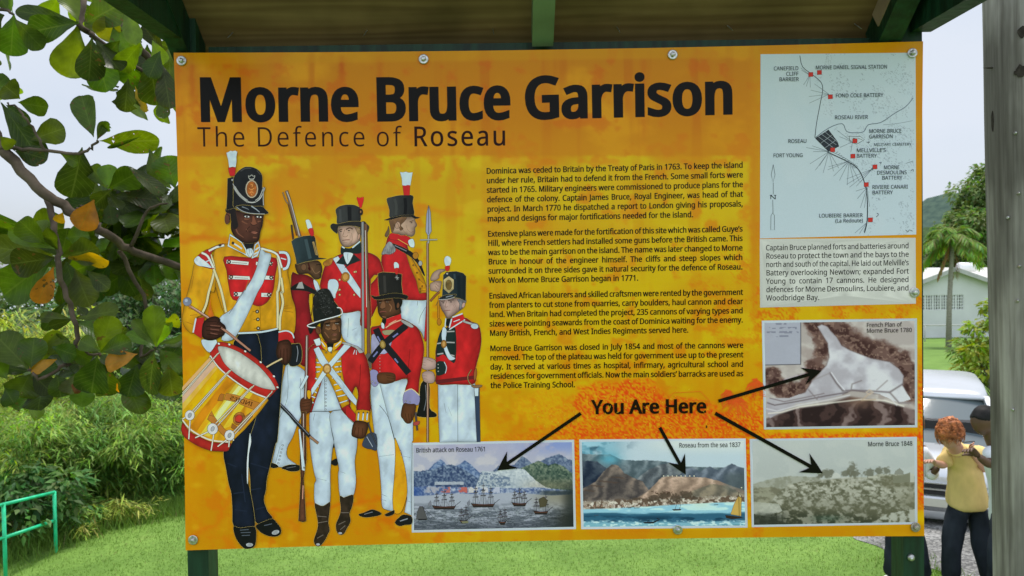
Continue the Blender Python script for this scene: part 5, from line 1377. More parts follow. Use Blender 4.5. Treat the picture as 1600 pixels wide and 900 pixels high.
# shoulder wings
a.p('1:180,622 240,592 285,578 290,594 250,606 215,642 236,716 200,716 150,700 124,680 145,645', (164, 34, 32))
a.band('1:292,588 250,598 205,620', 3.2, (206, 200, 184)); a.e('1:268,588', 2.4, 1.8, (60, 52, 40)); a.band('1:165,630 200,650 232,715', 3.2, (206, 200, 184)); a.ln('1:190,680 215,670', 1.6, WHT)
a.p('1:122,672 145,648 165,662 200,688 222,715 180,708 140,700', WHT, fold=.3, fs=.6)
a.p('1:545,622 600,628 640,632 655,660 650,700 625,720 608,690 590,645', (164, 34, 32)); a.band('1:548,618 590,640 608,690 616,715', 3, (206, 200, 184)); a.band('1:600,628 640,632 656,670 645,712 622,722', 4, WHT); a.ln('1:610,660 640,668', 1.6, WHT); a.ln('1:500,606 560,622', 3, (204, 198, 180))
# head
a.p('f:420,555 560,565 534,640 450,652', BLK, sm=0)
a.p('f:300,150 480,180 660,195 670,260 660,350 634,430 622,510 595,552 520,575 430,568 330,515 264,410 262,300 280,200', (74, 42, 30), rim=.35, fold=.2, halo=.6)
a.e('f:215,255', 4.2, 9.6, (92, 54, 38), .1, halo=.8); a.ln('f:195,200 235,225 240,310', 1.2, (48, 26, 18))
a.p('f:196,130 300,100 320,180 338,280 352,350 322,392 285,384 264,300 250,200 200,180', (28, 22, 20), fold=.3)
a.p('f:535,235 552,232 578,300 588,328 566,346 540,340 512,330 510,312 530,300', (116, 68, 48), ol=0); a.ln('f:508,318 540,346 592,332', 1.0, (34, 18, 12))
for q in ('f:463,234', 'f:618,238'): a.e(q, 4.2, 1.5, (196, 190, 182), .1, ol=.3); a.e(q, 1.5, 1.5, (18, 12, 10), ol=0)
a.ln('f:420,222 465,205 510,222', 2.2, (24, 16, 12)); a.ln('f:570,225 620,212 655,225', 2.2, (24, 16, 12))
a.p('f:505,430 550,420 600,428 580,452 545,450', (146, 88, 68), ol=.3); a.ln('f:490,428 550,432 610,426', .9, (34, 16, 12))
for q in ('f:400,290 430,310 470,330', 'f:325,395 352,450 420,500', 'f:430,262 470,268 500,255', 'f:540,500 590,505', 'f:455,390 470,420', 'f:600,300 640,290'): a.ln(q, 2.4, (112, 68, 48), taper=1)
a.ln('f:500,360 470,390 455,430', 1, (40, 22, 16)); a.ln('f:590,365 612,395', .9, (40, 22, 16))
a.p('f:245,450 300,488 400,560 450,640 500,758 400,700 215,612 232,530', WHT, sm=0); a.p('f:248,482 320,520 394,572 440,660 450,712 380,680 236,598', JY, sm=0); a.ln('f:285,572 340,605 400,645', 2.2, WHT); a.e('f:285,572', 2.0, 2.2, (60, 48, 36))
a.p('f:560,590 612,548 638,640 600,740 520,772 545,690', WHT, sm=0); a.p('f:575,600 606,575 622,640 588,715 545,745', JY, sm=0); a.ln('f:570,660 620,625', 2, WHT); a.ln('f:555,715 615,680', 2, WHT)
a.p('f:458,655 490,640 524,640 545,690 505,755 470,710', WHT, fold=.2, fs=.4); a.ln('f:495,650 490,720', .7, (120, 124, 130)); a.ln('f:515,655 525,700', .6, (120, 124, 130))
# shako
a.p('h:148,442 232,418 240,600 240,858 130,888 142,700', (18, 19, 19), sm=0, halo=1.0)
a.p('h:240,420 300,340 380,286 430,280 490,284 560,312 612,362 636,430 632,560 650,760 640,850 440,850 246,862 230,700 232,520', (24, 25, 26), fold=.25, halo=1.0)
a.ln('h:330,340 400,300 480,300', 1.6, (66, 66, 64)); a.ln('h:560,330 610,390', 1.4, (62, 60, 58))
a.p('f:318,106 420,88 560,104 655,104 700,145 737,184 715,200 640,206 540,198 420,178 360,148', (20, 22, 26), halo=.9); a.ln('f:330,112 400,160 480,186 560,196 690,200', 1.0, (150, 150, 148)); a.ln('f:520,100 580,140 625,178', 2.0, (146, 150, 154), taper=1); a.ln('f:400,108 460,130 490,148', 1.6, (110, 114, 118), taper=.5)
a.e('h:487,590', 10.2, 14.4, (176, 158, 132), ol=.8, olc=(60, 56, 48)); a.e('h:487,590', 8.0, 12.2, (150, 82, 32), fold=.5, fs=.6, ol=.4)
for q in ('h:470,530 500,530 490,560', 'h:450,580 480,600 520,580', 'h:460,640 490,630 515,650', 'h:480,660 495,680'): a.ln(q, 1.0, (196, 136, 70))
a.band('h:440,402 450,440 485,455 520,440 530,402 508,412 485,392 462,412 440,402', 1.0, (160, 156, 146), .2); a.ln('h:455,452 515,452', 1.2, (170, 166, 156))
for (q, w_) in (('h:222,515 245,560', 1.0), ('h:242,560 290,640 350,705 430,765', 3.8), ('h:430,770 490,780 545,770', 1.8), ('h:545,760 600,715 640,630 662,568', 3.6)): a.band(q, w_, (172, 168, 160), .4)
for (q, m_) in (('h:242,560 290,640 350,705 430,765', 14), ('h:545,760 600,715 640,630 662,568', 9)):
    P_ = catmull(a.pts(q), 6, False)
    for i in range(0, len(P_) - 1, 1): a.ln([(P_[i][0] - 1.2, P_[i][1] + 1.2), (P_[i + 1][0] + 1.0, P_[i + 1][1] - 1.4)], .5, (50, 48, 46), sm=0)
a.band('h:650,580 648,700 652,820', 1.4, (150, 148, 144), .3)
a.p('h:155,290 262,285 256,350 250,402 182,408 165,350', (182, 34, 34), sm=0, ol=.3); a.p('h:130,82 160,70 190,52 220,60 252,50 285,68 272,140 274,200 262,284 220,278 170,288 158,190', WHT, sm=0, ol=.2, fold=.16, fs=.5); a.e('h:215,463', 1.8, 1.8, SILV)
# right hand and cuff
a.p('2:597,286 640,277 674,292 686,345 640,338 596,338', (166, 30, 32), sm=0); a.ln('2:597,284 640,276 672,290 684,318', 2.0, WHT)
a.p('2:600,336 650,326 670,360 668,430 642,468 610,455 584,408 590,355', (78, 44, 32), rim=.35)
for q in ('2:610,380 608,440', '2:628,375 626,455', '2:645,375 646,450', '2:620,350 655,350'): a.ln(q, 1.0, (40, 20, 14))
a.band('2:618,432 560,462 508,494', 2.4, (190, 166, 120), .5)
# drum
a.p('d:242,136 300,215 420,310 560,400 692,455 702,476 640,560 520,700 425,790 390,868 300,870 200,840 120,790 30,700 30,430', (196, 140, 22), sm=0, rim=.12, fold=.12)
a.p('d:245,150 310,225 330,240 130,480 30,590 30,450', (206, 158, 60), sm=0, ol=0); a.p('d:242,140 262,172 30,400 30,372', (196, 150, 96), sm=0, ol=0); a.p('d:262,172 290,205 30,500 30,440', (188, 150, 120), sm=0, ol=0); a.p('d:305,225 380,290 190,520 90,640 30,640 30,560', (204, 152, 14), sm=0, ol=0)
a.p('d:385,295 440,330 250,560 140,720 80,690 200,520', (190, 118, 18), sm=0, ol=0, fold=.2); a.p('d:450,340 520,385 330,640 240,760 170,740 300,560', (214, 182, 60), sm=0, ol=0); a.p('d:470,360 495,372 300,640 250,690 310,560', (226, 206, 130), sm=0, ol=0)
a.p('d:560,410 690,462 690,480 560,640 400,800 330,820 460,640', (190, 124, 24), sm=0, ol=0, fold=.3); a.p('d:530,400 580,420 400,680 340,700', (206, 168, 40), sm=0, ol=0)
a.p('d:300,30 330,20 400,34 520,88 640,175 735,275 782,370 762,395 726,436 690,450 560,398 420,305 310,212 246,122 270,75', (176, 38, 32), rim=.1, fold=.14)
a.ln('d:246,128 310,218 420,312 560,404 690,458', 2.4, (196, 194, 180)); a.ln('d:246,134 310,224 420,318 560,411 690,465', .5, (40, 30, 20))
a.p('d:306,60 350,56 400,68 470,98 520,130 590,180 640,222 690,278 728,330 756,392 690,388 640,375 580,350 520,318 460,280 410,240 360,190 328,130', (192, 188, 174), rim=.1, fold=.08)
for q in ('d:314,34', 'd:396,40', 'd:520,94', 'd:640,178', 'd:744,288', 'd:772,374'): a.e(q, 2.2, 1.6, (210, 206, 192), .6)
a.p('d:30,650 70,700 130,745 260,800 400,808 404,832 378,872 300,872 240,866 130,820 30,742', (168, 38, 32), rim=.12); a.ln('d:30,628 80,690 150,740 260,788 400,800', 2.2, (196, 190, 170)); a.ln('d:30,640 80,702 150,752 260,800 400,812', .5, (40, 30, 20))
a.p('d:305,478 318,440 332,424 360,428 350,456 345,482', (150, 92, 34), sm=0); a.p('d:352,470 372,420 440,430 520,456 644,500 630,530 590,548 520,522 440,488', (168, 106, 40), sm=0)
a.p('d:225,622 240,590 258,556 272,590 300,630 360,700 420,748 400,772 350,752 290,690 260,655', (166, 104, 40), sm=0); a.ln('d:240,590 275,600', .5, (60, 36, 14))
a.e('d:472,618', 9, 10.5, (150, 92, 40), .5, fold=.5, fs=.5); a.e('d:470,620', 5.8, 6.6, (150, 44, 32), .5, fold=.3); a.p('d:420,655 470,690 455,712 410,690', (140, 86, 36), sm=0); a.ln('d:445,640 505,660', 1, (60, 30, 16)); a.p('d:520,600 560,570 580,600 500,690 470,720 450,700', (150, 104, 56), fold=.6, fs=.6, sm=0)
for q in ('d:318,102 250,180 30,436', 'd:306,110 240,185 30,420', 'd:418,235 380,270 115,575', 'd:402,250 372,268 108,560', 'd:590,358 550,400 305,672', 'd:574,372 540,400 290,655', 'd:728,400 700,445 432,745', 'd:716,420 690,450 420,730'): a.band(q, 1.5, (192, 180, 156), .45)
for q in ('d:92,600 80,778', 'd:280,710 254,868', 'd:250,712 130,768', 'd:398,765 392,840', 'd:392,770 305,836', 'd:70,600 30,622', 'd:420,760 430,790'): a.band(q, 1.8, (200, 192, 172), .45)
for q, rr in (('d:88,592', 7.6), ('d:266,698', 8.4), ('d:398,748', 8.0)): a.e(q, rr, rr * 1.05, (186, 182, 176)); a.e(q, 2.6, 4.0, (150, 148, 146), .4, ol=.5)
# left hand, cuff and beater
a.p('2:134,206 182,200 172,250 166,322 116,286', (168, 32, 32), sm=0); a.ln('2:134,206 118,286', 2.2, WHT)
a.band('2:95,134 250,235 440,388', 3.0, (160, 110, 88), .6); a.ln('2:110,140 300,265 435,384', .8, (206, 170, 150))
a.p('2:172,240 190,215 215,200 245,195 268,208 272,226 296,246 302,270 290,300 268,312 232,328 190,326 168,300', (66, 36, 28), rim=.35)
a.band('2:275,258 330,300 440,388', 3.0, (160, 110, 88), .6)
for q in ('2:190,250 290,262', '2:190,272 285,286', '2:195,295 270,305', '2:200,225 250,222', '2:265,210 255,235'): a.ln(q, 1.1, (34, 16, 12))
for q in ('2:215,245 270,250', '2:215,266 265,272', '2:215,288 255,296'): a.ln(q, 1.3, (112, 70, 56))
a.e('2:85,112', 6.6, 6.8, (104, 108, 122), fold=.3, halo=.8); a.e('2:80,106', 2.6, 2.4, (150, 156, 168), ol=0)
a.build('drummer_figure', PANEL)['label'] = 'drummer in a yellow jacket with a tilted drum'; OFF1 = a.off
t = Lettering(OFF1 + .0001)
t.line('INDIES', (394.5, 634.5), (359.5, 623.5), 6.4, .85, 10, 8, fit='x', col=(70, 36, 16), flat=True, mirror=True)
t.build('drum_lettering', PANEL)

# ================================================================ the map
def frame_card(name, quad, col=(176, 184, 184), off=.0005): return card(quad, col, off, name)
MQ = [(1188.3, 84.8), (1430.4, 82.4), (1431.4, 366.5), (1187.3, 372.5)]
def paint_map(X, Y, U, V):
    C = np.zeros(X.shape + (3,)); C[:] = (168, 178, 180)
    land = 1 - ss(-6, 4, np.interp(Y, [80, 117, 150, 215, 250, 290, 340, 380], [1262, 1272, 1284, 1276, 1308, 1352, 1358, 1352]) - X)
    s = (fbm(X * .9, Y * .9, 2, 3) > .68) & (fbm(X * .05, Y * .06, 3, 8) > .53) & (U < .985)
    C = mixc(C, (118, 124, 130), land * s * .6)
    C = mixc(C, (176, 182, 182), ss(.5, .7, fbm(X * .02, Y * .02, 3, 4)) * .3)
    return C
raster_mesh('map_sheet', MQ, 200, 236, paint_map, .0005, PANEL, M_PRINT)
a = Art(.0007)
INK = (34, 40, 44)
a.ln('p:224,76 236,125 280,160 318,195 324,230 315,280 298,370 290,437', 1.0, INK)
a.ln('p:345,500 420,535 465,560 490,590 510,640 520,700 520,800 508,855', 1.5, INK); a.ln('p:350,492 425,528 480,565', .5, INK)
a.ln('p:292,437 350,395 410,375 430,410 470,415 505,410 525,380 580,370 640,330 690,300 722,262', 1.2, (92, 102, 108)); a.ln('p:590,380 650,375 720,362', .7, (120, 128, 132)); a.ln('p:690,550 720,540', .8, (100, 108, 112))
a.p('p:292,440 350,402 390,455 396,475 350,498', (44, 48, 52), sm=0, ol=.4)
for q in ('p:305,432 372,482', 'p:320,422 384,468', 'p:335,412 390,456', 'p:315,462 365,425', 'p:335,482 385,445'): a.ln(q, .5, (150, 156, 158), sm=0)
a.p('p:440,430 490,432 508,445 475,465 445,455', (170, 178, 178), sm=0, ol=.7, olc=INK); a.p('p:458,438 475,442 468,455', (60, 66, 70), sm=0, ol=.3); a.ln('p:480,440 500,446', .6, INK)
fans = [((268, 162), [(228, 130), (232, 140), (240, 205), (252, 212), (270, 216)]), ((352, 246), [(288, 200), (272, 228), (264, 256), (265, 285), (310, 215)]),
        ((352, 498), [(252, 480), (282, 498), (268, 552), (292, 580), (326, 592), (372, 584), (395, 570), (278, 472), (310, 560)]), ((440, 540), [(346, 578), (372, 606), (398, 625), (432, 645), (350, 565), (412, 565), (462, 632), (486, 630)]),
        ((455, 455), [(388, 405), (400, 480), (448, 500), (398, 432)]), ((542, 575), [(430, 618), (430, 642), (442, 655), (472, 650), (490, 632)]), ((520, 655), [(498, 680), (476, 705), (490, 745), (508, 745), (530, 740), (470, 672)]), ((518, 810), [(466, 856), (486, 858), (505, 850)])]
for (x0, y0), es in fans:
    for x1, y1 in es: a.ln('p:%d,%d %d,%d' % (x0, y0, x1, y1), .5, (84, 92, 96), sm=0)
for x, y in ((272, 159), (310, 150), (358, 257), (466, 451), (368, 490), (457, 518), (554, 565), (516, 643), (534, 798)):
    a.p('p:%d,%d %d,%d %d,%d %d,%d' % (x - 10, y - 9, x + 10, y - 10, x + 10, y + 9, x - 10, y + 10), (172, 46, 36), sm=0, ol=.4, fold=.02)
for q in ('p:518,458 530,455 524,462', 'p:572,548 582,544 578,553', 'p:538,575 545,568 543,580', 'p:712,582 722,576 722,586', 'p:560,785 570,775 562,768'): a.ln(q, .8, INK)
a.ln('p:107,555 98,600 106,632 115,600 107,555', .6, INK, sm=0); a.ln('p:107,634 107,685', .6, INK); a.ln('p:105,710 106,770', .6, INK); a.ln('p:97,780 104,768 112,778 112,842 96,842 97,780', .6, INK, sm=0)
for q in ('p:96,690 96,707', 'p:96,690 116,707', 'p:116,690 116,707', 'p:92,690 102,690', 'p:110,690 120,690'): a.ln(q, 1.1, INK, sm=0)
a.ln('p:688,842 700,850 705,842 720,848', .7, INK)
for i in range(10): a.ln('p:%d,%d %d,%d' % (382 + i * 9, 505 + i * 7, 392 + i * 9, 498 + i * 8), .6, (70, 78, 82))
a.build('map_drawing', PANEL)
def ml(s, x0, x1, y, cap=5.9, bx=6):
    t = Lettering(.0016)
    f = lambda x: (1170 + x / 2.8143, 60 + (y - .012 * (x - 300)) / 2.8143)
    t.line(s, f(x0), f(x1), cap, .9, bx, 4, fit='x', col=(46, 54, 60))
    t.build('map_lettering', PANEL)
ml('CANEFIELD', 108, 218, 139); ml('CLIFF', 162, 218, 163); ml('BARRIER', 132, 219, 187)
ml('MORNE DANIEL SIGNAL STATION', 292, 608, 137); ml('FOND COLE BATTERY', 380, 590, 261); ml('ROSEAU RIVER', 376, 523, 357); ml('MORNE BRUCE', 527, 671, 419); ml('GARRISON', 527, 633, 443)
ml('ROSEAU', 171, 254, 459); ml('FORT YOUNG', 106, 237, 521); ml('MELLVILLE’S', 472, 602, 503); ml('BATTERY', 472, 562, 527); ml('MORNE', 592, 662, 579); ml('DESMOULINS', 562, 694, 602); ml('BATTERY', 584, 674, 625)
ml('RIVIERE CANARI', 541, 699, 665); ml('BATTERY', 541, 632, 689); ml('LOUBIERE BARRIER', 307, 500, 788); ml('(La Redoute)', 379, 501, 811); ml('MILITARY CEMETERY', 548, 714, 476, 4.2, 2)

# ================================================================ the four framed pictures along the bottom and right (plain invented landscapes of the same make-up)
def ridge(X, pts, seed, amp, f=.12):
    xs, ys = zip(*pts)
    return np.interp(X, xs, ys) + (fbm(X * f, X * 0 + seed * 3.7, 4, seed) - .5) * amp
class Pic:
    """lets painters use the zoomed crop's own coordinates"""
    def __init__(self, cr): self.ox, self.oy, self.k = Art.CR[cr]
    def __call__(self, X, Y): return (X - self.ox) * self.k, (Y - self.oy) * self.k

def paint_attack(X, Y, U, V):
    x, y = Pic('v')(X, Y)
    n1 = fbm(x * .012, y * .016, 4, 1); n2 = fbm(x * .045, y * .055, 4, 2); n3 = fbm(x * .08, y * .085, 3, 3)
    C = np.zeros(X.shape + (3,)); C[:] = (158, 156, 166)
    C = mixc(C, (176, 170, 170), ss(.4, .65, n1)); C = mixc(C, (104, 128, 176), ss(700, 1250, x) * ss(260, 120, y) * ss(.3, .6, n1)); C = mixc(C, (148, 142, 168), ss(90, 300, x) * ss(300, 120, y) * .4)
    def hills(C, r, base, hi, lo, k=1.0):
        m = ss(0, 4, y - r)
        tex = n3 * .55 + n2 * .45
        H = np.zeros_like(C); H[:] = base
        H = mixc(H, hi, ss(.46, .74, tex) * .9); H = mixc(H, lo, ss(.56, .28, tex) * k * .9); H = mixc(H, lo, ss(0, 150, y - r) * .3)
        return C * (1 - m[..., None]) + H * m[..., None]
    C = hills(C, ridge(x, [(0, 400), (200, 345), (260, 280), (310, 250), (345, 275), (370, 330), (460, 295), (510, 258), (560, 290), (620, 350), (700, 400), (2000, 420)], 1, 10), (94, 112, 140), (140, 152, 170), (58, 76, 112))
    C = hills(C, ridge(x, [(0, 900), (740, 350), (790, 300), (830, 330), (920, 290), (985, 222), (1030, 250), (1080, 300), (1180, 240), (1290, 205), (1370, 250), (1500, 280)], 2, 12), (96, 108, 128), (128, 138, 148), (62, 74, 98))
    C = hills(C, ridge(x, [(0, 350), (150, 345), (260, 330), (330, 300), (400, 292), (480, 320), (560, 370), (640, 420), (720, 470), (2000, 520)], 3, 14), (80, 94, 116), (136, 146, 158), (38, 50, 80))
    C = hills(C, ridge(x, [(0, 900), (900, 520), (960, 330), (1050, 290), (1120, 262), (1200, 300), (1260, 282), (1330, 310), (1400, 370), (1500, 400)], 4, 14), (76, 92, 76), (124, 130, 108), (40, 56, 50))
    C = hills(C, ridge(x, [(0, 900), (600, 480), (650, 345), (760, 350), (850, 325), (1000, 330), (1100, 430), (1180, 480), (1500, 560)], 5, 10), (172, 176, 176), (192, 194, 188), (120, 130, 136), .5)
    m = pin(x, y, [(640, 350), (880, 400), (890, 470), (760, 480), (600, 470)]); C = mixc(C, (84, 98, 118), m * (n3 > .48) * .8)
    C = mixc(C, (150, 130, 96), ss(900, 1150, x) * ss(380, 470, y) * ss(520, 480, y) * .35)
    C = hills(C, ridge(x, [(0, 490), (200, 470), (400, 480), (600, 480), (900, 490), (1100, 480), (1300, 500), (1500, 520)], 6, 10), (112, 122, 144), (172, 176, 182), (58, 74, 112))
    for x0, x1, c in ((310, 390, (176, 96, 84)), (455, 530, (176, 84, 70)), (180, 300, (150, 146, 150)), (540, 620, (186, 178, 168)), (650, 700, (186, 180, 176)), (740, 800, (170, 170, 178))):
        C = mixc(C, c, ((x > x0) & (x < x1) & (y > 488 - n2 * 10) & (y < 522 + n2 * 10) & (n2 > .4)) * .9)
    C = mixc(C, (30, 60, 118), ss(210, 90, x) * ss(470, 490, y) * .7)
    C = mixc(C, (190, 190, 186), ((x > 260) & (x < 500) & (y > 430 + n3 * 14) & (y < 462)) * .7)
    C = mixc(C, (48, 54, 52), ss(1060, 1200, x) * ss(500, 520, y) * ss(560, 540, y) * .8)
    # sea
    sh = 545 + 8 * np.sin(x * .012) + ss(1000, 1400, x) * 14 - ss(300, 600, x) * 12
    m = ss(-3, 6, y - sh)
    wv = fbm(x * .014 + n1 * 2, y * .06, 4, 8); wf = fbm(x * .03, y * .16, 3, 9)
    S = np.zeros_like(C); S[:] = (150, 152, 158)
    S = mixc(S, (92, 96, 102), ss(.40, .62, wv) * ss(580, 680, y)); S = mixc(S, (58, 62, 66), ss(.48, .62, wf) * ss(600, 720, y) * .85); S = mixc(S, (150, 154, 156), ss(.60, .70, wf) * ss(620, 660, y) * .7)
    S = mixc(S, (120, 112, 86), ss(950, 1250, x) * ss(720, 560, y) * .7); S = mixc(S, (30, 32, 28), ss(1040, 1380, x) * ss(620, 760, y) * .85); S = mixc(S, (40, 44, 50), ss(720, 830, y) * .5); S = mixc(S, (62, 58, 46), ss(1250, 1400, x) * .55)
    C = C * (1 - m[..., None]) + S * m[..., None]
    C = mixc(C, (24, 30, 30), ss(1280, 1400, x) * ss(400, 520, y) * .6)
    return C

def paint_sea(X, Y, U, V):
    x, y = Pic('w')(X, Y)
    n1 = fbm(x * .008, y * .012, 4, 11); n2 = fbm(x * .04, y * .05, 3, 12); n3 = fbm(x * .09, y * .1, 2, 13)
    C = np.zeros(X.shape + (3,)); C[:] = (172, 184, 186)
    C = mixc(C, (190, 194, 186), ss(500, 900, x) * ss(240, 120, y)); C = mixc(C, (84, 132, 146), ss(560, 180, x) * ss(.34, .6, n1 + ss(300, 120, y) * .1) * ss(300, 200, y)); C = mixc(C, (50, 74, 88), ss(.50, .66, fbm(x * .014, y * .02, 4, 14)) * ss(620, 250, x) * ss(240, 120, y) * .9)
    C = mixc(C, (142, 178, 186), ss(.55, .7, n1) * ss(500, 200, x))
    def hill(C, pts, seed, base, hi, lo, amp=10):
        r = ridge(x, pts, seed, amp, .06); m = ss(0, 5, y - r)
        d = np.clip((y - r) / 160, 0, 1)
        lobes = .5 + .5 * np.sin(x * .045 + (y - r) * .02 + n1 * 9 + seed)
        H = np.zeros_like(C); H[:] = base
        H = mixc(H, hi, lobes * (1 - d) * .75 + ss(.58, .7, n2) * .25); H = mixc(H, lo, (1 - lobes) * .65 + d * .25 + ss(.6, .75, n3) * .2)
        return C * (1 - m[..., None]) + H * m[..., None]
    C = hill(C, [(0, 200), (230, 210), (340, 208), (420, 250), (560, 260), (640, 256), (760, 264), (850, 280), (960, 310), (2000, 330)], 1, (96, 108, 112), (128, 136, 136), (62, 74, 78))
    C = mixc(C, (78, 150, 166), np.exp(-(((x - 330) / 90) ** 2 + ((y - 250) / 50) ** 2)) * .8)
    C = hill(C, [(0, 900), (540, 420), (660, 330), (760, 290), (830, 280), (900, 330), (960, 400), (1000, 520), (2000, 900)], 2, (100, 104, 106), (140, 142, 140), (58, 62, 66))
    C = hill(C, [(0, 900), (880, 400), (960, 330), (1010, 318), (1080, 350), (1160, 310), (1230, 340), (1340, 285), (1450, 330), (1500, 340)], 3, (96, 104, 112), (128, 134, 142), (64, 72, 82))
    C = hill(C, [(0, 275), (150, 262), (230, 268), (310, 330), (340, 420), (2000, 900)], 4, (52, 60, 72), (78, 86, 92), (26, 34, 50))
    C = hill(C, [(0, 520), (110, 490), (220, 430), (280, 350), (350, 290), (400, 300), (450, 360), (520, 400), (600, 430), (650, 500), (720, 560), (2000, 900)], 5, (110, 98, 88), (140, 120, 104), (58, 52, 52))
    C = mixc(C, (76, 60, 52), (np.abs(((y - 380 - .12 * x) % 46) - 20) < 7) * pin(x, y, [(120, 500), (280, 400), (430, 390), (480, 430), (300, 470), (120, 560)]) * .7)
    C = hill(C, [(0, 900), (640, 520), (760, 400), (800, 390), (1000, 395), (1120, 400), (1240, 430), (1340, 470), (1500, 520)], 6, (168, 138, 116), (196, 166, 142), (116, 96, 80), 8)
    C = hill(C, [(0, 900), (900, 560), (1040, 500), (1180, 450), (1300, 470), (1400, 520), (1500, 540)], 7, (128, 116, 96), (156, 138, 112), (84, 78, 68))
    C = mixc(C, (70, 78, 76), ss(1240, 1330, x) * ss(330, 400, y) * ss(560, 470, y) * .6)
    # shore with town and groves
    r = 640 - ss(0, 1500, x) * 40 - 40; m = ss(-20, 10, y - r - (n2 - .5) * 30)
    T = np.zeros_like(C); T[:] = (152, 136, 118); T = mixc(T, (196, 186, 168), ss(.55, .62, n3)); T = mixc(T, (92, 74, 60), ss(.52, .40, n2))
    C = C * (1 - m[..., None]) + T * m[..., None]
    for cx, cy, rx, ry in ((700, 575, 70, 28), (790, 550, 60, 24), (880, 575, 60, 40), (960, 545, 60, 34), (560, 580, 40, 14), (1030, 575, 30, 20)):
        C = mixc(C, (66, 54, 44), ss(1.1, .7, np.hypot((x - cx) / rx, (y - cy) / ry) + (n3 - .5)) * .8)
    r = 665 - ss(0, 1500, x) * 62 + np.where(x < 500, 0, 0); m = ss(-3, 5, y - r)
    w = fbm(x * .008, y * .05, 4, 17); w2 = fbm(x * .03, y * .09, 3, 18)
    S = np.zeros_like(C); S[:] = (132, 176, 186); S = mixc(S, (176, 206, 204), ss(.45, .6, w) * ss(720, 660, y)); S = mixc(S, (44, 86, 106), ss(685, 705, y + (w - .5) * 30) * ss(790, 750, y + (w - .5) * 40)); S = mixc(S, (20, 50, 68), ss(.5, .62, w) * ss(700, 740, y) * ss(790, 760, y) * .8)
    S = mixc(S, (112, 158, 166), ss(755, 790, y + (w2 - .5) * 50)); S = mixc(S, (196, 214, 208), ss(.55, .68, w2) * ss(745, 775, y) * .8); S = mixc(S, (180, 196, 170), np.exp(-((x - 1090) / 90) ** 2) * ss(700, 620, y) * .6); S = mixc(S, (52, 104, 110), ss(1150, 1250, x) * ss(780, 800, y) * ss(.6, .45, w2) * .6)
    C = C * (1 - m[..., None]) + S * m[..., None]
    return C

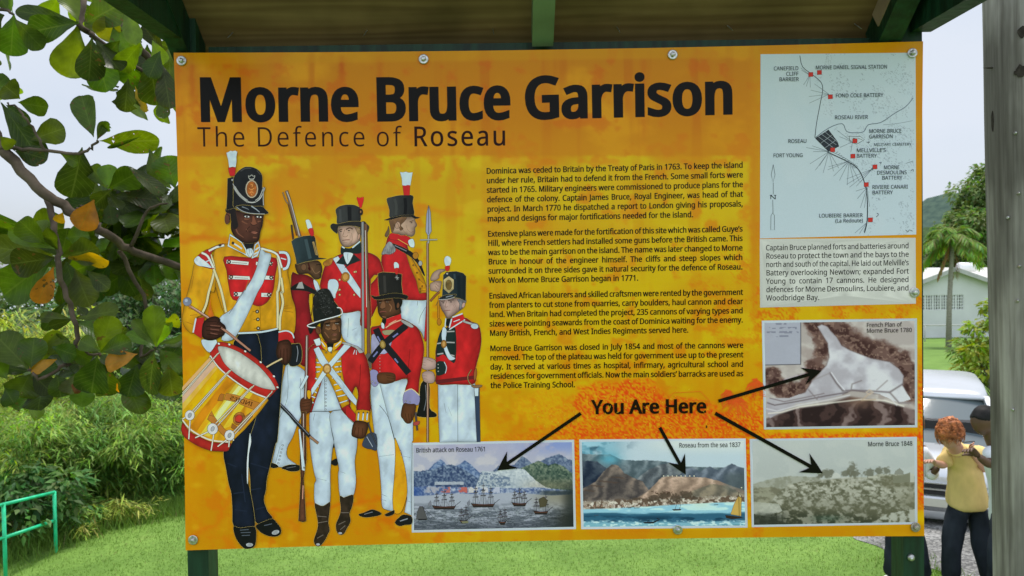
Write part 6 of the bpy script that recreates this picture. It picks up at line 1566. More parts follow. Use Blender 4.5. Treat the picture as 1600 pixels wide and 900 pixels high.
def paint_sepia(X, Y, U, V):
    x, y = Pic('x')(X, Y)
    n1 = fbm(x * .009, y * .012, 4, 21); n2 = fbm(x * .026, y * .036, 5, 22); n3 = fbm(x * .055, y * .07, 4, 23)
    C = np.zeros(X.shape + (3,)); C[:] = (166, 168, 160)
    C = mixc(C, (152, 154, 146), ss(90, 400, y) * .5); C = mixc(C, (174, 174, 164), ss(.45, .65, n1) * .4)
    def lay(C, pts, seed, a, b, amp, soft=5):
        r = ridge(x, pts, seed, amp, .05); m = ss(-soft, soft, y - r)
        H = np.zeros_like(C); H[:] = a; H = mixc(H, b, ss(.36, .62, n2 * .6 + n3 * .4))
        return C * (1 - m[..., None]) + H * m[..., None]
    C = lay(C, [(0, 470), (110, 450), (250, 410), (380, 390), (520, 395), (640, 400), (800, 900), (2000, 950)], 1, (128, 126, 108), (146, 144, 128), 12)
    C = lay(C, [(0, 520), (110, 490), (240, 480), (400, 520), (500, 560), (600, 900), (2000, 950)], 2, (104, 100, 80), (134, 130, 108), 10)
    for cx, cy, rx, ry in ((700, 370, 70, 40), (905, 340, 40, 66), (850, 370, 40, 30), (930, 370, 60, 30), (1050, 360, 50, 34), (1130, 350, 40, 34), (1190, 345, 36, 36), (640, 390, 30, 20)):
        C = mixc(C, (96, 94, 78), ss(1.15, .6, np.hypot((x - cx) / rx, (y - cy) / ry) + (n3 - .5) * 1.2) * .85)
    C = lay(C, [(0, 900), (300, 520), (380, 460), (520, 430), (700, 415), (900, 400), (1050, 400), (1120, 375), (1380, 375), (1440, 400), (1500, 410)], 3, (96, 94, 74), (156, 152, 134), 8)
    C = mixc(C, (96, 92, 70), ss(1120, 1180, x) * ss(380, 400, y) * ss(520, 460, y) * .6)
    for pts, c in (([(740, 410), (745, 375), (775, 360), (810, 378), (812, 405)], (176, 174, 162)), ([(1255, 380), (1262, 350), (1300, 322), (1330, 350), (1330, 380)], (120, 118, 104)), ([(1330, 380), (1385, 360), (1385, 440), (1250, 450), (1240, 390)], (112, 110, 90)), ([(1385, 360), (1420, 375), (1420, 440), (1385, 440)], (168, 166, 150)), ([(1040, 392), (1120, 388), (1120, 410), (1040, 412)], (164, 160, 142))):
        C = mixc(C, c, pin(x, y, pts) * .9)
    C = mixc(C, (168, 164, 150), np.exp(-(pdist(x, y + (n3 - .5) * 14, [(560, 432), (640, 425), (740, 412), (860, 405), (1040, 430), (1100, 470)]) / 7) ** 2) * .6)
    sl = pin(x, y, [(300, 800), (380, 470), (700, 430), (1100, 470), (1440, 560), (1440, 800)])
    C = mixc(C, (188, 184, 166), sl * ss(.50, .78, n3) * ss(780, 480, y) * .5); C = mixc(C, (78, 76, 58), sl * ss(.56, .28, n2 * .7 + n3 * .3) * .55); C = mixc(C, (84, 82, 64), sl * ss(430, 760, y) * .45)
    C = mixc(C, (84, 82, 62), ss(560, 720, y) * ss(.62, .4, n2) * .8); C = mixc(C, (48, 50, 38), ss(640, 760, y - (x - 700) * .06) * ss(.60, .40, n2 * .6 + n3 * .4) * ss(1300, 1000, x) * .9)
    C = mixc(C, (166, 164, 148), pin(x, y, [(80, 600), (300, 620), (330, 680), (180, 720), (80, 700)]) * .8 * ss(560, 640, y)); C = mixc(C, (44, 46, 38), ss(680, 740, y + (n2 - .5) * 60) * ss(420, 250, x) * .85); C = mixc(C, (52, 70, 56), np.exp(-(((x - 700) / 130) ** 2 + ((y - 740) / 26) ** 2)) * .6)
    C = mixc(C, (160, 158, 142), pin(x, y, [(1080, 770), (1200, 700), (1440, 660), (1440, 790), (1000, 790)]) * ss(.3, .5, n2) * .85)
    C = mixc(C, (104, 100, 78), ss(1180, 1440, x) * ss(480, 560, y) * ss(680, 620, y) * .6)
    return C

def paint_plan(X, Y, U, V):
    x, y = Pic('q')(X, Y)
    n1 = fbm(x * .010, y * .012, 4, 31); n2 = fbm(x * .035, y * .04, 4, 32); n3 = fbm(x * .09, y * .1, 2, 33)
    C = np.zeros(X.shape + (3,)); C[:] = (158, 146, 138)
    C = mixc(C, (176, 166, 156), ss(.42, .62, n1)); C = mixc(C, (134, 116, 108), ss(.56, .72, n1) * .6)
    C = mixc(C, (150, 150, 160), pin(x, y, [(60, 390), (220, 390), (220, 572), (60, 574)]) * .85)
    def band(C, pts, w, a=.95):
        d = pdist(x, y, pts) + (n2 - .5) * 44
        C = mixc(C, (96, 70, 62), ss(w, w * .55, d) * a); C = mixc(C, (58, 36, 34), ss(w * .8, w * .2, d) * ss(.60, .42, n2) * .9)
        return mixc(C, (150, 122, 104), ss(w, w * .4, d) * ss(.58, .70, n3) * .5)
    C = band(C, [(270, 400), (296, 450), (312, 500), (300, 545), (280, 580)], 44); C = band(C, [(350, 400), (400, 440), (450, 490), (520, 515), (600, 525), (650, 560), (690, 620), (700, 690)], 58)
    C = band(C, [(90, 620), (120, 660), (170, 690), (230, 670), (300, 590)], 46)
    # dark ground below the works, with pale folds
    low = ss(0, 16, y - np.interp(x, [60, 200, 330, 430, 560, 720], [800, 750, 735, 700, 720, 760]))
    D = np.zeros_like(C); D[:] = (62, 44, 42)
    fold = .5 + .5 * np.sin(x * .036 + (y - 740) * -.010 + n1 * 11 + n2 * 2)
    D = mixc(D, (128, 108, 102), ss(.70, 1, fold) * .8 * ss(.3, .6, n1 + .15)); D = mixc(D, (34, 22, 24), ss(.4, .1, fold) * .8); D = mixc(D, (120, 92, 76), np.exp(-(((x - 470) / 60) ** 2 + ((y - 720) / 34) ** 2)) * .8)
    C = C * (1 - low[..., None]) + D * low[..., None]
    plat = [(292, 410), (310, 400), (335, 410), (350, 430), (375, 455), (395, 490), (430, 510), (520, 545), (600, 560), (640, 590), (660, 620), (655, 660), (690, 720), (640, 735), (560, 700), (440, 680), (400, 700), (330, 720), (200, 740), (90, 800), (75, 770), (80, 715), (170, 715), (240, 690), (270, 640), (330, 575), (342, 540), (335, 480), (310, 440)]
    d = pdist(x, y, plat + [plat[0]]); ins = pin(x, y, plat)
    P = np.zeros_like(C); P[:] = (176, 170, 172); P = mixc(P, (192, 188, 186), ss(.42, .62, n1)); P = mixc(P, (150, 142, 144), ss(.50, .34, n1) * .7); P = mixc(P, (146, 136, 138), ss(700, 620, y) * 0 + ss(640, 720, y) * ss(440, 300, x) * .6)
    C = np.where(ins[..., None], P, C)
    C = mixc(C, (92, 74, 70), np.exp(-(d / 3.0) ** 2) * .55 * (y < 700))
    # terrace lines and ditches
    for pts, c, w in (([(80, 735), (110, 745), (200, 730), (330, 705), (420, 690)], (92, 80, 80), 3), ([(76, 760), (120, 770), (210, 745), (340, 722), (430, 702)], (190, 184, 182), 3), ([(84, 780), (140, 775), (220, 752), (350, 735), (480, 720), (580, 725), (660, 750)], (206, 196, 180), 3.2), ([(90, 715), (150, 730), (240, 712), (320, 695)], (110, 96, 96), 2.5),
                      ([(345, 608), (372, 650), (400, 684), (440, 682), (510, 684), (600, 690), (655, 655)], (104, 92, 92), 4), ([(352, 606), (380, 648), (408, 680)], (200, 196, 194), 2.5), ([(600, 690), (640, 735), (690, 735)], (120, 108, 106), 4), ([(590, 700), (630, 745)], (196, 188, 184), 3), ([(520, 690), (480, 725), (540, 720)], (170, 146, 120), 3),
                      ([(435, 680), (440, 655), (480, 640)], (120, 108, 106), 3), ([(545, 680), (590, 640)], (140, 128, 126), 3), ([(500, 690), (515, 680), (530, 690), (515, 700), (500, 690)], (180, 160, 140), 3), ([(270, 640), (345, 608)], (140, 130, 128), 3), ([(255, 680), (290, 720), (296, 708)], (120, 108, 108), 3)):
        C = mixc(C, c, np.exp(-(pdist(x, y, pts) / w) ** 2) * .85)
    C = mixc(C, (46, 46, 52), np.exp(-(pdist(x, y, [(221, 388), (221, 571), (66, 574)]) / 1.6) ** 2))
    for yy, x0, x1 in ((399, 105, 160), (416, 72, 205), (434, 76, 212), (450, 110, 170)):
        C = mixc(C, (92, 92, 104), (np.abs(y - yy) < 4) * (x > x0) * (x < x1) * (n3 > .46) * .55)
    return C
PICS = [('v', [(642.5, 692), (897, 687), (900, 826.5), (643.5, 832)], [(646, 695.5), (893.5, 690.7), (896.3, 823), (647, 828.2)], paint_attack, 'British attack on Roseau 1761', (650, 706.8), (759, 704.8)),
        ('w', [(905, 686.6), (1165, 685), (1168, 824.3), (908, 826.8)], [(909, 690.2), (1161.8, 688.7), (1164.2, 820.8), (912, 823)], paint_sea, 'Roseau from the sea 1837', (1060.6, 699), (1157, 698)),
        ('x', [(1171.3, 685.8), (1432.5, 682.4), (1433.3, 819), (1174.5, 823.6)], [(1175.5, 689), (1428.6, 685.8), (1429.3, 815.6), (1178, 820)], paint_sepia, 'Morne Bruce 1848', (1355.5, 697.2), (1425.5, 696)),
        ('q', [(1190.2, 501), (1432.6, 497.4), (1433.2, 667.6), (1193.5, 671)], [(1194.3, 504.6), (1428.8, 501.2), (1429.4, 664), (1197.2, 667.4)], paint_plan, None, None, None)]
for cr, outer, inner, fn, cap, L, R in PICS:
    frame_card('picture_border', outer, (176, 182, 182), .0005)
    raster_mesh('printed_picture', inner, 270 if cr != 'q' else 250, 150 if cr != 'q' else 180, fn, .0007, PANEL, M_PRINT)['label'] = {'v': 'painting of ships before blue hills', 'w': 'painting of brown hills above a blue sea', 'x': 'sepia picture of a bushy hill', 'q': 'old plan of a pale plateau'}[cr]
    if cap:
        t = Lettering(.0018)
        t.line(cap, L, R, 7.2, .8, 5 if cr == 'v' else 2, 2, fit='x', serif=26, col=(20, 22, 24))
        t.build('caption_lettering', PANEL)
t = Lettering(.0018)
t.line('French Plan of', (1353.5, 511), (1408.5, 509.8), 6.6, .8, 2, 2, fit='x', serif=26, col=(34, 26, 26))
t.line('Morne Bruce 1780', (1353.5, 519.8), (1424.5, 518.6), 6.6, .8, 2, 2, fit='x', serif=26, col=(34, 26, 26))
t.build('caption_lettering', PANEL)
# drawn ships and trees over the printed pictures
a = Art(.0009)
SH = (32, 30, 32)
def ship(cr, x, y, w, masts, mh, s=1):
    a.p('%s:%d,%d %d,%d %d,%d %d,%d %d,%d' % (cr, x - w / 2 - 8, y - 26, x - w / 2 + 14, y + 8, x + w / 2 - 14, y + 8, x + w / 2, y - 22, x, y - 16), (40, 34, 32), sm=0, ol=0)
    a.ln('%s:%d,%d %d,%d' % (cr, x - w / 2 + 4, y - 12, x + w / 2 - 8, y - 12), .5, (120, 70, 50), sm=0)
    a.ln('%s:%d,%d %d,%d' % (cr, x + w / 2 - 6, y - 22, x + w / 2 + 40, y - 58), .7, SH, sm=0)
    for i in range(masts):
        mx = x - w * .33 + i * w * .66 / max(1, masts - 1) if masts > 1 else x
        h = mh * (1.12 if i == 1 else .95)
        a.ln('%s:%d,%d %d,%d' % (cr, mx, y - 12, mx, y - 12 - h), .8, SH, sm=0, taper=.5)
        for k, f in enumerate((.42, .66, .86)):
            q = 26 - 6 * k
            a.ln('%s:%d,%d %d,%d' % (cr, mx - q, y - 12 - h * f + 3, mx + q, y - 12 - h * f - 3), .7, SH, sm=0)
            a.ln('%s:%d,%d %d,%d' % (cr, mx - q * .8, y - 12 - h * f + 2, mx + q * .8, y - 12 - h * f + 2), 1.2, (74, 70, 72), sm=0)
        for dx in (-34, -20, 20, 34): a.ln('%s:%d,%d %d,%d' % (cr, mx + dx, y - 14, mx, y - 12 - h * .8), .3, (64, 62, 64), sm=0)
ship('v', 340, 658, 190, 3, 130); ship('v', 662, 640, 190, 3, 165); ship('v', 962, 632, 120, 3, 120); ship('v', 1140, 700, 120, 2, 130); ship('v', 500, 775, 60, 2, 120); ship('v', 822, 785, 60, 2, 110)
a.p('v:108,748 120,680 135,640 160,640 185,700 200,748', (80, 78, 76), sm=0, ol=.4); a.ln('v:160,640 250,730', .4, SH, sm=0); a.ln('v:160,640 220,748', .4, SH, sm=0); a.p('v:120,744 200,742 190,752 130,754', SH, sm=0, ol=0)
for x, y in ((225, 620), (545, 615)): a.p('v:%d,%d %d,%d %d,%d %d,%d' % (x - 16, y, x + 2, y - 30, x + 8, y + 8, x - 8, y + 24), (110, 110, 116), sm=0, ol=.3)
a.p('v:1120,580 1160,560 1195,590 1180,640 1130,650', (70, 64, 46), sm=0, ol=.2)
a.p('v:480,764 540,760 536,778 490,780', (110, 108, 80), sm=0, ol=0)
a.build('picture_drawing', PANEL)
a = Art(.0009)
a.p('w:1285,712 1320,716 1418,728 1440,738 1340,746 1296,738', (46, 36, 30), sm=0, ol=0); a.p('w:1395,556 1422,570 1418,722 1330,706 1360,620', (176, 142, 70), sm=0, ol=.4); a.ln('w:1398,520 1402,730', .7, (50, 38, 28), sm=0); a.p('w:1404,560 1400,530 1420,560', (190, 180, 150), sm=0, ol=.3); a.p('w:1412,486 1428,480 1424,492', (200, 190, 150), sm=0, ol=0)
for x in (872, 908): a.ln('w:%d,665 %d,600' % (x, x + 18), .5, (60, 48, 40), sm=0)
a.p('w:845,664 925,662 915,674 860,676', (50, 40, 36), sm=0, ol=0); a.p('w:605,770 690,768 750,742 740,756 690,782 620,782', (34, 34, 38), sm=0, ol=0); a.ln('w:640,768 660,752', .7, SH, sm=0); a.ln('w:720,742 735,738', 1.2, SH, sm=0)
r = random.Random(4)
for i in range(7):
    cx, cy = 700 + i * 22 + r.uniform(-8, 8), 535 + r.uniform(-14, 10)
    for k in range(5): an = r.uniform(-2.9, -.2); a.ln('w:%d,%d %d,%d' % (cx, cy, cx + 26 * math.cos(an), cy + 18 * math.sin(an)), .5, (70, 52, 40), sm=0)
for i in range(16): a.p('w:%d,%d %d,%d %d,%d %d,%d' % ((lambda X: (X, 636 - X * .012, X + 14, 634 - X * .012, X + 14, 648 - X * .012, X, 650 - X * .012))(125 + i * 34)), r.choice([(196, 186, 170), (176, 160, 146), (150, 120, 100)]), sm=0, ol=.25)
for x in range(770, 1050, 36): a.p('w:%d,392 %d,384 %d,384 %d,396' % (x, x + 2, x + 12, x + 12), (206, 192, 168), sm=0, ol=.2)
for x, y, w in ((496, 654, 26), (555, 654, 46), (1210, 628, 36), (220, 714, 40)): a.ln('w:%d,%d %d,%d' % (x - w / 2, y, x + w / 2, y - 2), .8, (60, 60, 64), sm=0)
a.build('picture_drawing', PANEL)
# palms, huts and leaf strokes of the background print, in its red-orange
a = Art(.0004)
RO = (206, 78, 26); r = random.Random(9)
def palm(px, py, n, L, base=None):
    if base: a.ln('0:%.1f,%.1f %.1f,%.1f %.1f,%.1f' % (px, py, (px + base[0]) / 2 + 3, (py + base[1]) / 2, base[0], base[1]), 1.6, RO)
    for i in range(n):
        an = i / n * 6.283 + r.uniform(-.2, .2); l = L * r.uniform(.7, 1.1)
        P = [(px + l * t * math.cos(an), py + l * t * math.sin(an) * .9 + 9 * t * t) for t in (0, .35, .7, 1)]
        a.ln(P, 1.1, RO)
        for k in range(1, 11):
            t = k / 10.5; bx = px + l * t * math.cos(an); by = py + l * t * math.sin(an) * .9 + 9 * t * t
            for s in (-1, 1): a.ln([(bx, by), (bx + 4.6 * math.cos(an + s * 1.1), by + 4.6 * math.sin(an + s * 1.1) + 2)], .7, RO, sm=0)
palm(1150, 627, 8, 22, (1176, 655)); palm(1181, 598, 7, 17); palm(1136, 612, 5, 12)
OG = (196, 96, 22)
for q in ('y:1040,150 1075,120 1225,112 1275,165 1280,240', 'y:1275,165 1190,160 1120,165', 'y:1220,330 1260,255 1330,320', 'y:1240,310 1245,370', 'y:1225,240 1260,255 1290,240 1240,235'): a.ln(q, .8, OG, sm=0)
a.ln('y:1258,300 1258,315', 2, (60, 40, 20), sm=0)
for i in range(420):
    cx, cy = r.choice([(960, 628), (1003, 620), (1060, 652), (1130, 665), (880, 650), (1000, 672)])
    x, y = cx + r.gauss(0, 36), cy + r.gauss(0, 15)
    if not (590 < y < 684 and 770 < x < 1186): continue
    an = r.uniform(0, 6.28); l = r.uniform(1.5, 4)
    a.ln([(x, y), (x + l * math.cos(an), y + l * math.sin(an))], .8, r.choice([(212, 66, 24), (226, 150, 30), (196, 84, 20), (220, 172, 40)]), sm=0, taper=.2)
a.build('background_drawing', PANEL)

# ================================================================ plants
M_BARK = mat('bark', (.10, .075, .055), .9, .15, .45, 14, bump=.5)
M_BARK2 = mat('grey_bark', (.19, .17, .15), .9, .15, .35, 10, bump=.4)
def almond_mat():
    m = colmat('almond_leaf', .34, .4, .22, 26, trans=.6)
    n, l = m.node_tree.nodes, m.node_tree.links
    b = n['Principled BSDF']; out = n['Material Output']
    at = n.new('ShaderNodeAttribute'); at.attribute_name = 'LC'        # across (0.5 = midrib), along, leaf's own number
    sp = n.new('ShaderNodeSeparateColor'); l.new(at.outputs['Color'], sp.inputs[0])
    def mth(op, a, b2=None, c=None):
        q = n.new('ShaderNodeMath'); q.operation = op
        for i, v in enumerate((a, b2, c)):
            if v is None: continue
            if isinstance(v, (int, float)): q.inputs[i].default_value = v
            else: l.new(v, q.inputs[i])
        return q.outputs[0]
    au = mth('ABSOLUTE', mth('SUBTRACT', sp.outputs[0], .5))
    ph = mth('SUBTRACT', mth('MULTIPLY', sp.outputs[1], 9.0), mth('MULTIPLY', au, 5.0))
    fr = mth('ABSOLUTE', mth('SUBTRACT', mth('FRACT', ph), .5))
    vein = mth('MAXIMUM', mth('LESS_THAN', fr, .045), mth('LESS_THAN', au, .022))
    # brown freckles and eaten holes on some leaves
    tc = n.new('ShaderNodeTexCoord'); nz = n.new('ShaderNodeTexNoise'); nz.inputs['Scale'].default_value = 42; nz.inputs['Detail'].default_value = 2
    l.new(tc.outputs['Object'], nz.inputs['Vector'])
    some = mth('GREATER_THAN', sp.outputs[2], .55)
    frk = mth('MULTIPLY', mth('GREATER_THAN', nz.outputs['Fac'], .655), some)
    hole = mth('MULTIPLY', mth('GREATER_THAN', nz.outputs['Fac'], .715), mth('GREATER_THAN', sp.outputs[2], .7))
    src = b.inputs['Base Color'].links[0].from_socket
    m1 = n.new('ShaderNodeMixRGB'); m1.blend_type = 'MIX'; l.new(mth('MULTIPLY', vein, .22), m1.inputs[0]); l.new(src, m1.inputs[1]); m1.inputs[2].default_value = (.20, .24, .06, 1)
    m2 = n.new('ShaderNodeMixRGB'); l.new(mth('MULTIPLY', frk, .8), m2.inputs[0]); l.new(m1.outputs[0], m2.inputs[1]); m2.inputs[2].default_value = (.11, .06, .02, 1)
    l.new(m2.outputs[0], b.inputs['Base Color'])
    hs = [q for q in n if q.bl_idname == 'ShaderNodeHueSaturation'][0]; l.new(m2.outputs[0], hs.inputs['Color'])
    bp = n.new('ShaderNodeBump'); bp.inputs['Strength'].default_value = .25; bp.inputs['Distance'].default_value = .004
    l.new(mth('MULTIPLY', fr, 1.0), bp.inputs['Height']); l.new(bp.outputs[0], b.inputs['Normal'])
    last = out.inputs['Surface'].links[0].from_socket
    tr = n.new('ShaderNodeBsdfTransparent'); mx = n.new('ShaderNodeMixShader')
    l.new(hole, mx.inputs[0]); l.new(last, mx.inputs[1]); l.new(tr.outputs[0], mx.inputs[2]); l.new(mx.outputs[0], out.inputs['Surface'])
    return m
M_ALM = almond_mat()
M_LEAF = colmat('leaf', .6, .25, .12, 30, trans=.35)

class Leaves:
    def __init__(self): self.v, self.f, self.c, self.lc = [], [], [], []
    def obovate(self, base, tip, width, nrm, col, fold=.25, droop=.12, ragged=0.0, r=rnd):
        """a broad leaf, narrow at the stalk and widest past the middle, folded on its midrib and curling at the tip"""
        base, tip = Vector(base), Vector(tip)
        ax = tip - base; L = ax.length; ax.normalize()
        side = ax.cross(nrm).normalized(); up = side.cross(ax).normalized()
        S = [0, .06, .14, .24, .35, .46, .57, .67, .76, .84, .90, .95, .98, 1.0]
        Wd = [.05, .11, .24, .42, .61, .78, .91, .985, 1.0, .93, .79, .58, .38, .12]
        k = len(self.v); n = len(S)
        wob = r.uniform(0, 6); num = r.random()
        edge = [r.uniform(-1, 1) for _ in range(2 * n)]
        for i, (s, w) in enumerate(zip(S, Wd)):
            c = base + ax * (L * s) - up * (L * droop * s * s)
            hw = width / 2 * w
            rip = math.sin(s * 9 + wob) * .05 * width
            lw = hw * (1 + edge[i] * (.04 + ragged)); rw = hw * (1 + edge[n + i] * (.04 + ragged))
            self.v += [c - side * lw + up * (fold * lw + rip), c - side * lw * .5 + up * (fold * lw * .5 + rip * .3), c, c + side * rw * .5 + up * (fold * rw * .5 - rip * .2), c + side * rw + up * (fold * rw - rip)]
            rib = tuple(min(.8, q * 1.15) for q in col)
            v1 = r.uniform(.93, 1.07)
            self.lc += [(q, s, num, 1) for q in (0, .25, .5, .75, 1)]
            self.c += [tuple(q * v1 * .95 for q in col), tuple(q * v1 for q in col), rib, tuple(q * v1 * 1.03 for q in col), tuple(q * v1 for q in col)]
        for i in range(n - 1):
            for j in range(4):
                a = k + i * 5 + j
                self.f.append((a, a + 1, a + 6, a + 5))
        return self
    def blade(self, base, d, L, w, up, col, bend=.15):
        """a slender leaf of four faces"""
        base = Vector(base); d = Vector(d).normalized()
        s = d.cross(up)
        if s.length < 1e-4: s = d.orthogonal()
        s.normalize(); u = s.cross(d)
        k = len(self.v)
        m = base + d * L * .45 - Vector((0, 0, L * bend * .3)); t = base + d * L - Vector((0, 0, L * bend))
        self.v += [base, m - s * w / 2 + u * w * .15, m + s * w / 2 + u * w * .15, t, m]
        self.f += [(k, k + 1, k + 4), (k, k + 4, k + 2), (k + 1, k + 3, k + 4), (k + 4, k + 3, k + 2)]
        self.c += [col] * 5
        return self
    def build(self, name, m, parent=None):
        me = mesh(name, self.v, self.f, self.c)
        if self.lc:
            at = me.color_attributes.new('LC', 'FLOAT_COLOR', 'POINT'); at.data.foreach_set('color', np.array(self.lc, dtype=np.float32).ravel())
        return link(name, me, m, parent, smooth=True)

# ---------------- the sea-almond tree on the left, its boughs hanging into the picture about 3.4 m from the lens
AY = 1.45
ALM = empty('almond_tree', (-3.35, 1.7, zt(-3.35, 1.7)))
tag(ALM, 'sea almond tree with big rounded leaves, some orange, hanging over at the left', 'tree')
def held(o, root):
    o.parent = root; o.matrix_parent_inverse = Matrix.Translation(root.location).inverted(); return o
def aP(px, py, Y=AY): return atY(px, py, Y)
b = MB()
fork = Vector((-3.05, 1.5, 1.95))
tr = [Vector((-3.35, 1.7, zt(-3.35, 1.7) - .1)), Vector((-3.30, 1.66, .3)), Vector((-3.2, 1.6, 1.1)), fork, Vector((-3.0, 1.45, 2.6)), Vector((-2.85, 1.4, 3.3))]
tr = [Vector(p) for p in catmull(tr, 4, False)]
b.tube(tr, [.125 - .07 * i / (len(tr) - 1) for i in range(len(tr))], 12)
held(b.build('trunk', M_BARK, smooth=True), ALM)
def bough(pts, r0, r1, n=8):
    P = [Vector(p) for p in catmull([tuple(p) for p in pts], 5, False)]
    # a little natural crookedness
    for i in range(1, len(P) - 1): P[i] += Vector((rnd.gauss(0, .004), rnd.gauss(0, .01), rnd.gauss(0, .004)))
    b = MB(); b.tube(P, [r0 + (r1 - r0) * i / (len(P) - 1) for i in range(len(P))], n)
    return held(b.build('branch', M_BARK, smooth=True), ALM)
bough([fork, aP(-40, 200, 1.45), aP(0, 228, 1.42), aP(59, 292, 1.40), aP(107, 328, 1.42), aP(160, 360, 1.5), aP(199, 389, 1.6), aP(277, 416, 1.75), aP(330, 432, 1.9)], .027, .016)
bough([aP(72, 306, 1.40), aP(80, 340, 1.36), aP(91, 403, 1.34), aP(96, 442, 1.34), aP(117, 499, 1.36), aP(115, 545, 1.36), aP(103, 572, 1.36)], .014, .008)
bough([aP(117, 540, 1.36), aP(150, 556, 1.42), aP(156, 551, 1.45)], .007, .004); bough([aP(103, 570, 1.36), aP(70, 590, 1.3), aP(44, 578, 1.28)], .008, .006); bough([aP(186, 392, 1.6), aP(230, 480, 1.7), aP(222, 555, 1.62), aP(243, 541, 1.58)], .011, .005)
top = Vector((-2.85, 1.4, 3.3))
bough([top, aP(60, -80, 1.7), aP(124, -10, 1.6), aP(126, 38, 1.55), aP(146, 56, 1.55), aP(190, 92, 1.6), aP(235, 118, 1.7)], .02, .008)
bough([top, aP(120, -60, 1.9), aP(180, 26, 1.8), aP(205, 55, 1.75), aP(228, 86, 1.75), aP(260, 120, 1.8)], .03, .014)
bough([aP(4, 230, 1.41), aP(40, 233, 1.4), aP(80, 236, 1.38), aP(120, 240, 1.36), aP(138, 233, 1.36), aP(152, 220, 1.35)], .009, .005); bough([aP(70, 236, 1.39), aP(52, 205, 1.36), aP(34, 178, 1.34), aP(12, 160, 1.32)], .006, .004)
bough([aP(120, 326, 1.45), aP(150, 318, 1.5), aP(172, 296, 1.5)], .008, .004); bough([aP(205, 384, 1.6), aP(230, 330, 1.6), aP(262, 318, 1.6)], .009, .004)
bough([top, aP(-60, -20, 1.5), aP(-10, 10, 1.45), aP(22, 23, 1.42)], .014, .005)

LV = Leaves()
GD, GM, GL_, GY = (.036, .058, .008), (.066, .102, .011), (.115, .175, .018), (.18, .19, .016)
YE, OR = (.36, .24, .02), (.46, .17, .025)
TOW = lambda p: (CAM - Vector(p)).normalized()
def leaf(cr, a, t, w, col, Y=AY, dY=None, fold=None, ragged=0.0, droop=None):
    """cr: crop of the photograph the numbers were read in (T: top left, B: below it)"""
    k, oy = (3.0, 0) if cr == 'T' else (2.8133, 300)
    if dY is None: dY = rnd.uniform(-.05, .05)
    p0 = aP(a[0] / k, oy + a[1] / k, Y); p1 = aP(t[0] / k, oy + t[1] / k, Y + dY)
    ww = w / k * (Y - CAM.y) / FPX
    n = TOW(p0) + Vector((rnd.gauss(0, .35), rnd.gauss(0, .2), rnd.gauss(.1, .35)))
    LV.obovate(p0, p1, ww * 1.1, n, tuple(q * rnd.uniform(.85, 1.18) for q in col), rnd.uniform(.05, .28) if fold is None else fold, rnd.uniform(.0, .1) if droop is None else droop, ragged)
T = 'T'; B = 'B'
for a_ in [(T, (375, 110), (60, 40), 75, GD), (T, (370, 105), (120, 150), 120, GD), (T, (65, 70), (50, 262), 125, GM), (T, (70, 90), (195, 228), 90, GM), (T, (50, 60), (-10, -20), 90, GM), (T, (60, 60), (40, -60), 80, GL_), (T, (20, 70), (-60, 110), 100, GD),
           (T, (368, 100), (300, -40), 90, GL_), (T, (365, 125), (320, 365), 165, GY), (T, (430, 175), (420, 380), 125, GD), (T, (450, 190), (560, 330), 110, GD), (T, (440, 200), (500, 430), 135, GM), (T, (395, 110), (560, 20), 150, GM), (T, (590, 30), (635, 205), 75, GL_), (T, (560, 60), (470, 180), 110, GY), (T, (540, 100), (610, 280), 130, GL_),
           (T, (560, 190), (500, 260), 70, GD), (T, (660, 200), (555, 330), 90, GM), (T, (700, 275), (740, 492), 150, GD), (T, (715, 190), (765, 300), 70, GL_), (T, (750, 240), (700, 360), 80, GD), (T, (760, 300), (800, 500), 100, GD), (T, (770, 440), (765, 555), 60, GM), (T, (800, 200), (790, 400), 90, GM),
           (T, (440, 642), (372, 440), 108, GM), (T, (455, 655), (495, 570), 45, GM), (T, (465, 660), (738, 668), 112, GM), (T, (385, 690), (340, 930), 160, GD), (T, (95, 462), (20, 400), 110, GM), (T, (85, 480), (220, 505), 90, GM), (T, (145, 655), (300, 600), 112, GM), (T, (5, 480), (200, 765), 110, GD), (T, (25, 490), (135, 575), 70, GD), (T, (0, 640), (60, 690), 60, GL_),
           (T, (60, 700), (200, 740), 90, GD), (T, (285, 720), (365, 765), 55, GM), (T, (500, 880), (425, 775), 75, GM), (T, (505, 885), (500, 770), 80, GL_), (T, (510, 882), (645, 810), 115, GM), (T, (600, 780), (770, 905), 75, GD), (T, (700, 700), (760, 880), 90, GM), (T, (820, 880), (775, 730), 130, GM), (T, (520, 890), (440, 960), 80, GD), (T, (500, 890), (560, 980), 90, GD), (T, (610, 900), (560, 860), 60, GD)]:
    leaf(*a_, Y=1.4 + rnd.uniform(-.1, .15))
leaf(T, (600, 370), (585, 525), 85, GD, ragged=.3); leaf(T, (630, 400), (685, 525), 40, YE, ragged=.35); leaf(T, (660, 640 / 1), (500, 700), 20, GD); leaf(T, (470, 640), (505, 575), 38, GM, ragged=.3)
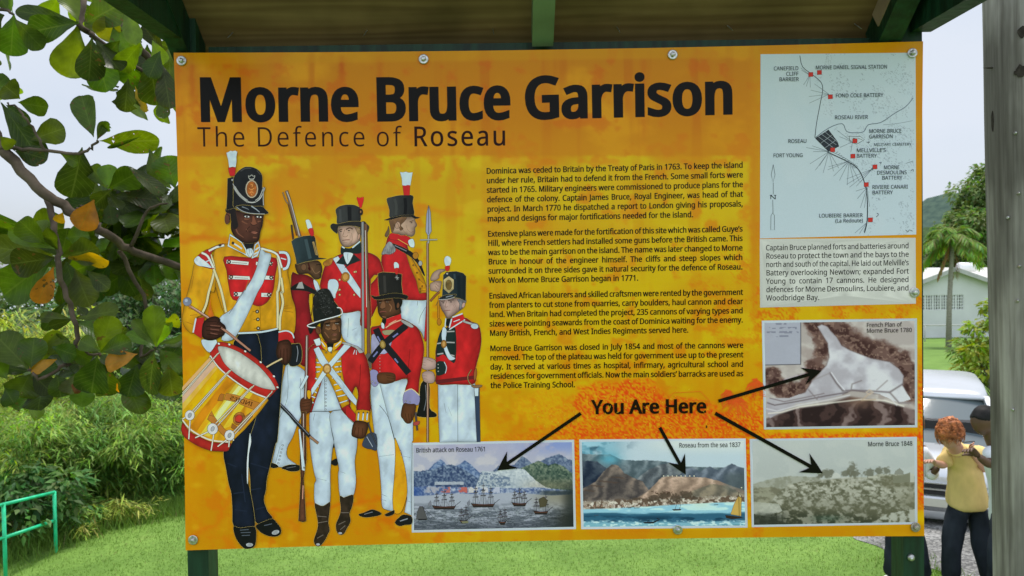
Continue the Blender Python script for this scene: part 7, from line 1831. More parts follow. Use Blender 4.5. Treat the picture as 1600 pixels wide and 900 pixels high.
for a_ in [(B, (240, 285), (-40, 240), 120, GM), (B, (240, 290), (40, 320), 120, GD), (B, (238, 285), (10, 455), 165, GM), (B, (200, 230), (85, 125), 110, GM), (B, (210, 220), (150, 130), 90, GL_), (B, (240, 250), (30, 170), 70, GL_), (B, (262, 285), (180, 160), 100, GM), (B, (270, 280), (300, 160), 110, GM), (B, (275, 285), (425, 250), 115, GM),
           (B, (290, 305), (330, 435), 90, GD), (B, (330, 340), (390, 500), 125, GM), (B, (380, 345), (475, 425), 65, GD), (B, (320, 560), (165, 545), 50, GM), (B, (318, 560), (215, 592), 45, GD), (B, (290, 480), (185, 610), 50, GD), (B, (335, 555), (515, 518), 85, GM), (B, (330, 570), (460, 620), 90, GM), (B, (260, 400), (280, 500), 50, GD), (B, (340, 500), (375, 540), 40, GD),
           (B, (440, 700), (490, 545), 105, GL_), (B, (445, 700), (555, 600), 90, GM), (B, (440, 705), (335, 735), 70, GD), (B, (440, 705), (575, 655), 85, GM), (B, (430, 720), (400, 885), 145, GD), (B, (440, 700), (350, 650), 70, GM), (B, (685, 680), (675, 498), 85, GL_), (B, (685, 680), (585, 560), 65, GM), (B, (690, 680), (735, 555), 65, GL_), (B, (700, 670), (800, 640), 80, GM), (B, (680, 680), (555, 610), 60, GM),
           (B, (680, 690), (650, 890), 120, GD), (B, (700, 690), (790, 790), 95, GM), (B, (720, 580), (790, 560), 70, GY), (B, (130, 785), (-20, 620), 150, GM), (B, (135, 780), (150, 640), 130, GM), (B, (140, 780), (260, 610), 70, GY), (B, (200, 720), (290, 640), 90, GM), (B, (125, 790), (20, 770), 90, GD), (B, (130, 800), (80, 900), 130, GM), (B, (150, 800), (250, 760), 80, GD), (B, (140, 800), (230, 880), 100, GD),
           (B, (250, 800), (270, 900), 110, GD), (B, (30, 820), (-30, 740), 90, GL_), (B, (330, 800), (310, 890), 90, GM), (B, (740, 760), (760, 900), 100, GM), (B, (600, 760), (560, 900), 110, GD), (B, (480, 780), (470, 900), 100, GD), (B, (180, 190), (250, 210), 110, GM), (B, (290, 200), (390, 190), 120, GM), (B, (20, 860), (60, 930), 90, GD), (B, (300, 690), (400, 740), 70, GM), (B, (230, 680), (330, 720), 80, GD)]:
    leaf(*a_, Y=1.36 + rnd.uniform(-.12, .15))
for a_ in [(B, (412, 35), (350, 165), 105, OR), (B, (235, 330), (165, 492), 80, OR), (B, (300, 288), (470, 305), 92, YE), (B, (605, 712), (460, 762), 92, OR), (B, (250, 735), (130, 785), 55, OR), (B, (340, 830), (330, 880), 50, (.16, .05, .02)), (B, (515, 840), (520, 880), 24, OR), (B, (660, 740), (662, 800), 14, YE), (B, (275, 90), (255, 135), 45, YE)]:
    leaf(*a_, Y=1.30)
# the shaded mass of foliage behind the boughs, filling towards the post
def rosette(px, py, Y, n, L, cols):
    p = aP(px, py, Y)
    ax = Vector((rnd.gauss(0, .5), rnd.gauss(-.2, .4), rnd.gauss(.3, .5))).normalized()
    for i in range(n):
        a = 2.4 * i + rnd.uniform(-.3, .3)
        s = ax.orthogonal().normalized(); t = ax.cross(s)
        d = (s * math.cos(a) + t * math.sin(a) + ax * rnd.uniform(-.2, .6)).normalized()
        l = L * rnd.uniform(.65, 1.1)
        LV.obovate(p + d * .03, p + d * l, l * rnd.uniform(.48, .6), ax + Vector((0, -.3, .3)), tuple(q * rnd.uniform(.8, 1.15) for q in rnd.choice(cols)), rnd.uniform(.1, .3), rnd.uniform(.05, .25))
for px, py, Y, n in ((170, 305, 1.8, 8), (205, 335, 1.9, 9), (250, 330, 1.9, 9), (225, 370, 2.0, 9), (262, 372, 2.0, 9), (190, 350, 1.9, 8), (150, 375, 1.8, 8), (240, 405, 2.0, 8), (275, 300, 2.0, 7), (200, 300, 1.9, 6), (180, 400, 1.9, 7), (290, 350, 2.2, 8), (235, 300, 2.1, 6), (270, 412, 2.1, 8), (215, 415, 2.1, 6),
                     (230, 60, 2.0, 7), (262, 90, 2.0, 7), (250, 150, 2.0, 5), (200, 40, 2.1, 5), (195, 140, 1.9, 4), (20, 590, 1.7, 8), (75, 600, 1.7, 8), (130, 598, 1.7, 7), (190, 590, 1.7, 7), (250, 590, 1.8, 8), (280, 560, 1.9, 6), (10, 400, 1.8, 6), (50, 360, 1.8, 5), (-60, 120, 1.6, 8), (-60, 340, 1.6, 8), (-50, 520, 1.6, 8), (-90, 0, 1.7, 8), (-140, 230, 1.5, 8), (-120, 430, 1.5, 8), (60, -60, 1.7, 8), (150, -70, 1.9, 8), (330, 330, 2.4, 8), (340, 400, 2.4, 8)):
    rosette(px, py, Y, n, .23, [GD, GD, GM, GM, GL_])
for _ in range(46):                                              # more of the crown above and beyond the frame
    p = Vector((rnd.uniform(-4.4, -2.2), rnd.uniform(.6, 3.2), rnd.uniform(2.7, 4.6)))
    if abs(p.x + 3) + abs(p.z - 3.4) > 2.4: continue
    ax = Vector((rnd.gauss(0, .5), rnd.gauss(0, .4), 1)).normalized(); s = ax.orthogonal().normalized(); t = ax.cross(s)
    for i in range(8):
        a = 2.4 * i; d = (s * math.cos(a) + t * math.sin(a) + ax * rnd.uniform(-.3, .4)).normalized(); l = .22 * rnd.uniform(.7, 1.1)
        LV.obovate(p + d * .03, p + d * l, l * .55, ax, rnd.choice([GD, GM, GL_]), .2, .15)
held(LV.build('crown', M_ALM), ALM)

# ---------------- bamboo thicket on the slope beyond the lawn: clumps of leaning culms
M_CULM = mat('bamboo_culm', (.17, .20, .05), .5, .35, .35, 8)
def bamboo(x, y, n_culm, top, n_leaf, tone, label, spread=1.2, seed=0, thick=1.0):
    r = random.Random(seed)
    z0 = zt(x, y)
    D = y - CAM.y
    H = (atD(800 + (x - CAM.x) / D * FPX, top, D).z - z0) / .74
    lk = 1 if D < 14 else 1.35
    root = empty('bamboo_clump', (x, y, z0)); tag(root, label, 'bamboo', 'bamboo clumps beyond the lawn')
    cb, LF = MB(), Leaves()
    tips = []
    for i in range(n_culm):
        a = r.uniform(0, 6.28); rr = r.uniform(0, .35)
        p0 = Vector((x + rr * math.cos(a), y + rr * math.sin(a), z0 - .05))
        out = Vector((math.cos(a), math.sin(a) - .35, 0)) * r.uniform(.3, 1.0) * spread
        h = H * r.uniform(.6, 1.05)
        P = [p0 + out * (t ** 2) + Vector((0, 0, h * (t - .28 * t ** 3))) for t in (0, .2, .4, .6, .8, 1.0)]
        cb.tube(P, [.016 * thick, .015 * thick, .013 * thick, .010 * thick, .006 * thick, .002], 6)
        tips.append(P)
    per = n_leaf // (n_culm * 30)
    for P in tips:
        for s in range(30):
            t = r.uniform(.12, 1.0) * 5; i = min(4, int(t)); p = P[i].lerp(P[i + 1], t - i)
            a = r.uniform(0, 6.28)
            d = Vector((math.cos(a), math.sin(a) - .3, r.uniform(-.2, .5))).normalized(); L = r.uniform(.25, .8) * min(1.3, H / 3)
            e = p + d * L - Vector((0, 0, L * .35))
            if s % 3 == 0: cb.tube([p, p.lerp(e, .5) + Vector((0, 0, .06)), e], [.003, .0022, .001], 3, cap=False)
            v = r.choice([.6, .85, 1.05, 1.2, 1.3, 1.6]); hue = r.random()
            for k in range(max(1, int(per * 1.35))):
                q = p.lerp(e, r.uniform(.25, 1.0)) + Vector((r.gauss(0, .05), r.gauss(0, .05), r.gauss(0, .05)))
                a2 = a + r.gauss(0, .9)
                dd = Vector((math.cos(a2), math.sin(a2), r.uniform(-.75, .4)))
                c0 = tuple((tone[0][j] * (1 - hue) + tone[1][j] * hue) * v * r.uniform(.8, 1.2) for j in range(3))
                LF.blade(q, dd, r.uniform(.09, .19) * lk, r.uniform(.015, .028) * lk, Vector((0, 0, 1)), c0, r.uniform(.1, .5))
    o = cb.build('culm', M_CULM, smooth=True); held(o, root)
    held(LF.build('foliage', M_LEAF), root)
    return root
BT1 = ((.14, .26, .045), (.29, .39, .07)); BT2 = ((.10, .21, .045), (.20, .31, .06)); BT3 = ((.28, .34, .06), (.38, .42, .09))
def spot(px, D): 
    q = atD(px, 450, D); return q.x, q.y
for i, (px, D, nc, H, nl, tn, lb) in enumerate([
    (18, 10.9, 20, 628, 6500, BT1, 'yellow-green bamboo clump at the left edge behind the green railing'),
    (95, 11.4, 22, 612, 8000, BT2, 'bamboo clump straight behind the end of the green railing'),
    (165, 12.0, 24, 600, 8500, BT1, 'bamboo clump right of the railing, between two other clumps'),
    (238, 12.5, 24, 605, 8500, BT2, 'dense bamboo clump just left of the board\'s lower left corner'),
    (300, 12.9, 22, 590, 6500, BT1, 'bamboo clump half hidden by the board\'s left edge')]):
    x, y = spot(px, D); bamboo(x, y, nc, H, nl, tn, lb, 1.15, 20 + i)
x, y = spot(50, 15.5); bamboo(x, y, 26, 462, 14000, BT3, 'taller pale yellow bamboo rising behind the front clumps', 1.3, 41, 1.2)
x, y = spot(150, 16.5); bamboo(x, y, 24, 490, 12000, BT1, 'tall bamboo glimpsed between the almond branches', 1.3, 42, 1.2)
x, y = spot(120, 10.6); bamboo(x, y, 10, 775, 2400, BT3, 'short young bamboo shoot cluster at the lawn\'s edge', .8, 43, .7)
x, y = spot(30, 9.9); bamboo(x, y, 12, 770, 3000, BT2, 'low dark bamboo growth directly behind the railing\'s rails', .8, 44, .7)

# ---------------- broad-leaved trees farther off: trunk, limbs and leaf clumps
def tree(name, label, cat, x, y, H, R, n_clump, n_leaf, tone, leafL, seed, z0=None, group=None, flat=1.0, base=.35, trunk_r=.14, broad=.5):
    r = random.Random(seed)
    z0 = zt(x, y) if z0 is None else z0
    root = empty(name, (x, y, z0)); tag(root, label, cat, group)
    tb, LF = MB(), Leaves()
    fork = Vector((x + r.gauss(0, .1), y, z0 + H * base))
    tb.tube([Vector((x, y, z0 - .2)), Vector((x + r.gauss(0, .05), y, z0 + H * base * .5)), fork, fork + Vector((0, 0, H * .3))], [trunk_r, trunk_r * .85, trunk_r * .7, trunk_r * .3], 8)
    for k in range(n_clump):
        a = r.uniform(0, 6.283); u = r.uniform(-.55, 1); rr = R * math.sqrt(max(.05, 1 - u * u)) * r.uniform(.45, 1.0)
        c = Vector((x + rr * math.cos(a), y + rr * math.sin(a), z0 + H * (base + 1) / 2 + u * H * (1 - base) / 2 * flat))
        tb.tube([fork + Vector((0, 0, r.uniform(-.1, .2) * H * .3)), fork.lerp(c, .55) + Vector((0, 0, .04 * H)), c], [trunk_r * .35, trunk_r * .2, trunk_r * .06], 5, cap=False)
        cr = R * r.uniform(.22, .42); v = r.uniform(.7, 1.25); hue = r.random()
        for j in range(n_leaf // n_clump):
            d = Vector((r.gauss(0, 1), r.gauss(0, 1), r.gauss(0, .8))).normalized() * cr * r.uniform(.3, 1.0) ** .5
            q = c + Vector((d.x, d.y, d.z * .7))
            dd = Vector((d.x, d.y, d.z * .4 - .25 * cr)).normalized() + Vector((r.gauss(0, .5), r.gauss(0, .5), r.gauss(0, .4)))
            L = leafL * r.uniform(.7, 1.3)
            c0 = tuple((tone[0][m] * (1 - hue) + tone[1][m] * hue) * v * r.uniform(.75, 1.25) for m in range(3))
            LF.blade(q, dd, L, L * broad, Vector((r.gauss(0, .4), r.gauss(0, .4), 1)), c0, r.uniform(0, .3))
    held(tb.build('trunk', M_BARK2, smooth=True), root); held(LF.build('crown', M_LEAF), root)
    return root
DK = ((.065, .115, .032), (.12, .185, .05)); MD = ((.10, .16, .04), (.16, .23, .06)); FE = ((.085, .15, .055), (.12, .19, .07)); LT = ((.20, .28, .03), (.34, .38, .05))
G1 = 'trees down the slope on the left'
x, y = spot(215, 24); tree('feathery_tree', 'grey-green feathery tree spreading beyond the bamboo, right of the hanging branch', 'tree', x, y, 8.2, 3.6, 60, 13000, FE, .22, 51, z0=-6.6, group=G1, flat=.9, base=.3)
x, y = spot(300, 27); tree('feathery_tree', 'feathery tree mostly hidden behind the board\'s left edge', 'tree', x, y, 8.6, 3.4, 40, 9000, FE, .22, 52, z0=-7.0, group=G1, base=.3)
x, y = spot(120, 34); tree('dark_tree', 'dark tree seen through the almond branches above the yellow bamboo', 'tree', x, y, 12.6, 4.2, 60, 12000, DK, .28, 53, z0=-10.2, group=G1)
x, y = spot(-10, 40); tree('dark_tree', 'dark tree low at the photo\'s left border in front of the pale water', 'tree', x, y, 12.2, 4.4, 50, 10000, DK, .3, 54, z0=-11.2, group=G1)
G2 = 'trees behind the white house'
for i, (px, D, H, R, lb, tn) in enumerate([(1462, 92, 8.6, 5.2, 'dark rounded tree behind the house, left of the palm', DK), (1520, 96, 14.6, 5.0, 'tallest dark tree behind the house, right of the palm', DK), (1556, 92, 19.0, 5.0, 'dark tree behind the house touching the wooden pole', MD),
                                           (1590, 100, 18.5, 6.0, 'dark tree behind the house hidden by the wooden pole', DK), (1425, 100, 8.6, 5.5, 'dark tree behind the house hidden by the board\'s right edge', MD), (1488, 88, 9.0, 4.0, 'lower dark tree straight behind the palm crown', DK), (1536, 88, 13.5, 4.5, 'mid green tree behind the white water tank', MD)]):
    x, y = spot(px, D); tree('dark_tree', lb, 'tree', x, y, H, R, 44, 9000, tn, .62, 60 + i, z0=zt(x, y), group=G2, trunk_r=.25)
x, y = spot(1553, 20); tree('croton_bush', 'bright yellow-green shrub in front of the house, beside the wooden pole', 'shrub', x, y, 2.95, .78, 44, 2600, LT, .20, 70, z0=-2.42, base=.12, trunk_r=.04, flat=1.0, broad=.42)
x, y = spot(1512, 24); tree('small_shrub', 'thin drooping shrub in front of the house, left of the yellow-green one', 'shrub', x, y, 1.9, .6, 14, 420, MD, .2, 71, z0=-2.5, base=.45, trunk_r=.025, flat=.5, broad=.35)

x, y = spot(28, 9.75); tree('leafy_shrub', 'low dark green broad-leaved shrub growing through the green railing', 'shrub', x, y, 1.0, .75, 22, 1500, ((.05, .12, .03), (.10, .20, .05)), .13, 75, base=.1, trunk_r=.02, flat=.8, broad=.45)
# ---------------- the palm on the lawn before the house
def palm_tree(px, D, pyb, pyt):
    r = random.Random(8)
    p0, p1 = atD(px, pyb, D), atD(px + 6, pyt, D)
    root = empty('palm_tree', p0); tag(root, 'slender palm with a ragged green crown standing on the lawn before the white house', 'palm')
    b = MB(); b.tube([p0 - Vector((0, 0, .3)), p0.lerp(p1, .4) + Vector((-.05, 0, 0)), p0.lerp(p1, .8), p1], [.19, .15, .13, .15], 10)
    held(b.build('trunk', mat('palm_trunk', (.27, .25, .21), .9, .2, .3, 5, stretch=(1, 1, 6)), smooth=True), root)
    LF = Leaves(); rb = MB()
    for i in range(30):
        a = i * 2.4 + r.uniform(-.2, .2); el = r.uniform(-.35, 1.2)
        L = r.uniform(2.0, 2.6); dead = i in (3, 9)
        if dead: el = -1.2; L = 2.3
        d = Vector((math.cos(a) * math.cos(el), math.sin(a) * math.cos(el), math.sin(el)))
        P = [p1 + d * (L * t) - Vector((0, 0, (0.25 if dead else 1.0) * L * .62 * t * t)) for t in (0, .2, .4, .6, .8, 1)]
        rb.tube(P, [.035, .03, .024, .018, .012, .004], 4)
        for k in range(44):
            t = .1 + .9 * k / 44; f = t * 5; j = min(4, int(f)); q = P[j].lerp(P[j + 1], f - j)
            ax = (P[j + 1] - P[j]).normalized(); sd = ax.cross(Vector((0, 0, 1)))
            if sd.length < .1: sd = Vector((1, 0, 0))
            sd.normalize()
            for s in (-1, 1):
                c = (.17, .26, .05) if not dead else (.30, .19, .08)
                c = tuple(v * r.uniform(.65, 1.5) for v in c)
                LF.blade(q, sd * s * r.uniform(.6, 1) + ax * .8 + Vector((0, 0, r.uniform(-1.1, .1))), .58 * math.sin(.35 + 2.4 * t) + .12, .085, Vector((0, 0, 1)), c, .35)
    held(rb.build('frond_rib', M_CULM, smooth=True), root); held(LF.build('crown', M_LEAF), root)
palm_tree(1482, 50, 546, 372)

# ================================================================ the round timber pole on the right
def pole_mat():
    m, n, l, b = material('weathered_pole')
    tc = n.new('ShaderNodeTexCoord')
    mp = n.new('ShaderNodeMapping'); mp.inputs['Scale'].default_value = (16, 16, .55)
    n1 = n.new('ShaderNodeTexNoise'); n1.inputs['Scale'].default_value = 3.2; n1.inputs['Detail'].default_value = 8; n1.inputs['Roughness'].default_value = .62
    n2 = n.new('ShaderNodeTexNoise'); n2.inputs['Scale'].default_value = 3.0; n2.inputs['Detail'].default_value = 4
    mp2 = n.new('ShaderNodeMapping'); mp2.inputs['Scale'].default_value = (2.4, 2.4, .8)
    cr = n.new('ShaderNodeValToRGB')
    cr.color_ramp.elements[0].position = .28; cr.color_ramp.elements[0].color = (.17, .15, .135, 1)
    cr.color_ramp.elements[1].position = .72; cr.color_ramp.elements[1].color = (.52, .49, .46, 1)
    c2 = n.new('ShaderNodeValToRGB')
    c2.color_ramp.elements[0].position = .38; c2.color_ramp.elements[0].color = (.36, .35, .34, 1)
    c2.color_ramp.elements[1].position = .62; c2.color_ramp.elements[1].color = (1.0, 1.0, 1.0, 1)
    mx = n.new('ShaderNodeMixRGB'); mx.blend_type = 'MULTIPLY'; mx.inputs[0].default_value = .9
    l.new(tc.outputs['Object'], mp.inputs[0]); l.new(mp.outputs[0], n1.inputs['Vector']); l.new(tc.outputs['Object'], mp2.inputs[0]); l.new(mp2.outputs[0], n2.inputs['Vector'])
    l.new(n1.outputs['Fac'], cr.inputs[0]); l.new(n2.outputs['Fac'], c2.inputs[0]); l.new(cr.outputs[0], mx.inputs[1]); l.new(c2.outputs[0], mx.inputs[2]); l.new(mx.outputs[0], b.inputs['Base Color'])
    bp = n.new('ShaderNodeBump'); bp.inputs['Strength'].default_value = .5; bp.inputs['Distance'].default_value = .006
    l.new(n1.outputs['Fac'], bp.inputs['Height']); l.new(bp.outputs[0], b.inputs['Normal'])
    b.inputs['Roughness'].default_value = .85; b.inputs['Specular IOR Level'].default_value = .2
    return m
PD = 2.25
RP = .125
pt, pb = atD(1546, 0, PD), atD(1562.5, 900, PD)
dirp = (pt - pb).normalized()
P0 = pb - dirp * ((pb.z + .35) / dirp.z) + RGT * RP; P1 = pt + dirp * 1.6 + RGT * RP
b = MB(); r = random.Random(12)
nz_, na = 70, 36
vs, fs = [], []
s = dirp.orthogonal().normalized(); t = dirp.cross(s)
for i in range(nz_ + 1):
    c = P0.lerp(P1, i / nz_)
    for k in range(na):
        a = 2 * math.pi * k / na
        d = s * math.cos(a) + t * math.sin(a)
        rr = RP * (1 + .02 * mnoise.noise(Vector((d.x * 1.5, d.y * 1.5, c.z * 1.2))) + .012 * mnoise.noise(Vector((d.x * 6, d.y * 6, c.z * 2.5))))
        vs.append(c + d * rr)
for i in range(nz_):
    for k in range(na):
        k2 = (k + 1) % na; fs.append((i * na + k, i * na + k2, (i + 1) * na + k2, (i + 1) * na + k))
fs.append(tuple(nz_ * na + k for k in range(na)))
b.add(vs, fs)
POLE = b.build('timber_pole', pole_mat(), smooth=True)
tag(POLE, 'thick weathered grey round timber pole at the photo\'s right border', 'pole')
M_KNOT = mat('dark_knot', (.05, .042, .036), .9, .1, .4, 60)
def on_pole(px, py):
    d = ray(px, py); o = CAM - P0
    w = d - dirp * d.dot(dirp); q = o - dirp * o.dot(dirp)
    A, B_, C_ = w.dot(w), 2 * w.dot(q), q.dot(q) - RP * RP
    disc = B_ * B_ - 4 * A * C_
    if disc < 0: return None, None
    p = CAM + d * ((-B_ - math.sqrt(disc)) / (2 * A))
    nrm = ((p - P0) - dirp * (p - P0).dot(dirp)).normalized()
    return p, nrm
for px, py, w, h in ((1597, 50, .012, .016), (1596, 112, .014, .02), (1590, 113, .010, .008), (1552, 190, .006, .03)):
    p, nrm = on_pole(px, py)
    if p is None: continue
    b = MB(); sd = nrm.cross(dirp)
    ring = [p + nrm * .0035 + sd * (w * math.cos(a) * r.uniform(.7, 1.2)) + dirp * (h * math.sin(a) * r.uniform(.7, 1.2)) for a in [i * math.pi / 5 for i in range(10)]]
    low = [q - nrm * .02 for q in ring]
    b.add(ring + low, [tuple(range(10))] + [(i, (i + 1) % 10, 10 + (i + 1) % 10, 10 + i) for i in range(10)])
    b.build('knot', M_KNOT, POLE)
for px, py in ((1587, 208), (1592, 302), (1593, 416), (1590, 470), (1576, 340), (1583, 640)):
    p, nrm = on_pole(px, py)
    if p is None: continue
    b = MB(); b.lathe([(.0045, -.004), (.0045, .004), (.003, .006), (0, .006)], 8, nrm, p)
    b.build('nail', M_STEEL, POLE)
p, nrm = on_pole(1551, 106)
if p is not None:
    b = MB(); b.tube([p - nrm * .01, p + nrm * .012 - RGT * .006, p + nrm * .014 - RGT * .014], [.003, .002, .0006], 6); b.build('splinter', M_KNOT, POLE)

# ================================================================ green railing at the lower left
M_RAIL = mat('mint_green_paint', (.02, .56, .27), .4, .45, .18, 14)
A = atD(88, 878, 9.35); A.z = zt(A.x, A.y)
Bp = atD(9, 905, 8.55); Bp.z = zt(Bp.x, Bp.y)
RAIL = empty('railing', A); tag(RAIL, 'mint green painted tube railing on the lawn at the lower left', 'railing')
dirr = (Bp - A); dirr.z = 0; dirr.normalize()
posts = [A, Bp, Bp + dirr * 1.0, Bp + dirr * 2.0]
for p in posts: p.z = zt(p.x, p.y)
def top_at(px, py, base): 
    q = atY(px, py, base.y); return q.z
zt0, zt1 = top_at(86, 769, A), top_at(9, 788, Bp); zm0, zm1 = top_at(86, 813, A), top_at(9, 840, Bp)
SLP = (zt1 - zt0) / max(.1, (Bp - A).length)
hh = [zt0, zt1] + [zt1 + SLP * k for k in (1.0, 2.0)]; mm = [zm0, zm1] + [zm1 + SLP * k for k in (1.0, 2.0)]
for p, h in zip(posts, hh):
    b = MB(); b.tube([p - Vector((0, 0, .2)), Vector((p.x, p.y, h + .01))], .021, 10); held(b.build('post', M_RAIL, smooth=True), RAIL)
for hs in (hh, mm):
    for i in range(3):
        b = MB(); b.tube([Vector((posts[i].x, posts[i].y, hs[i])), Vector((posts[i + 1].x, posts[i + 1].y, hs[i + 1]))], .019, 10); held(b.build('rail', M_RAIL, smooth=True), RAIL)

# ================================================================ the white house
HD = 65.0
M_WALL = mat('white_render', (.60, .61, .60), .85, .2, .06, .6)
M_ROOF = mat('pale_sheet_roof', (.55, .54, .51), .6, .3, .12, 3, stretch=(1, 6, 1))
M_FASC = mat('grey_fascia', (.42, .42, .40), .6, .3, .1, 3)
M_DARK = mat('shaded_interior', (.05, .055, .06), .9, .1, .3, 3)
M_TANK = mat('white_tank', (.82, .82, .82), .4, .4, .04, 2)
hc = atD(1487, 527, HD); gz = hc.z
HOUSE = empty('house', hc); tag(HOUSE, 'low white house with a shallow gable, lattice blocks and a water tank, across the lawn', 'house')
def hp(px, py, dd=0): return atD(px, py, HD + dd)
xl, xr = hp(1384, 500).x, hp(1598, 500).x
yF = hc.y; eave = hp(1487, 459.5).z; pk = hp(1487, 422).z
xpk = hp(1487, 460).x
lat = (hp(1445, 470).x, hp(1506, 470).x, hp(1470, 484).z, hp(1470, 461).z)
b = MB()
def wallp(pts, dep): 
    n = len(pts); b.add([(x, yF, z) for x, z in pts] + [(x, yF + dep, z) for x, z in pts], [tuple(range(n)), tuple(range(2 * n - 1, n - 1, -1))] + [(i, (i + 1) % n, n + (i + 1) % n, n + i) for i in range(n)])
wallp([(xl, gz - .5), (xr, gz - .5), (xr, lat[2]), (xl, lat[2])], .2)
wallp([(xl, lat[2]), (lat[0] - .6, lat[2]), (lat[0] - .6, lat[3]), (xl, lat[3])], .2); wallp([(lat[1], lat[2]), (xr, lat[2]), (xr, lat[3]), (lat[1], lat[3])], .2)
wallp([(xl, lat[3]), (xr, lat[3]), (xr, eave), (xpk, pk), (xl, eave)] if lat[3] < eave else [(xl, lat[3]), (xr, lat[3]), (xpk, pk)], .2)
b.box(((xl + .1), yF + 5, (gz - .5 + eave) / 2), (.2, 9.6, eave - gz + .5)); b.box(((xr - .1), yF + 5, (gz - .5 + eave) / 2), (.2, 9.6, eave - gz + .5)); b.box(((xl + xr) / 2, yF + 9.9, (gz - .5 + eave) / 2), (xr - xl - .42, .2, eave - gz + .5))
held(b.build('wall', M_WALL), HOUSE)
b = MB(); b.box(((lat[0] - .6 + lat[1]) / 2, yF + .6, (lat[2] + lat[3]) / 2), (lat[1] - lat[0] + .55, .1, lat[3] - lat[2] + .3)); held(b.build('back_wall', M_FASC), HOUSE)
b = MB(); nxl = 18; x0 = lat[0] - .6; wd = lat[1] - x0
for i in range(nxl + 1): b.box((x0 + wd * i / nxl, yF + .08, (lat[2] + lat[3]) / 2), (.085 if i % 3 else .16, .1, lat[3] - lat[2]))
for j in range(6): b.box((x0 + wd / 2, yF + .085, lat[2] + (lat[3] - lat[2]) * j / 5), (wd, .09, .07))
held(b.build('lattice_screen', M_WALL), HOUSE)
b = MB()
for sx, xe in ((-1, xl - .7), (1, xr + .7)):
    ez = pk - (pk - eave) / (xpk - xl) * abs(xpk - xe)
    a0, a1 = Vector((xpk, yF - .6, pk + .12)), Vector((xe, yF - .6, ez + .12)); q0, q1 = Vector((xpk, yF + 10.4, pk + .12)), Vector((xe, yF + 10.4, ez + .12))
    up = Vector((0, 0, .10))
    b.add([a0, a1, q1, q0, a0 + up, a1 + up, q1 + up, q0 + up], [(0, 1, 2, 3), (7, 6, 5, 4), (0, 4, 5, 1), (1, 5, 6, 2), (2, 6, 7, 3), (3, 7, 4, 0)])
rear = [hp(1400, 420, 8), hp(1640, 420, 8)]
ry = rear[0].y
b.add([(rear[0].x, ry - 6, eave + .3), (rear[1].x, ry - 6, eave + .3), (rear[1].x, ry, rear[0].z), (rear[0].x, ry, rear[0].z), (rear[1].x, ry + 5, eave), (rear[0].x, ry + 5, eave)], [(0, 1, 2, 3), (3, 2, 4, 5)])
held(b.build('roof', M_ROOF), HOUSE)
b = MB()
for xe in (xl - .7, xr + .7):
    ez = pk - (pk - eave) / (xpk - xl) * abs(xpk - xe)
    b.beam(Vector((xpk, yF - .63, pk + .08)), Vector((xe, yF - .63, ez + .08)), .05, .34)
held(b.build('fascia_board', M_FASC), HOUSE)
b = MB(); b.tube([hp(1497, 417.5, 3), hp(1498, 417.5, 3), hp(1523, 417.5, 3), hp(1524, 417.5, 3)], [.36, .42, .42, .36], 20); held(b.build('water_tank', M_TANK, smooth=True), HOUSE)
# pipe fence in front of the house
F0, F1 = atD(1380, 508.5, 58), atD(1640, 508, 58)
FE_ = empty('pipe_fence', (F0.x, F0.y, zt(F0.x, F0.y))); tag(FE_, 'thin grey pipe fence running before the white house', 'fence')
b = MB(); b.tube([F0, F1], .045, 8); held(b.build('rail', M_FASC, smooth=True), FE_)
for i in range(5):
    q = F0.lerp(F1, i / 4); b = MB(); b.tube([Vector((q.x, q.y, zt(q.x, q.y) - .2)), q], .05, 8); held(b.build('post', M_FASC, smooth=True), FE_)
# mast on the ridge
mb_ = atD(1517, 296, 880); b = MB(); b.tube([mb_ - Vector((0, 0, 14)), mb_ + Vector((0, 0, 14))], [1.2, .6], 6)
for z in (4, 9): b.box(mb_ + Vector((0, 0, z)), (3.0, .4, .4))
tag(b.build('antenna_mast', M_FASC), 'tiny thin antenna mast on top of the far ridge', 'mast')

# ================================================================ the silver people carrier
M_CAR = mat('silver_paint', (.56, .58, .60), .24, .6, .04, 2, metal=.45)
M_GLASS, n_, l_, b_ = material('car_glass'); b_.inputs['Base Color'].default_value = (.10, .13, .14, 1); b_.inputs['Roughness'].default_value = .05; b_.inputs['Specular IOR Level'].default_value = .7
M_BLK = mat('black_plastic', (.02, .02, .022), .5, .35, .2, 20)
M_TYRE = mat('tyre_rubber', (.025, .025, .026), .85, .2, .2, 30)
M_CHR = mat('bright_metal', (.62, .63, .64), .2, .5, .05, 10, metal=.9)
M_LAMP, n_, l_, b_ = material('lamp_lens'); b_.inputs['Base Color'].default_value = (.62, .65, .68, 1); b_.inputs['Roughness'].default_value = .12; b_.inputs['Specular IOR Level'].default_value = .7
CD = 9.3
cc = atD(1464, 800, CD); CARX, CARY = cc.x, cc.y
CZ = zt(CARX, CARY + .8)
CAR = empty('minivan', (CARX, CARY, CZ), math.radians(-27)); CAR.scale = (1.03, 1, .865); tag(CAR, 'silver people carrier parked on the gravel facing the camera, partly behind the board', 'car')
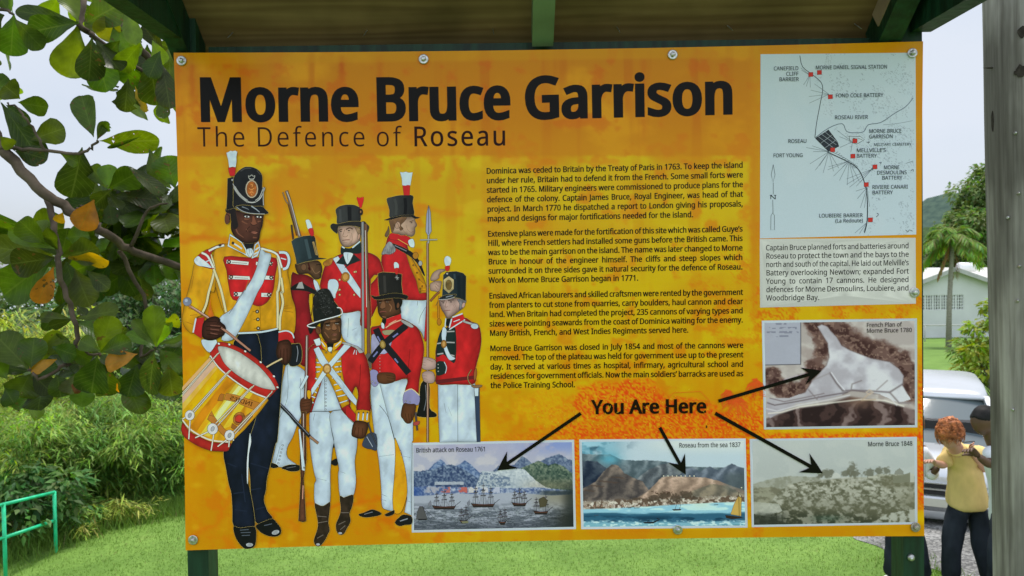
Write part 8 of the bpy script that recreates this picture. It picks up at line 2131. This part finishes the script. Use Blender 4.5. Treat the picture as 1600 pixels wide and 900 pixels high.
# local: x across, y rearwards (front bumper at 0), z up
HWm = .86
def section(y, zb, zt_, hw, crown, n=10):
    """rounded half-section ring at y, from sill zb to top zt_"""
    P = []
    for i in range(n + 1):
        t = i / n
        a = t * math.pi / 2
        P.append((hw * (math.cos(a) ** crown), zb + (zt_ - zb) * (math.sin(a) ** crown)))
    ring = [(x, y, z) for x, z in P] + [(-x, y, z) for x, z in reversed(P[:-1])]
    return ring
def loft(mbx, rings, close=True):
    n = len(rings[0]); k = len(mbx.v)
    vs = [p for r_ in rings for p in r_]
    fs = [(i * n + j, i * n + j + 1, (i + 1) * n + j + 1, (i + 1) * n + j) for i in range(len(rings) - 1) for j in range(n - 1)]
    fs += [(i * n, (i + 1) * n, (i + 1) * n + n - 1, i * n + n - 1) for i in range(len(rings) - 1)]
    if close: fs += [tuple(range(n)), tuple((len(rings) - 1) * n + j for j in range(n))]
    mbx.add(vs, fs)
b = MB()
loft(b, [section(.02, .30, .80, .74, .45), section(.06, .24, .90, .80, .42), section(.18, .20, .99, .845, .40), section(.55, .20, 1.06, .86, .38), section(.95, .20, 1.12, .865, .36), section(2.2, .20, 1.13, .865, .34), section(3.9, .20, 1.13, .86, .34), section(4.25, .25, 1.08, .82, .36), section(4.35, .35, 1.0, .76, .4)])
b.build('body', M_CAR, CAR, smooth=True)
b = MB()                                                       # roof, pillars come with the glasshouse
rf = [section(1.55, 1.66, 1.735, .62, .5), section(1.75, 1.66, 1.80, .66, .45), section(2.4, 1.66, 1.85, .68, .42), section(3.6, 1.66, 1.83, .67, .42), section(4.05, 1.64, 1.76, .64, .5)]
loft(b, rf); b.build('roof', M_CAR, CAR, smooth=True)
for s in (-1, 1):
    for a0, a1, w, h, u in (((.79, .86, 1.09), (.625, 1.62, 1.70), .07, .06, (0, 0, 1)), ((.80, 2.3, 1.1), (.655, 2.35, 1.70), .06, .09, (0, 1, 0)), ((.79, 4.15, 1.1), (.62, 4.02, 1.70), .07, .12, (0, 1, 0))):
        b = MB(); b.beam(Vector((s * a0[0], a0[1], a0[2])), Vector((s * a1[0], a1[1], a1[2])), w, h, up=Vector(u)); b.build('pillar', M_CAR, CAR)
def pane(name, pts, th=(0, .01, 0)):
    b = MB(); th = Vector(th); n = len(pts); P = [Vector(p) for p in pts]
    b.add(P + [p + th for p in P], [tuple(range(n)), tuple(range(2 * n - 1, n - 1, -1))] + [(i, (i + 1) % n, n + (i + 1) % n, n + i) for i in range(n)])
    return b.build(name, M_GLASS, CAR, smooth=False)
W = []
for u in np.linspace(0, 1, 5):
    for v in np.linspace(-1, 1, 9):
        W.append(Vector((v * (.775 - .16 * u), .80 + .80 * u + .10 * v * v - .0, 1.075 + .625 * u)))
b = MB(); b.add(W, [(i * 9 + j, i * 9 + j + 1, (i + 1) * 9 + j + 1, (i + 1) * 9 + j) for i in range(4) for j in range(8)])
k = len(b.v); b.add([p + Vector((0, .012, -.01)) for p in W], [(i * 9 + j, (i + 1) * 9 + j, (i + 1) * 9 + j + 1, i * 9 + j + 1) for i in range(4) for j in range(8)])
b.build('windscreen', M_GLASS, CAR, smooth=True)
for s in (-1, 1):
    pane('side_window', [(s * .80, 1.15, 1.12), (s * .80, 2.26, 1.12), (s * .665, 2.30, 1.67), (s * .655, 1.68, 1.67)], (-s * .01, 0, 0)); pane('side_window', [(s * .80, 2.36, 1.12), (s * .79, 4.08, 1.12), (s * .64, 3.98, 1.66), (s * .665, 2.40, 1.67)], (-s * .01, 0, 0))
pane('rear_window', [(-.74, 4.24, 1.1), (.74, 4.24, 1.1), (.6, 4.06, 1.66), (-.6, 4.06, 1.66)])
b = MB(); b.box((0, 2.5, 1.25), (1.15, 2.9, .3)); b.box((-.36, 1.9, 1.3), (.42, .14, .55)); b.box((.36, 1.9, 1.3), (.42, .14, .55)); b.build('seats', M_BLK, CAR)
b = MB()
for z, w in ((.70, 1.0), (.60, 1.04)): b.box((0, .012, z), (w, .05, .055))
b.box((0, .0, .40), (1.15, .06, .10)); b.build('grille', M_BLK, CAR)
b = MB(); b.box((0, .004, .65), (1.02, .05, .022)); b.box((0, .004, .735), (1.02, .05, .015)); b.build('grille_bar', M_CHR, CAR)
b = MB()
loft(b, [[(-.83, .10, z) for z in ()] or p for p in [section(-.03, .28, .54, .76, .35), section(.02, .22, .56, .83, .32), section(.30, .20, .56, .872, .3), section(.62, .22, .54, .875, .3)]]); b.build('bumper', M_CAR, CAR, smooth=True)
for s in (-1, 1):
    b = MB(); P = [(s * .50, .02, .66), (s * .80, .12, .70), (s * .845, .34, .92), (s * .78, .22, .93), (s * .52, .05, .80)]
    n = len(P); b.add([Vector(p) + Vector((s * .006, -.012, .004)) for p in P] + [Vector(p) + Vector((0, .08, 0)) for p in P], [tuple(range(n)), tuple(range(2 * n - 1, n - 1, -1))] + [(i, (i + 1) % n, n + (i + 1) % n, n + i) for i in range(n)])
    b.build('headlight', M_LAMP, CAR)
    b = MB(); b.box((s * .60, -.035, .42), (.17, .02, .08)); b.build('fog_lamp', M_LAMP, CAR)
    b = MB(); b.box((s * .93, 1.12, 1.17), (.18, .10, .16)); b.beam(Vector((s * .82, 1.14, 1.12)), Vector((s * .88, 1.13, 1.14)), .05, .04); o = b.build('wing_mirror', M_CAR, CAR); bv = o.modifiers.new('b', 'BEVEL'); bv.width = .03; bv.segments = 3
    for yy in (.86, 3.45):
        b = MB(); b.lathe([(.19, -.095), (.30, -.10), (.315, -.06), (.315, .06), (.30, .10), (.19, .095)], 28, (1, 0, 0), (s * .76, yy, .315)); w = b.build('wheel', M_TYRE, CAR, smooth=True)
        b = MB(); b.lathe([(.0, .06), (.19, .07), (.2, .085), (.19, .10), (.12, .085), (.05, .10), (0, .10)], 24, (s, 0, 0), (s * .76, yy, .315)); b.build('rim', M_CHR, w, smooth=False)
b = MB(); b.box((0, -.042, .47), (.34, .012, .11)); b.build('number_plate', mat('plain_plate', (.55, .54, .45), .5, .3, .05, 4), CAR)
for s in (-1, 1):
    b = MB(); b.tube([Vector((s * .1 - .1, .80, 1.09)), Vector((s * .35 + .1, .93, 1.15))], .009, 6); b.build('wiper', M_BLK, CAR)

# ================================================================ people
def skin_body(name, chains, m, parent=None, sub=2, root=None):
    """chains: lists of (x, y, z, r); points with the same rounded place are joined. One smooth surface."""
    V, E, Rr, idx = [], [], [], {}
    for ch in chains:
        prev = None
        for p in ch:
            key = tuple(round(c, 3) for c in p[:3])
            if key not in idx:
                idx[key] = len(V); V.append(p[:3]); Rr.append(p[3] if not isinstance(p[3], tuple) else p[3])
            i = idx[key]
            if prev is not None and prev != i: E.append((prev, i))
            prev = i
    me = bpy.data.meshes.new(name + '_src'); me.from_pydata(V, E, []); me.update()
    o = bpy.data.objects.new(name + '_src', me); COL.objects.link(o)
    sk = o.modifiers.new('skin', 'SKIN'); sk.use_smooth_shade = True; sk.branch_smoothing = .6
    for i, rr in enumerate(Rr):
        me.skin_vertices[0].data[i].radius = rr if isinstance(rr, tuple) else (rr, rr)
        me.skin_vertices[0].data[i].use_root = (i == 0)
    sb = o.modifiers.new('sub', 'SUBSURF'); sb.levels = sub; sb.render_levels = sub
    dg = bpy.context.evaluated_depsgraph_get(); dg.update()
    nm = bpy.data.meshes.new_from_object(o.evaluated_get(dg)); nm.name = name
    bpy.data.objects.remove(o); bpy.data.meshes.remove(me)
    nm.materials.clear()
    return link(name, nm, m, parent, smooth=True)

def wrinkle(o, amp=.009, f=7.0):
    """cloth folds: soft ridges pressed into a garment"""
    me = o.data; me.update()
    for v in me.vertices:
        p = v.co; w = Vector((p.x * f + p.z * f * .5, p.y * f, p.z * f * .45 - p.x * f * .35))
        n = 1 - 2.2 * abs(mnoise.noise(w)) + .5 * mnoise.noise(w * 2.7)
        v.co = p + v.normal * (amp * n)
    return o
def cloth(name, chains, m, amp=.009): return wrinkle(skin_body(name, chains, m, None, 3), amp)

def head_mesh(bm, c, R, size, female=False, ):
    """adds a head (face towards local -y) to a mesh list: c centre, R rotation, size = height"""
    v, f = [], []
    nu, nv = 24, 18
    for j in range(nv + 1):
        t = math.pi * j / nv
        for i in range(nu):
            a = 2 * math.pi * i / nu
            x, y, z = math.sin(t) * math.sin(a), -math.sin(t) * math.cos(a), math.cos(t)
            sx, sy, sz = .365, .46, .5
            px, py, pz = x * sx, y * sy, z * sz
            if z < -.1: px *= 1 - .34 * min(1, (-z - .1) / .8); 
            if z < -.2 and y < 0: py -= .015
            if y > .2: py += .02; 
            if z < -.45 and y > 0: py *= .75
            fr = max(0, -y) ** 3
            def bumpf(cx, cz, wx, wz): return math.exp(-((px - cx) / wx) ** 2 - ((pz - cz) / wz) ** 2)
            d = 0
            d += .085 * bumpf(0, -.09, .05, .075) + .035 * bumpf(0, .0, .035, .09)          # nose
            d += .022 * bumpf(0, .085, .2, .035)                                            # brow
            d -= .030 * (bumpf(.135, .02, .06, .045) + bumpf(-.135, .02, .06, .045))        # eye sockets
            d += .020 * bumpf(0, -.235, .085, .026) - .010 * bumpf(0, -.213, .10, .008)     # mouth
            d += .022 * bumpf(0, -.37, .09, .06)                                            # chin
            d += .014 * (bumpf(.19, -.1, .09, .08) + bumpf(-.19, -.1, .09, .08))            # cheeks
            py -= d * fr * (1 if y < 0 else 0)
            v.append(Vector((px, py, pz)))
    for j in range(nv):
        for i in range(nu):
            i2 = (i + 1) % nu; f.append((j * nu + i, j * nu + i2, (j + 1) * nu + i2, (j + 1) * nu + i))
    v2 = [c + R @ (p * size) for p in v]
    bm.add(v2, f)
    for s in (-1, 1):                                                                        # ears
        E_ = []
        ring = 8
        for k in range(ring):
            a = 2 * math.pi * k / ring; E_.append(Vector((s * (.365 + .03 * math.sin(a)), .05 + .05 * math.cos(a), -.03 + .10 * math.sin(a))))
        for k in range(ring):
            a = 2 * math.pi * k / ring; E_.append(Vector((s * .41, .07 + .06 * math.cos(a), -.02 + .11 * math.sin(a))))
        E_ += [Vector((s * .385, .06, -.03))]
        bm.add([c + R @ (p * size) for p in E_], [(k, (k + 1) % ring, ring + (k + 1) % ring, ring + k) for k in range(ring)] + [(ring + k, ring + (k + 1) % ring, 2 * ring) for k in range(ring)])
def hair_shell(c, R, size, col_mat, parent, low_front, low_back, puff, name='hair', seed=1, curls=0):
    r = random.Random(seed); b = MB()
    nu, nv = 28, 12; vs, fs = [], []
    for j in range(nv + 1):
        for i in range(nu):
            a = 2 * math.pi * i / nu
            back = .5 - .5 * math.cos(a)
            lim = low_front + (low_back - low_front) * back ** .6
            t = lim * j / nv
            x, y, z = math.sin(t) * math.sin(a), -math.sin(t) * math.cos(a), math.cos(t)
            k = puff * (1 + (.26 if curls else .06) * mnoise.noise(Vector((x * 2.2 + seed, y * 2.2, z * 2.2))) + (.14 * mnoise.noise(Vector((x * 6, y * 6, z * 6 + seed))) if curls else 0))
            if j == nv: k = .98
            vs.append(c + R @ (Vector((x * .365 * k, y * .46 * k + .01, z * .5 * k)) * size))
    for j in range(nv):
        for i in range(nu):
            i2 = (i + 1) % nu; fs.append((j * nu + i, j * nu + i2, (j + 1) * nu + i2, (j + 1) * nu + i))
    b.add(vs, fs)
    if curls:
        for _ in range(curls):
            a = r.uniform(0, 6.28); back = .5 - .5 * math.cos(a); lim = low_front + (low_back - low_front) * back ** .6; t = lim * math.sqrt(r.random())
            x, y, z = math.sin(t) * math.sin(a), -math.sin(t) * math.cos(a), math.cos(t)
            p = Vector((x * .365, y * .46, z * .5)) * puff; n_ = Vector((x, y, z)); tg = n_.cross(Vector((r.gauss(0, 1), r.gauss(0, 1), r.gauss(0, 1)))).normalized()
            q = [p, p + n_ * .03 + tg * .07, p + n_ * .02 + tg * .15 - Vector((0, 0, .04)), p - n_ * .01 + tg * .22 - Vector((0, 0, .1))]
            b.tube([c + R @ (w * size) for w in q], [size * .012, size * .012, size * .010, size * .004], 5)
    return b.build(name, col_mat, parent, smooth=True)
def eyes_lips(c, R, size, parent, lipcol, browm):
    b = MB()
    for s in (-1, 1): b.box(c + R @ (Vector((s * .135, -.415, .015)) * size), (size * .075, size * .02, size * .028), R)
    o = b.build('eyes', mat('eye', (.10, .08, .07), .2, .5, .2, 50), parent)
    b = MB()
    for s in (-1, 1): b.box(c + R @ (Vector((s * .135, -.437, .085)) * size), (size * .12, size * .02, size * .022), R)
    b.build('eyebrows', browm, parent)
    b = MB(); b.box(c + R @ (Vector((0, -.468, -.232)) * size), (size * .13, size * .02, size * .03), R); b.build('lips', lipcol, parent)
def hand(bm, wrist, fwd, palm_n, L=.175, curl=.5, side=1):
    """palm and five bent fingers; bm: MB"""
    fwd = fwd.normalized(); palm_n = (palm_n - fwd * palm_n.dot(fwd)).normalized(); sd = fwd.cross(palm_n) * side
    pl = L * .52
    P = []
    for t, w, h in ((0, .026, .018), (.3, .034, .017), (.7, .041, .015), (1.0, .040, .012)):
        c = wrist + fwd * pl * t
        P.append([c + sd * w * math.cos(a) + palm_n * h * math.sin(a) for a in [k * math.pi / 4 for k in range(8)]])
    n = 8; bm.add([p for r_ in P for p in r_], [(i * n + k, i * n + (k + 1) % n, (i + 1) * n + (k + 1) % n, (i + 1) * n + k) for i in range(3) for k in range(n)] + [tuple(range(n)), tuple(3 * n + k for k in range(n))])
    for k, (o, l) in enumerate(((-.030, .40), (-.010, .47), (.010, .44), (.029, .34))):
        p = wrist + fwd * pl * .97 + sd * o; d = fwd.copy(); pts = [p - fwd * .02]; pts.append(p)
        for seg in (.45, .32, .23):
            ang = curl * (.9 + .2 * k)
            d = (d * math.cos(ang * .8) + palm_n * math.sin(ang * .8)).normalized() if True else d
            p = p + d * (L * l * seg); pts.append(p)
        bm.tube(pts, [.0095, .0095, .009, .008, .006], 7)
    p = wrist + fwd * pl * .28 - sd * .03; d = (fwd * .75 - sd * .65 + palm_n * .25).normalized()
    bm.tube([p + sd * .012, p, p + d * .032, p + d * .055 + (fwd + palm_n * .6).normalized() * .012, p + d * .06 + (fwd + palm_n).normalized() * .032], [.013, .013, .011, .0095, .007], 7)

M_SKW = mat('fair_skin', (.55, .30, .21), .5, .35, .12, 8)
M_SKB = mat('dark_skin', (.12, .062, .038), .45, .4, .2, 8)
M_RED = mat('copper_hair', (.44, .15, .05), .6, .3, .6, 30, detail=8)
M_BHAIR = mat('black_hair', (.012, .011, .011), .7, .2, .3, 90)
M_YEL = mat('yellow_cotton', (.72, .53, .21), .9, .1, .12, 9, bump=1.0, stretch=(1, 1, .5))
M_NAVY = mat('dark_trousers', (.024, .030, .040), .9, .1, .3, 9, bump=1.0, stretch=(1, 1, .5))
M_WHT = mat('white_cotton', (.70, .73, .77), .9, .1, .06, 9, bump=1.0, stretch=(1, 1, .5))
M_SHOE = mat('shoe_leather', (.03, .03, .03), .5, .4, .2, 20)
def rotm(yaw, pitch, roll=0):
    return Matrix.Rotation(yaw, 3, 'Z') @ Matrix.Rotation(roll, 3, 'Y') @ Matrix.Rotation(pitch, 3, 'X')
def shoe(b, p, d, L=.25):
    d = Vector((d[0], d[1], 0)).normalized(); s = Vector((-d.y, d.x, 0))
    rings = []
    for t, w, h in ((-.28, .030, .06), (-.15, .038, .075), (.1, .040, .07), (.4, .046, .05), (.62, .042, .035), (.74, .022, .022)):
        c = p + d * (L * t); rings.append([c + s * w, c + s * w * .9 + Vector((0, 0, h * .7)), c + Vector((0, 0, h)), c - s * w * .9 + Vector((0, 0, h * .7)), c - s * w])
    loft(b, rings)

def V3(*a): return Vector(a)
# ---- the woman in yellow (about 7.1 m from the lens), stepping down and looking at her feet
WD = 7.1
def wp(px, py, dd=0.0): return atD(px, py, WD + dd)
hipL, hipR = wp(1493, 792), wp(1530, 790)                    # left and right as the photograph shows them
pel = wp(1512, 782); gw = zt(pel.x, pel.y)
W_ = empty('person', (pel.x, pel.y, gw)); tag(W_, 'red-haired person in a yellow top and dark trousers, head bowed, arms held by two others', 'person', 'people beside the car')
def hold(o): return held(o, W_)
kneeL, kneeR = wp(1487, 862, -.10), wp(1536, 866, -.16)
footL, footR = wp(1486, 938, -.02), wp(1552, 946, -.10)
footL.z = gw + .07; footR.z = zt(footR.x, footR.y) + .07
chest, neckb = wp(1503, 718, -.10), wp(1491, 696, -.17)
shL, shR = wp(1481, 704, -.04), wp(1530, 704, -.02)
elL, wrL = wp(1474, 728, -.10), wp(1459, 722, -.22)
elR, wrR = wp(1539, 736, -.08), wp(1521, 711, -.20)
headc = wp(1484, 680, -.28)
T_ = lambda p, r: (p.x, p.y, p.z, r)
mid = wp(1509, 750, -.03)
ch = [[T_(pel, .10), T_(mid, .10), T_(chest, .11), T_(neckb, .065), T_(headc.lerp(neckb, .4), .05), T_(headc, .06)],
      [T_(chest, .11), T_(shL, .06), T_(elL, .043), T_(wrL, .026)], [T_(chest, .11), T_(shR, .06), T_(elR, .043), T_(wrR, .026)],
      [T_(pel, .10), T_(hipL, .07), T_(kneeL, .05), T_(footL, .036)], [T_(pel, .10), T_(hipR, .07), T_(kneeR, .05), T_(footR, .036)]]
body = skin_body('body', ch, M_SKW)
bm_ = MB(); RH = rotm(math.radians(-42), math.radians(46), 0)
head_mesh(bm_, headc, RH, .24)
hand(bm_, wrL, (wrL - elL), V3(0, -.3, -1), .165, .3, 1); hand(bm_, wrR, (wrR - elR), V3(0, -.6, .5), .165, .6, -1)
hb = bm_.build('head_and_hands', M_SKW, smooth=True)
def join(a, b2):
    bm = bmesh.new(); bm.from_mesh(a.data); bm.from_mesh(b2.data); bm.to_mesh(a.data); bm.free(); a.data.polygons.foreach_set('use_smooth', [True] * len(a.data.polygons))
    bpy.data.objects.remove(b2)
join(body, hb); hold(body)
hold(hair_shell(headc + RH @ Vector((0, .012, .012)), RH, .245, M_RED, None, .92, 2.2, 1.19, seed=3, curls=420))
# clothes
top = [[T_(wp(1511, 793, 0), .185), T_(wp(1511, 782, -.01), .185), T_(wp(1510, 764, -.02), .168), T_(mid, .158), T_(wp(1507, 728, -.05), .17), T_(chest, .158), T_(wp(1496, 703, -.13), .105), T_(wp(1493, 698, -.15), .08)],
       [T_(chest, .158), T_(shL, .083), T_(shL.lerp(elL, .6), .072), T_(shL.lerp(elL, 1.0), .066)], [T_(chest, .158), T_(shR, .083), T_(shR.lerp(elR, .6), .072), T_(shR.lerp(elR, 1.0), .066)]]
hold(cloth('top', top, M_YEL))
trs = [[T_(wp(1512, 758), .15), T_(wp(1512, 775), .157), T_(wp(1512, 790), .16), T_(hipL, .115), T_(kneeL, .083), T_(footL + V3(0, 0, .02), .085)], [T_(wp(1512, 790), .16), T_(hipR, .115), T_(kneeR, .083), T_(footR + V3(0, 0, .02), .085)]]
hold(cloth('trousers', trs, M_NAVY))
b = MB(); shoe(b, footL - V3(0, 0, .07), (-.3, -1)); hold(b.build('shoe', M_SHOE, smooth=True)); b = MB(); shoe(b, footR - V3(0, 0, .07), (-.1, -1)); hold(b.build('shoe', M_SHOE, smooth=True))

# ---- the man on the right, mostly hidden by the pole, holding her arm
MD_ = 6.6
def mp_(px, py, dd=0.0): return atD(px, py, MD_ + dd)
mh = mp_(1538, 657, -.10)
mpel = mp_(1580, 802, .05); gm = zt(mpel.x, mpel.y)
MN = empty('person', (mpel.x, mpel.y, gm)); tag(MN, 'short-haired dark-skinned person in a white shirt leaning in beside the timber pole', 'person', 'people beside the car')
mch, mnk = mp_(1570, 718, -.04), mp_(1554, 692, -.08)
sL, sR = mp_(1551, 706, -.18), mp_(1600, 712, .1)
eL, wL = mp_(1548, 728, -.24), mp_(1528, 712, -.26)
eR, wR = mp_(1612, 764, .1), mp_(1600, 800, -.05)
hL, hR = mp_(1566, 806), mp_(1594, 808); kL, kR = mp_(1560, 872, -.12), mp_(1600, 876, -.05); fL, fR = mp_(1556, 945, 0), mp_(1606, 945, .1)
fL.z = zt(fL.x, fL.y) + .07; fR.z = zt(fR.x, fR.y) + .07
mmid = mp_(1578, 760, 0)
ch = [[T_(mpel, .10), T_(mmid, .10), T_(mch, .12), T_(mnk, .068), T_(mh.lerp(mnk, .4), .06), T_(mh, .07)],
      [T_(mch, .12), T_(sL, .065), T_(eL, .047), T_(wL, .029)], [T_(mch, .12), T_(sR, .065), T_(eR, .047), T_(wR, .029)],
      [T_(mpel, .10), T_(hL, .07), T_(kL, .05), T_(fL, .038)], [T_(mpel, .10), T_(hR, .07), T_(kR, .05), T_(fR, .038)]]
body = skin_body('body', ch, M_SKB)
bm_ = MB(); RM = rotm(math.radians(-68), math.radians(24), 0)
head_mesh(bm_, mh, RM, .255)
hand(bm_, wL, (wL - eL), V3(-.2, -.5, -.6), .185, .75, 1); hand(bm_, wR, (wR - eR), V3(-1, 0, 0), .185, .4, 1)
hb = bm_.build('head_and_hands', M_SKB, smooth=True); join(body, hb); held(body, MN)
held(hair_shell(mh, RM, .255, M_BHAIR, None, .95, 1.75, 1.035, seed=6), MN)
shirt = [[T_(mp_(1580, 830, .04), .17), T_(mp_(1580, 806, .04), .176), T_(mmid, .172), T_(mch, .175), T_(mp_(1563, 698, -.06), .10)], [T_(mch, .175), T_(sL, .085), T_(sL.lerp(eL, .8), .068)], [T_(mch, .175), T_(sR, .085), T_(sR.lerp(eR, .7), .07)]]
held(cloth('shirt', shirt, M_WHT), MN)
held(cloth('trousers', [[T_(mp_(1580, 800, .04), .165), T_(mp_(1580, 812, .04), .165), T_(hL, .11), T_(kL, .08), T_(fL + V3(0, 0, .02), .075)], [T_(mp_(1580, 812, .04), .165), T_(hR, .11), T_(kR, .08), T_(fR + V3(0, 0, .02), .075)]], M_NAVY), MN)
for f_ in (fL, fR):
    b = MB(); shoe(b, f_ - V3(0, 0, .07), (-.6, -1), .27); held(b.build('shoe', M_SHOE, smooth=True), MN)

# ---- the third person, behind the board's lower right corner, holding her other hand
LD = 7.3
def lp(px, py, dd=0.0): return atD(px, py, LD + dd)
lpel = lp(1412, 806); LN_ = empty('person', (lpel.x, lpel.y, zt(lpel.x, lpel.y))); tag(LN_, 'person in a white shirt and dark trousers almost wholly hidden behind the board', 'person', 'people beside the car')
lch, lnk, lh = lp(1420, 716), lp(1420, 686), lp(1424, 656, -.05)
a1, a2 = lp(1443, 700, -.02), lp(1397, 704, .02); e1, w1 = lp(1456, 742, -.06), lp(1466, 729, -.14); e2, w2 = lp(1386, 762), lp(1390, 806, -.1)
h1, h2 = lp(1400, 812), lp(1426, 812); k1, k2 = lp(1397, 876, -.06), lp(1436, 872, -.12); f1, f2 = lp(1393, 930), lp(1444, 925, -.05)
f1.z = zt(f1.x, f1.y) + .07; f2.z = zt(f2.x, f2.y) + .07
lmid = lp(1416, 760)
body = skin_body('body', [[T_(lpel, .10), T_(lmid, .10), T_(lch, .12), T_(lnk, .065), T_(lh.lerp(lnk, .4), .058), T_(lh, .07)], [T_(lch, .12), T_(a1, .062), T_(e1, .045), T_(w1, .028)], [T_(lch, .12), T_(a2, .062), T_(e2, .045), T_(w2, .028)],
                          [T_(lpel, .10), T_(h1, .07), T_(k1, .05), T_(f1, .038)], [T_(lpel, .10), T_(h2, .07), T_(k2, .05), T_(f2, .038)]], M_SKB)
bm_ = MB(); RL = rotm(math.radians(50), math.radians(20), 0); head_mesh(bm_, lh, RL, .24); hand(bm_, w1, (w1 - e1) + V3(.05, 0, 0), V3(0, -.3, 1), .18, .35, -1); hand(bm_, w2, (w2 - e2), V3(1, 0, 0), .18, .4, 1)
hb = bm_.build('head_and_hands', M_SKB, smooth=True); join(body, hb); held(body, LN_)
held(hair_shell(lh, RL, .24, M_BHAIR, None, .95, 1.75, 1.035, seed=7), LN_)
held(cloth('shirt', [[T_(lp(1412, 836), .17), T_(lp(1412, 812), .178), T_(lmid, .172), T_(lch, .175), T_(lp(1420, 696), .10)], [T_(lch, .175), T_(a1, .085), T_(e1, .075), T_(e1.lerp(w1, .35), .07)], [T_(lch, .175), T_(a2, .085), T_(e2, .07)]], M_WHT), LN_)
held(cloth('trousers', [[T_(lp(1412, 802), .165), T_(lp(1412, 816), .165), T_(h1, .11), T_(k1, .082), T_(f1 + V3(0, 0, .02), .075)], [T_(lp(1412, 816), .165), T_(h2, .11), T_(k2, .082), T_(f2 + V3(0, 0, .02), .075)]], M_NAVY), LN_)
for f_ in (f1, f2):
    b = MB(); shoe(b, f_ - V3(0, 0, .07), (.5, -1), .27); held(b.build('shoe', mat('white_trainer', (.6, .6, .58), .6, .3, .1, 20), smooth=True), LN_)
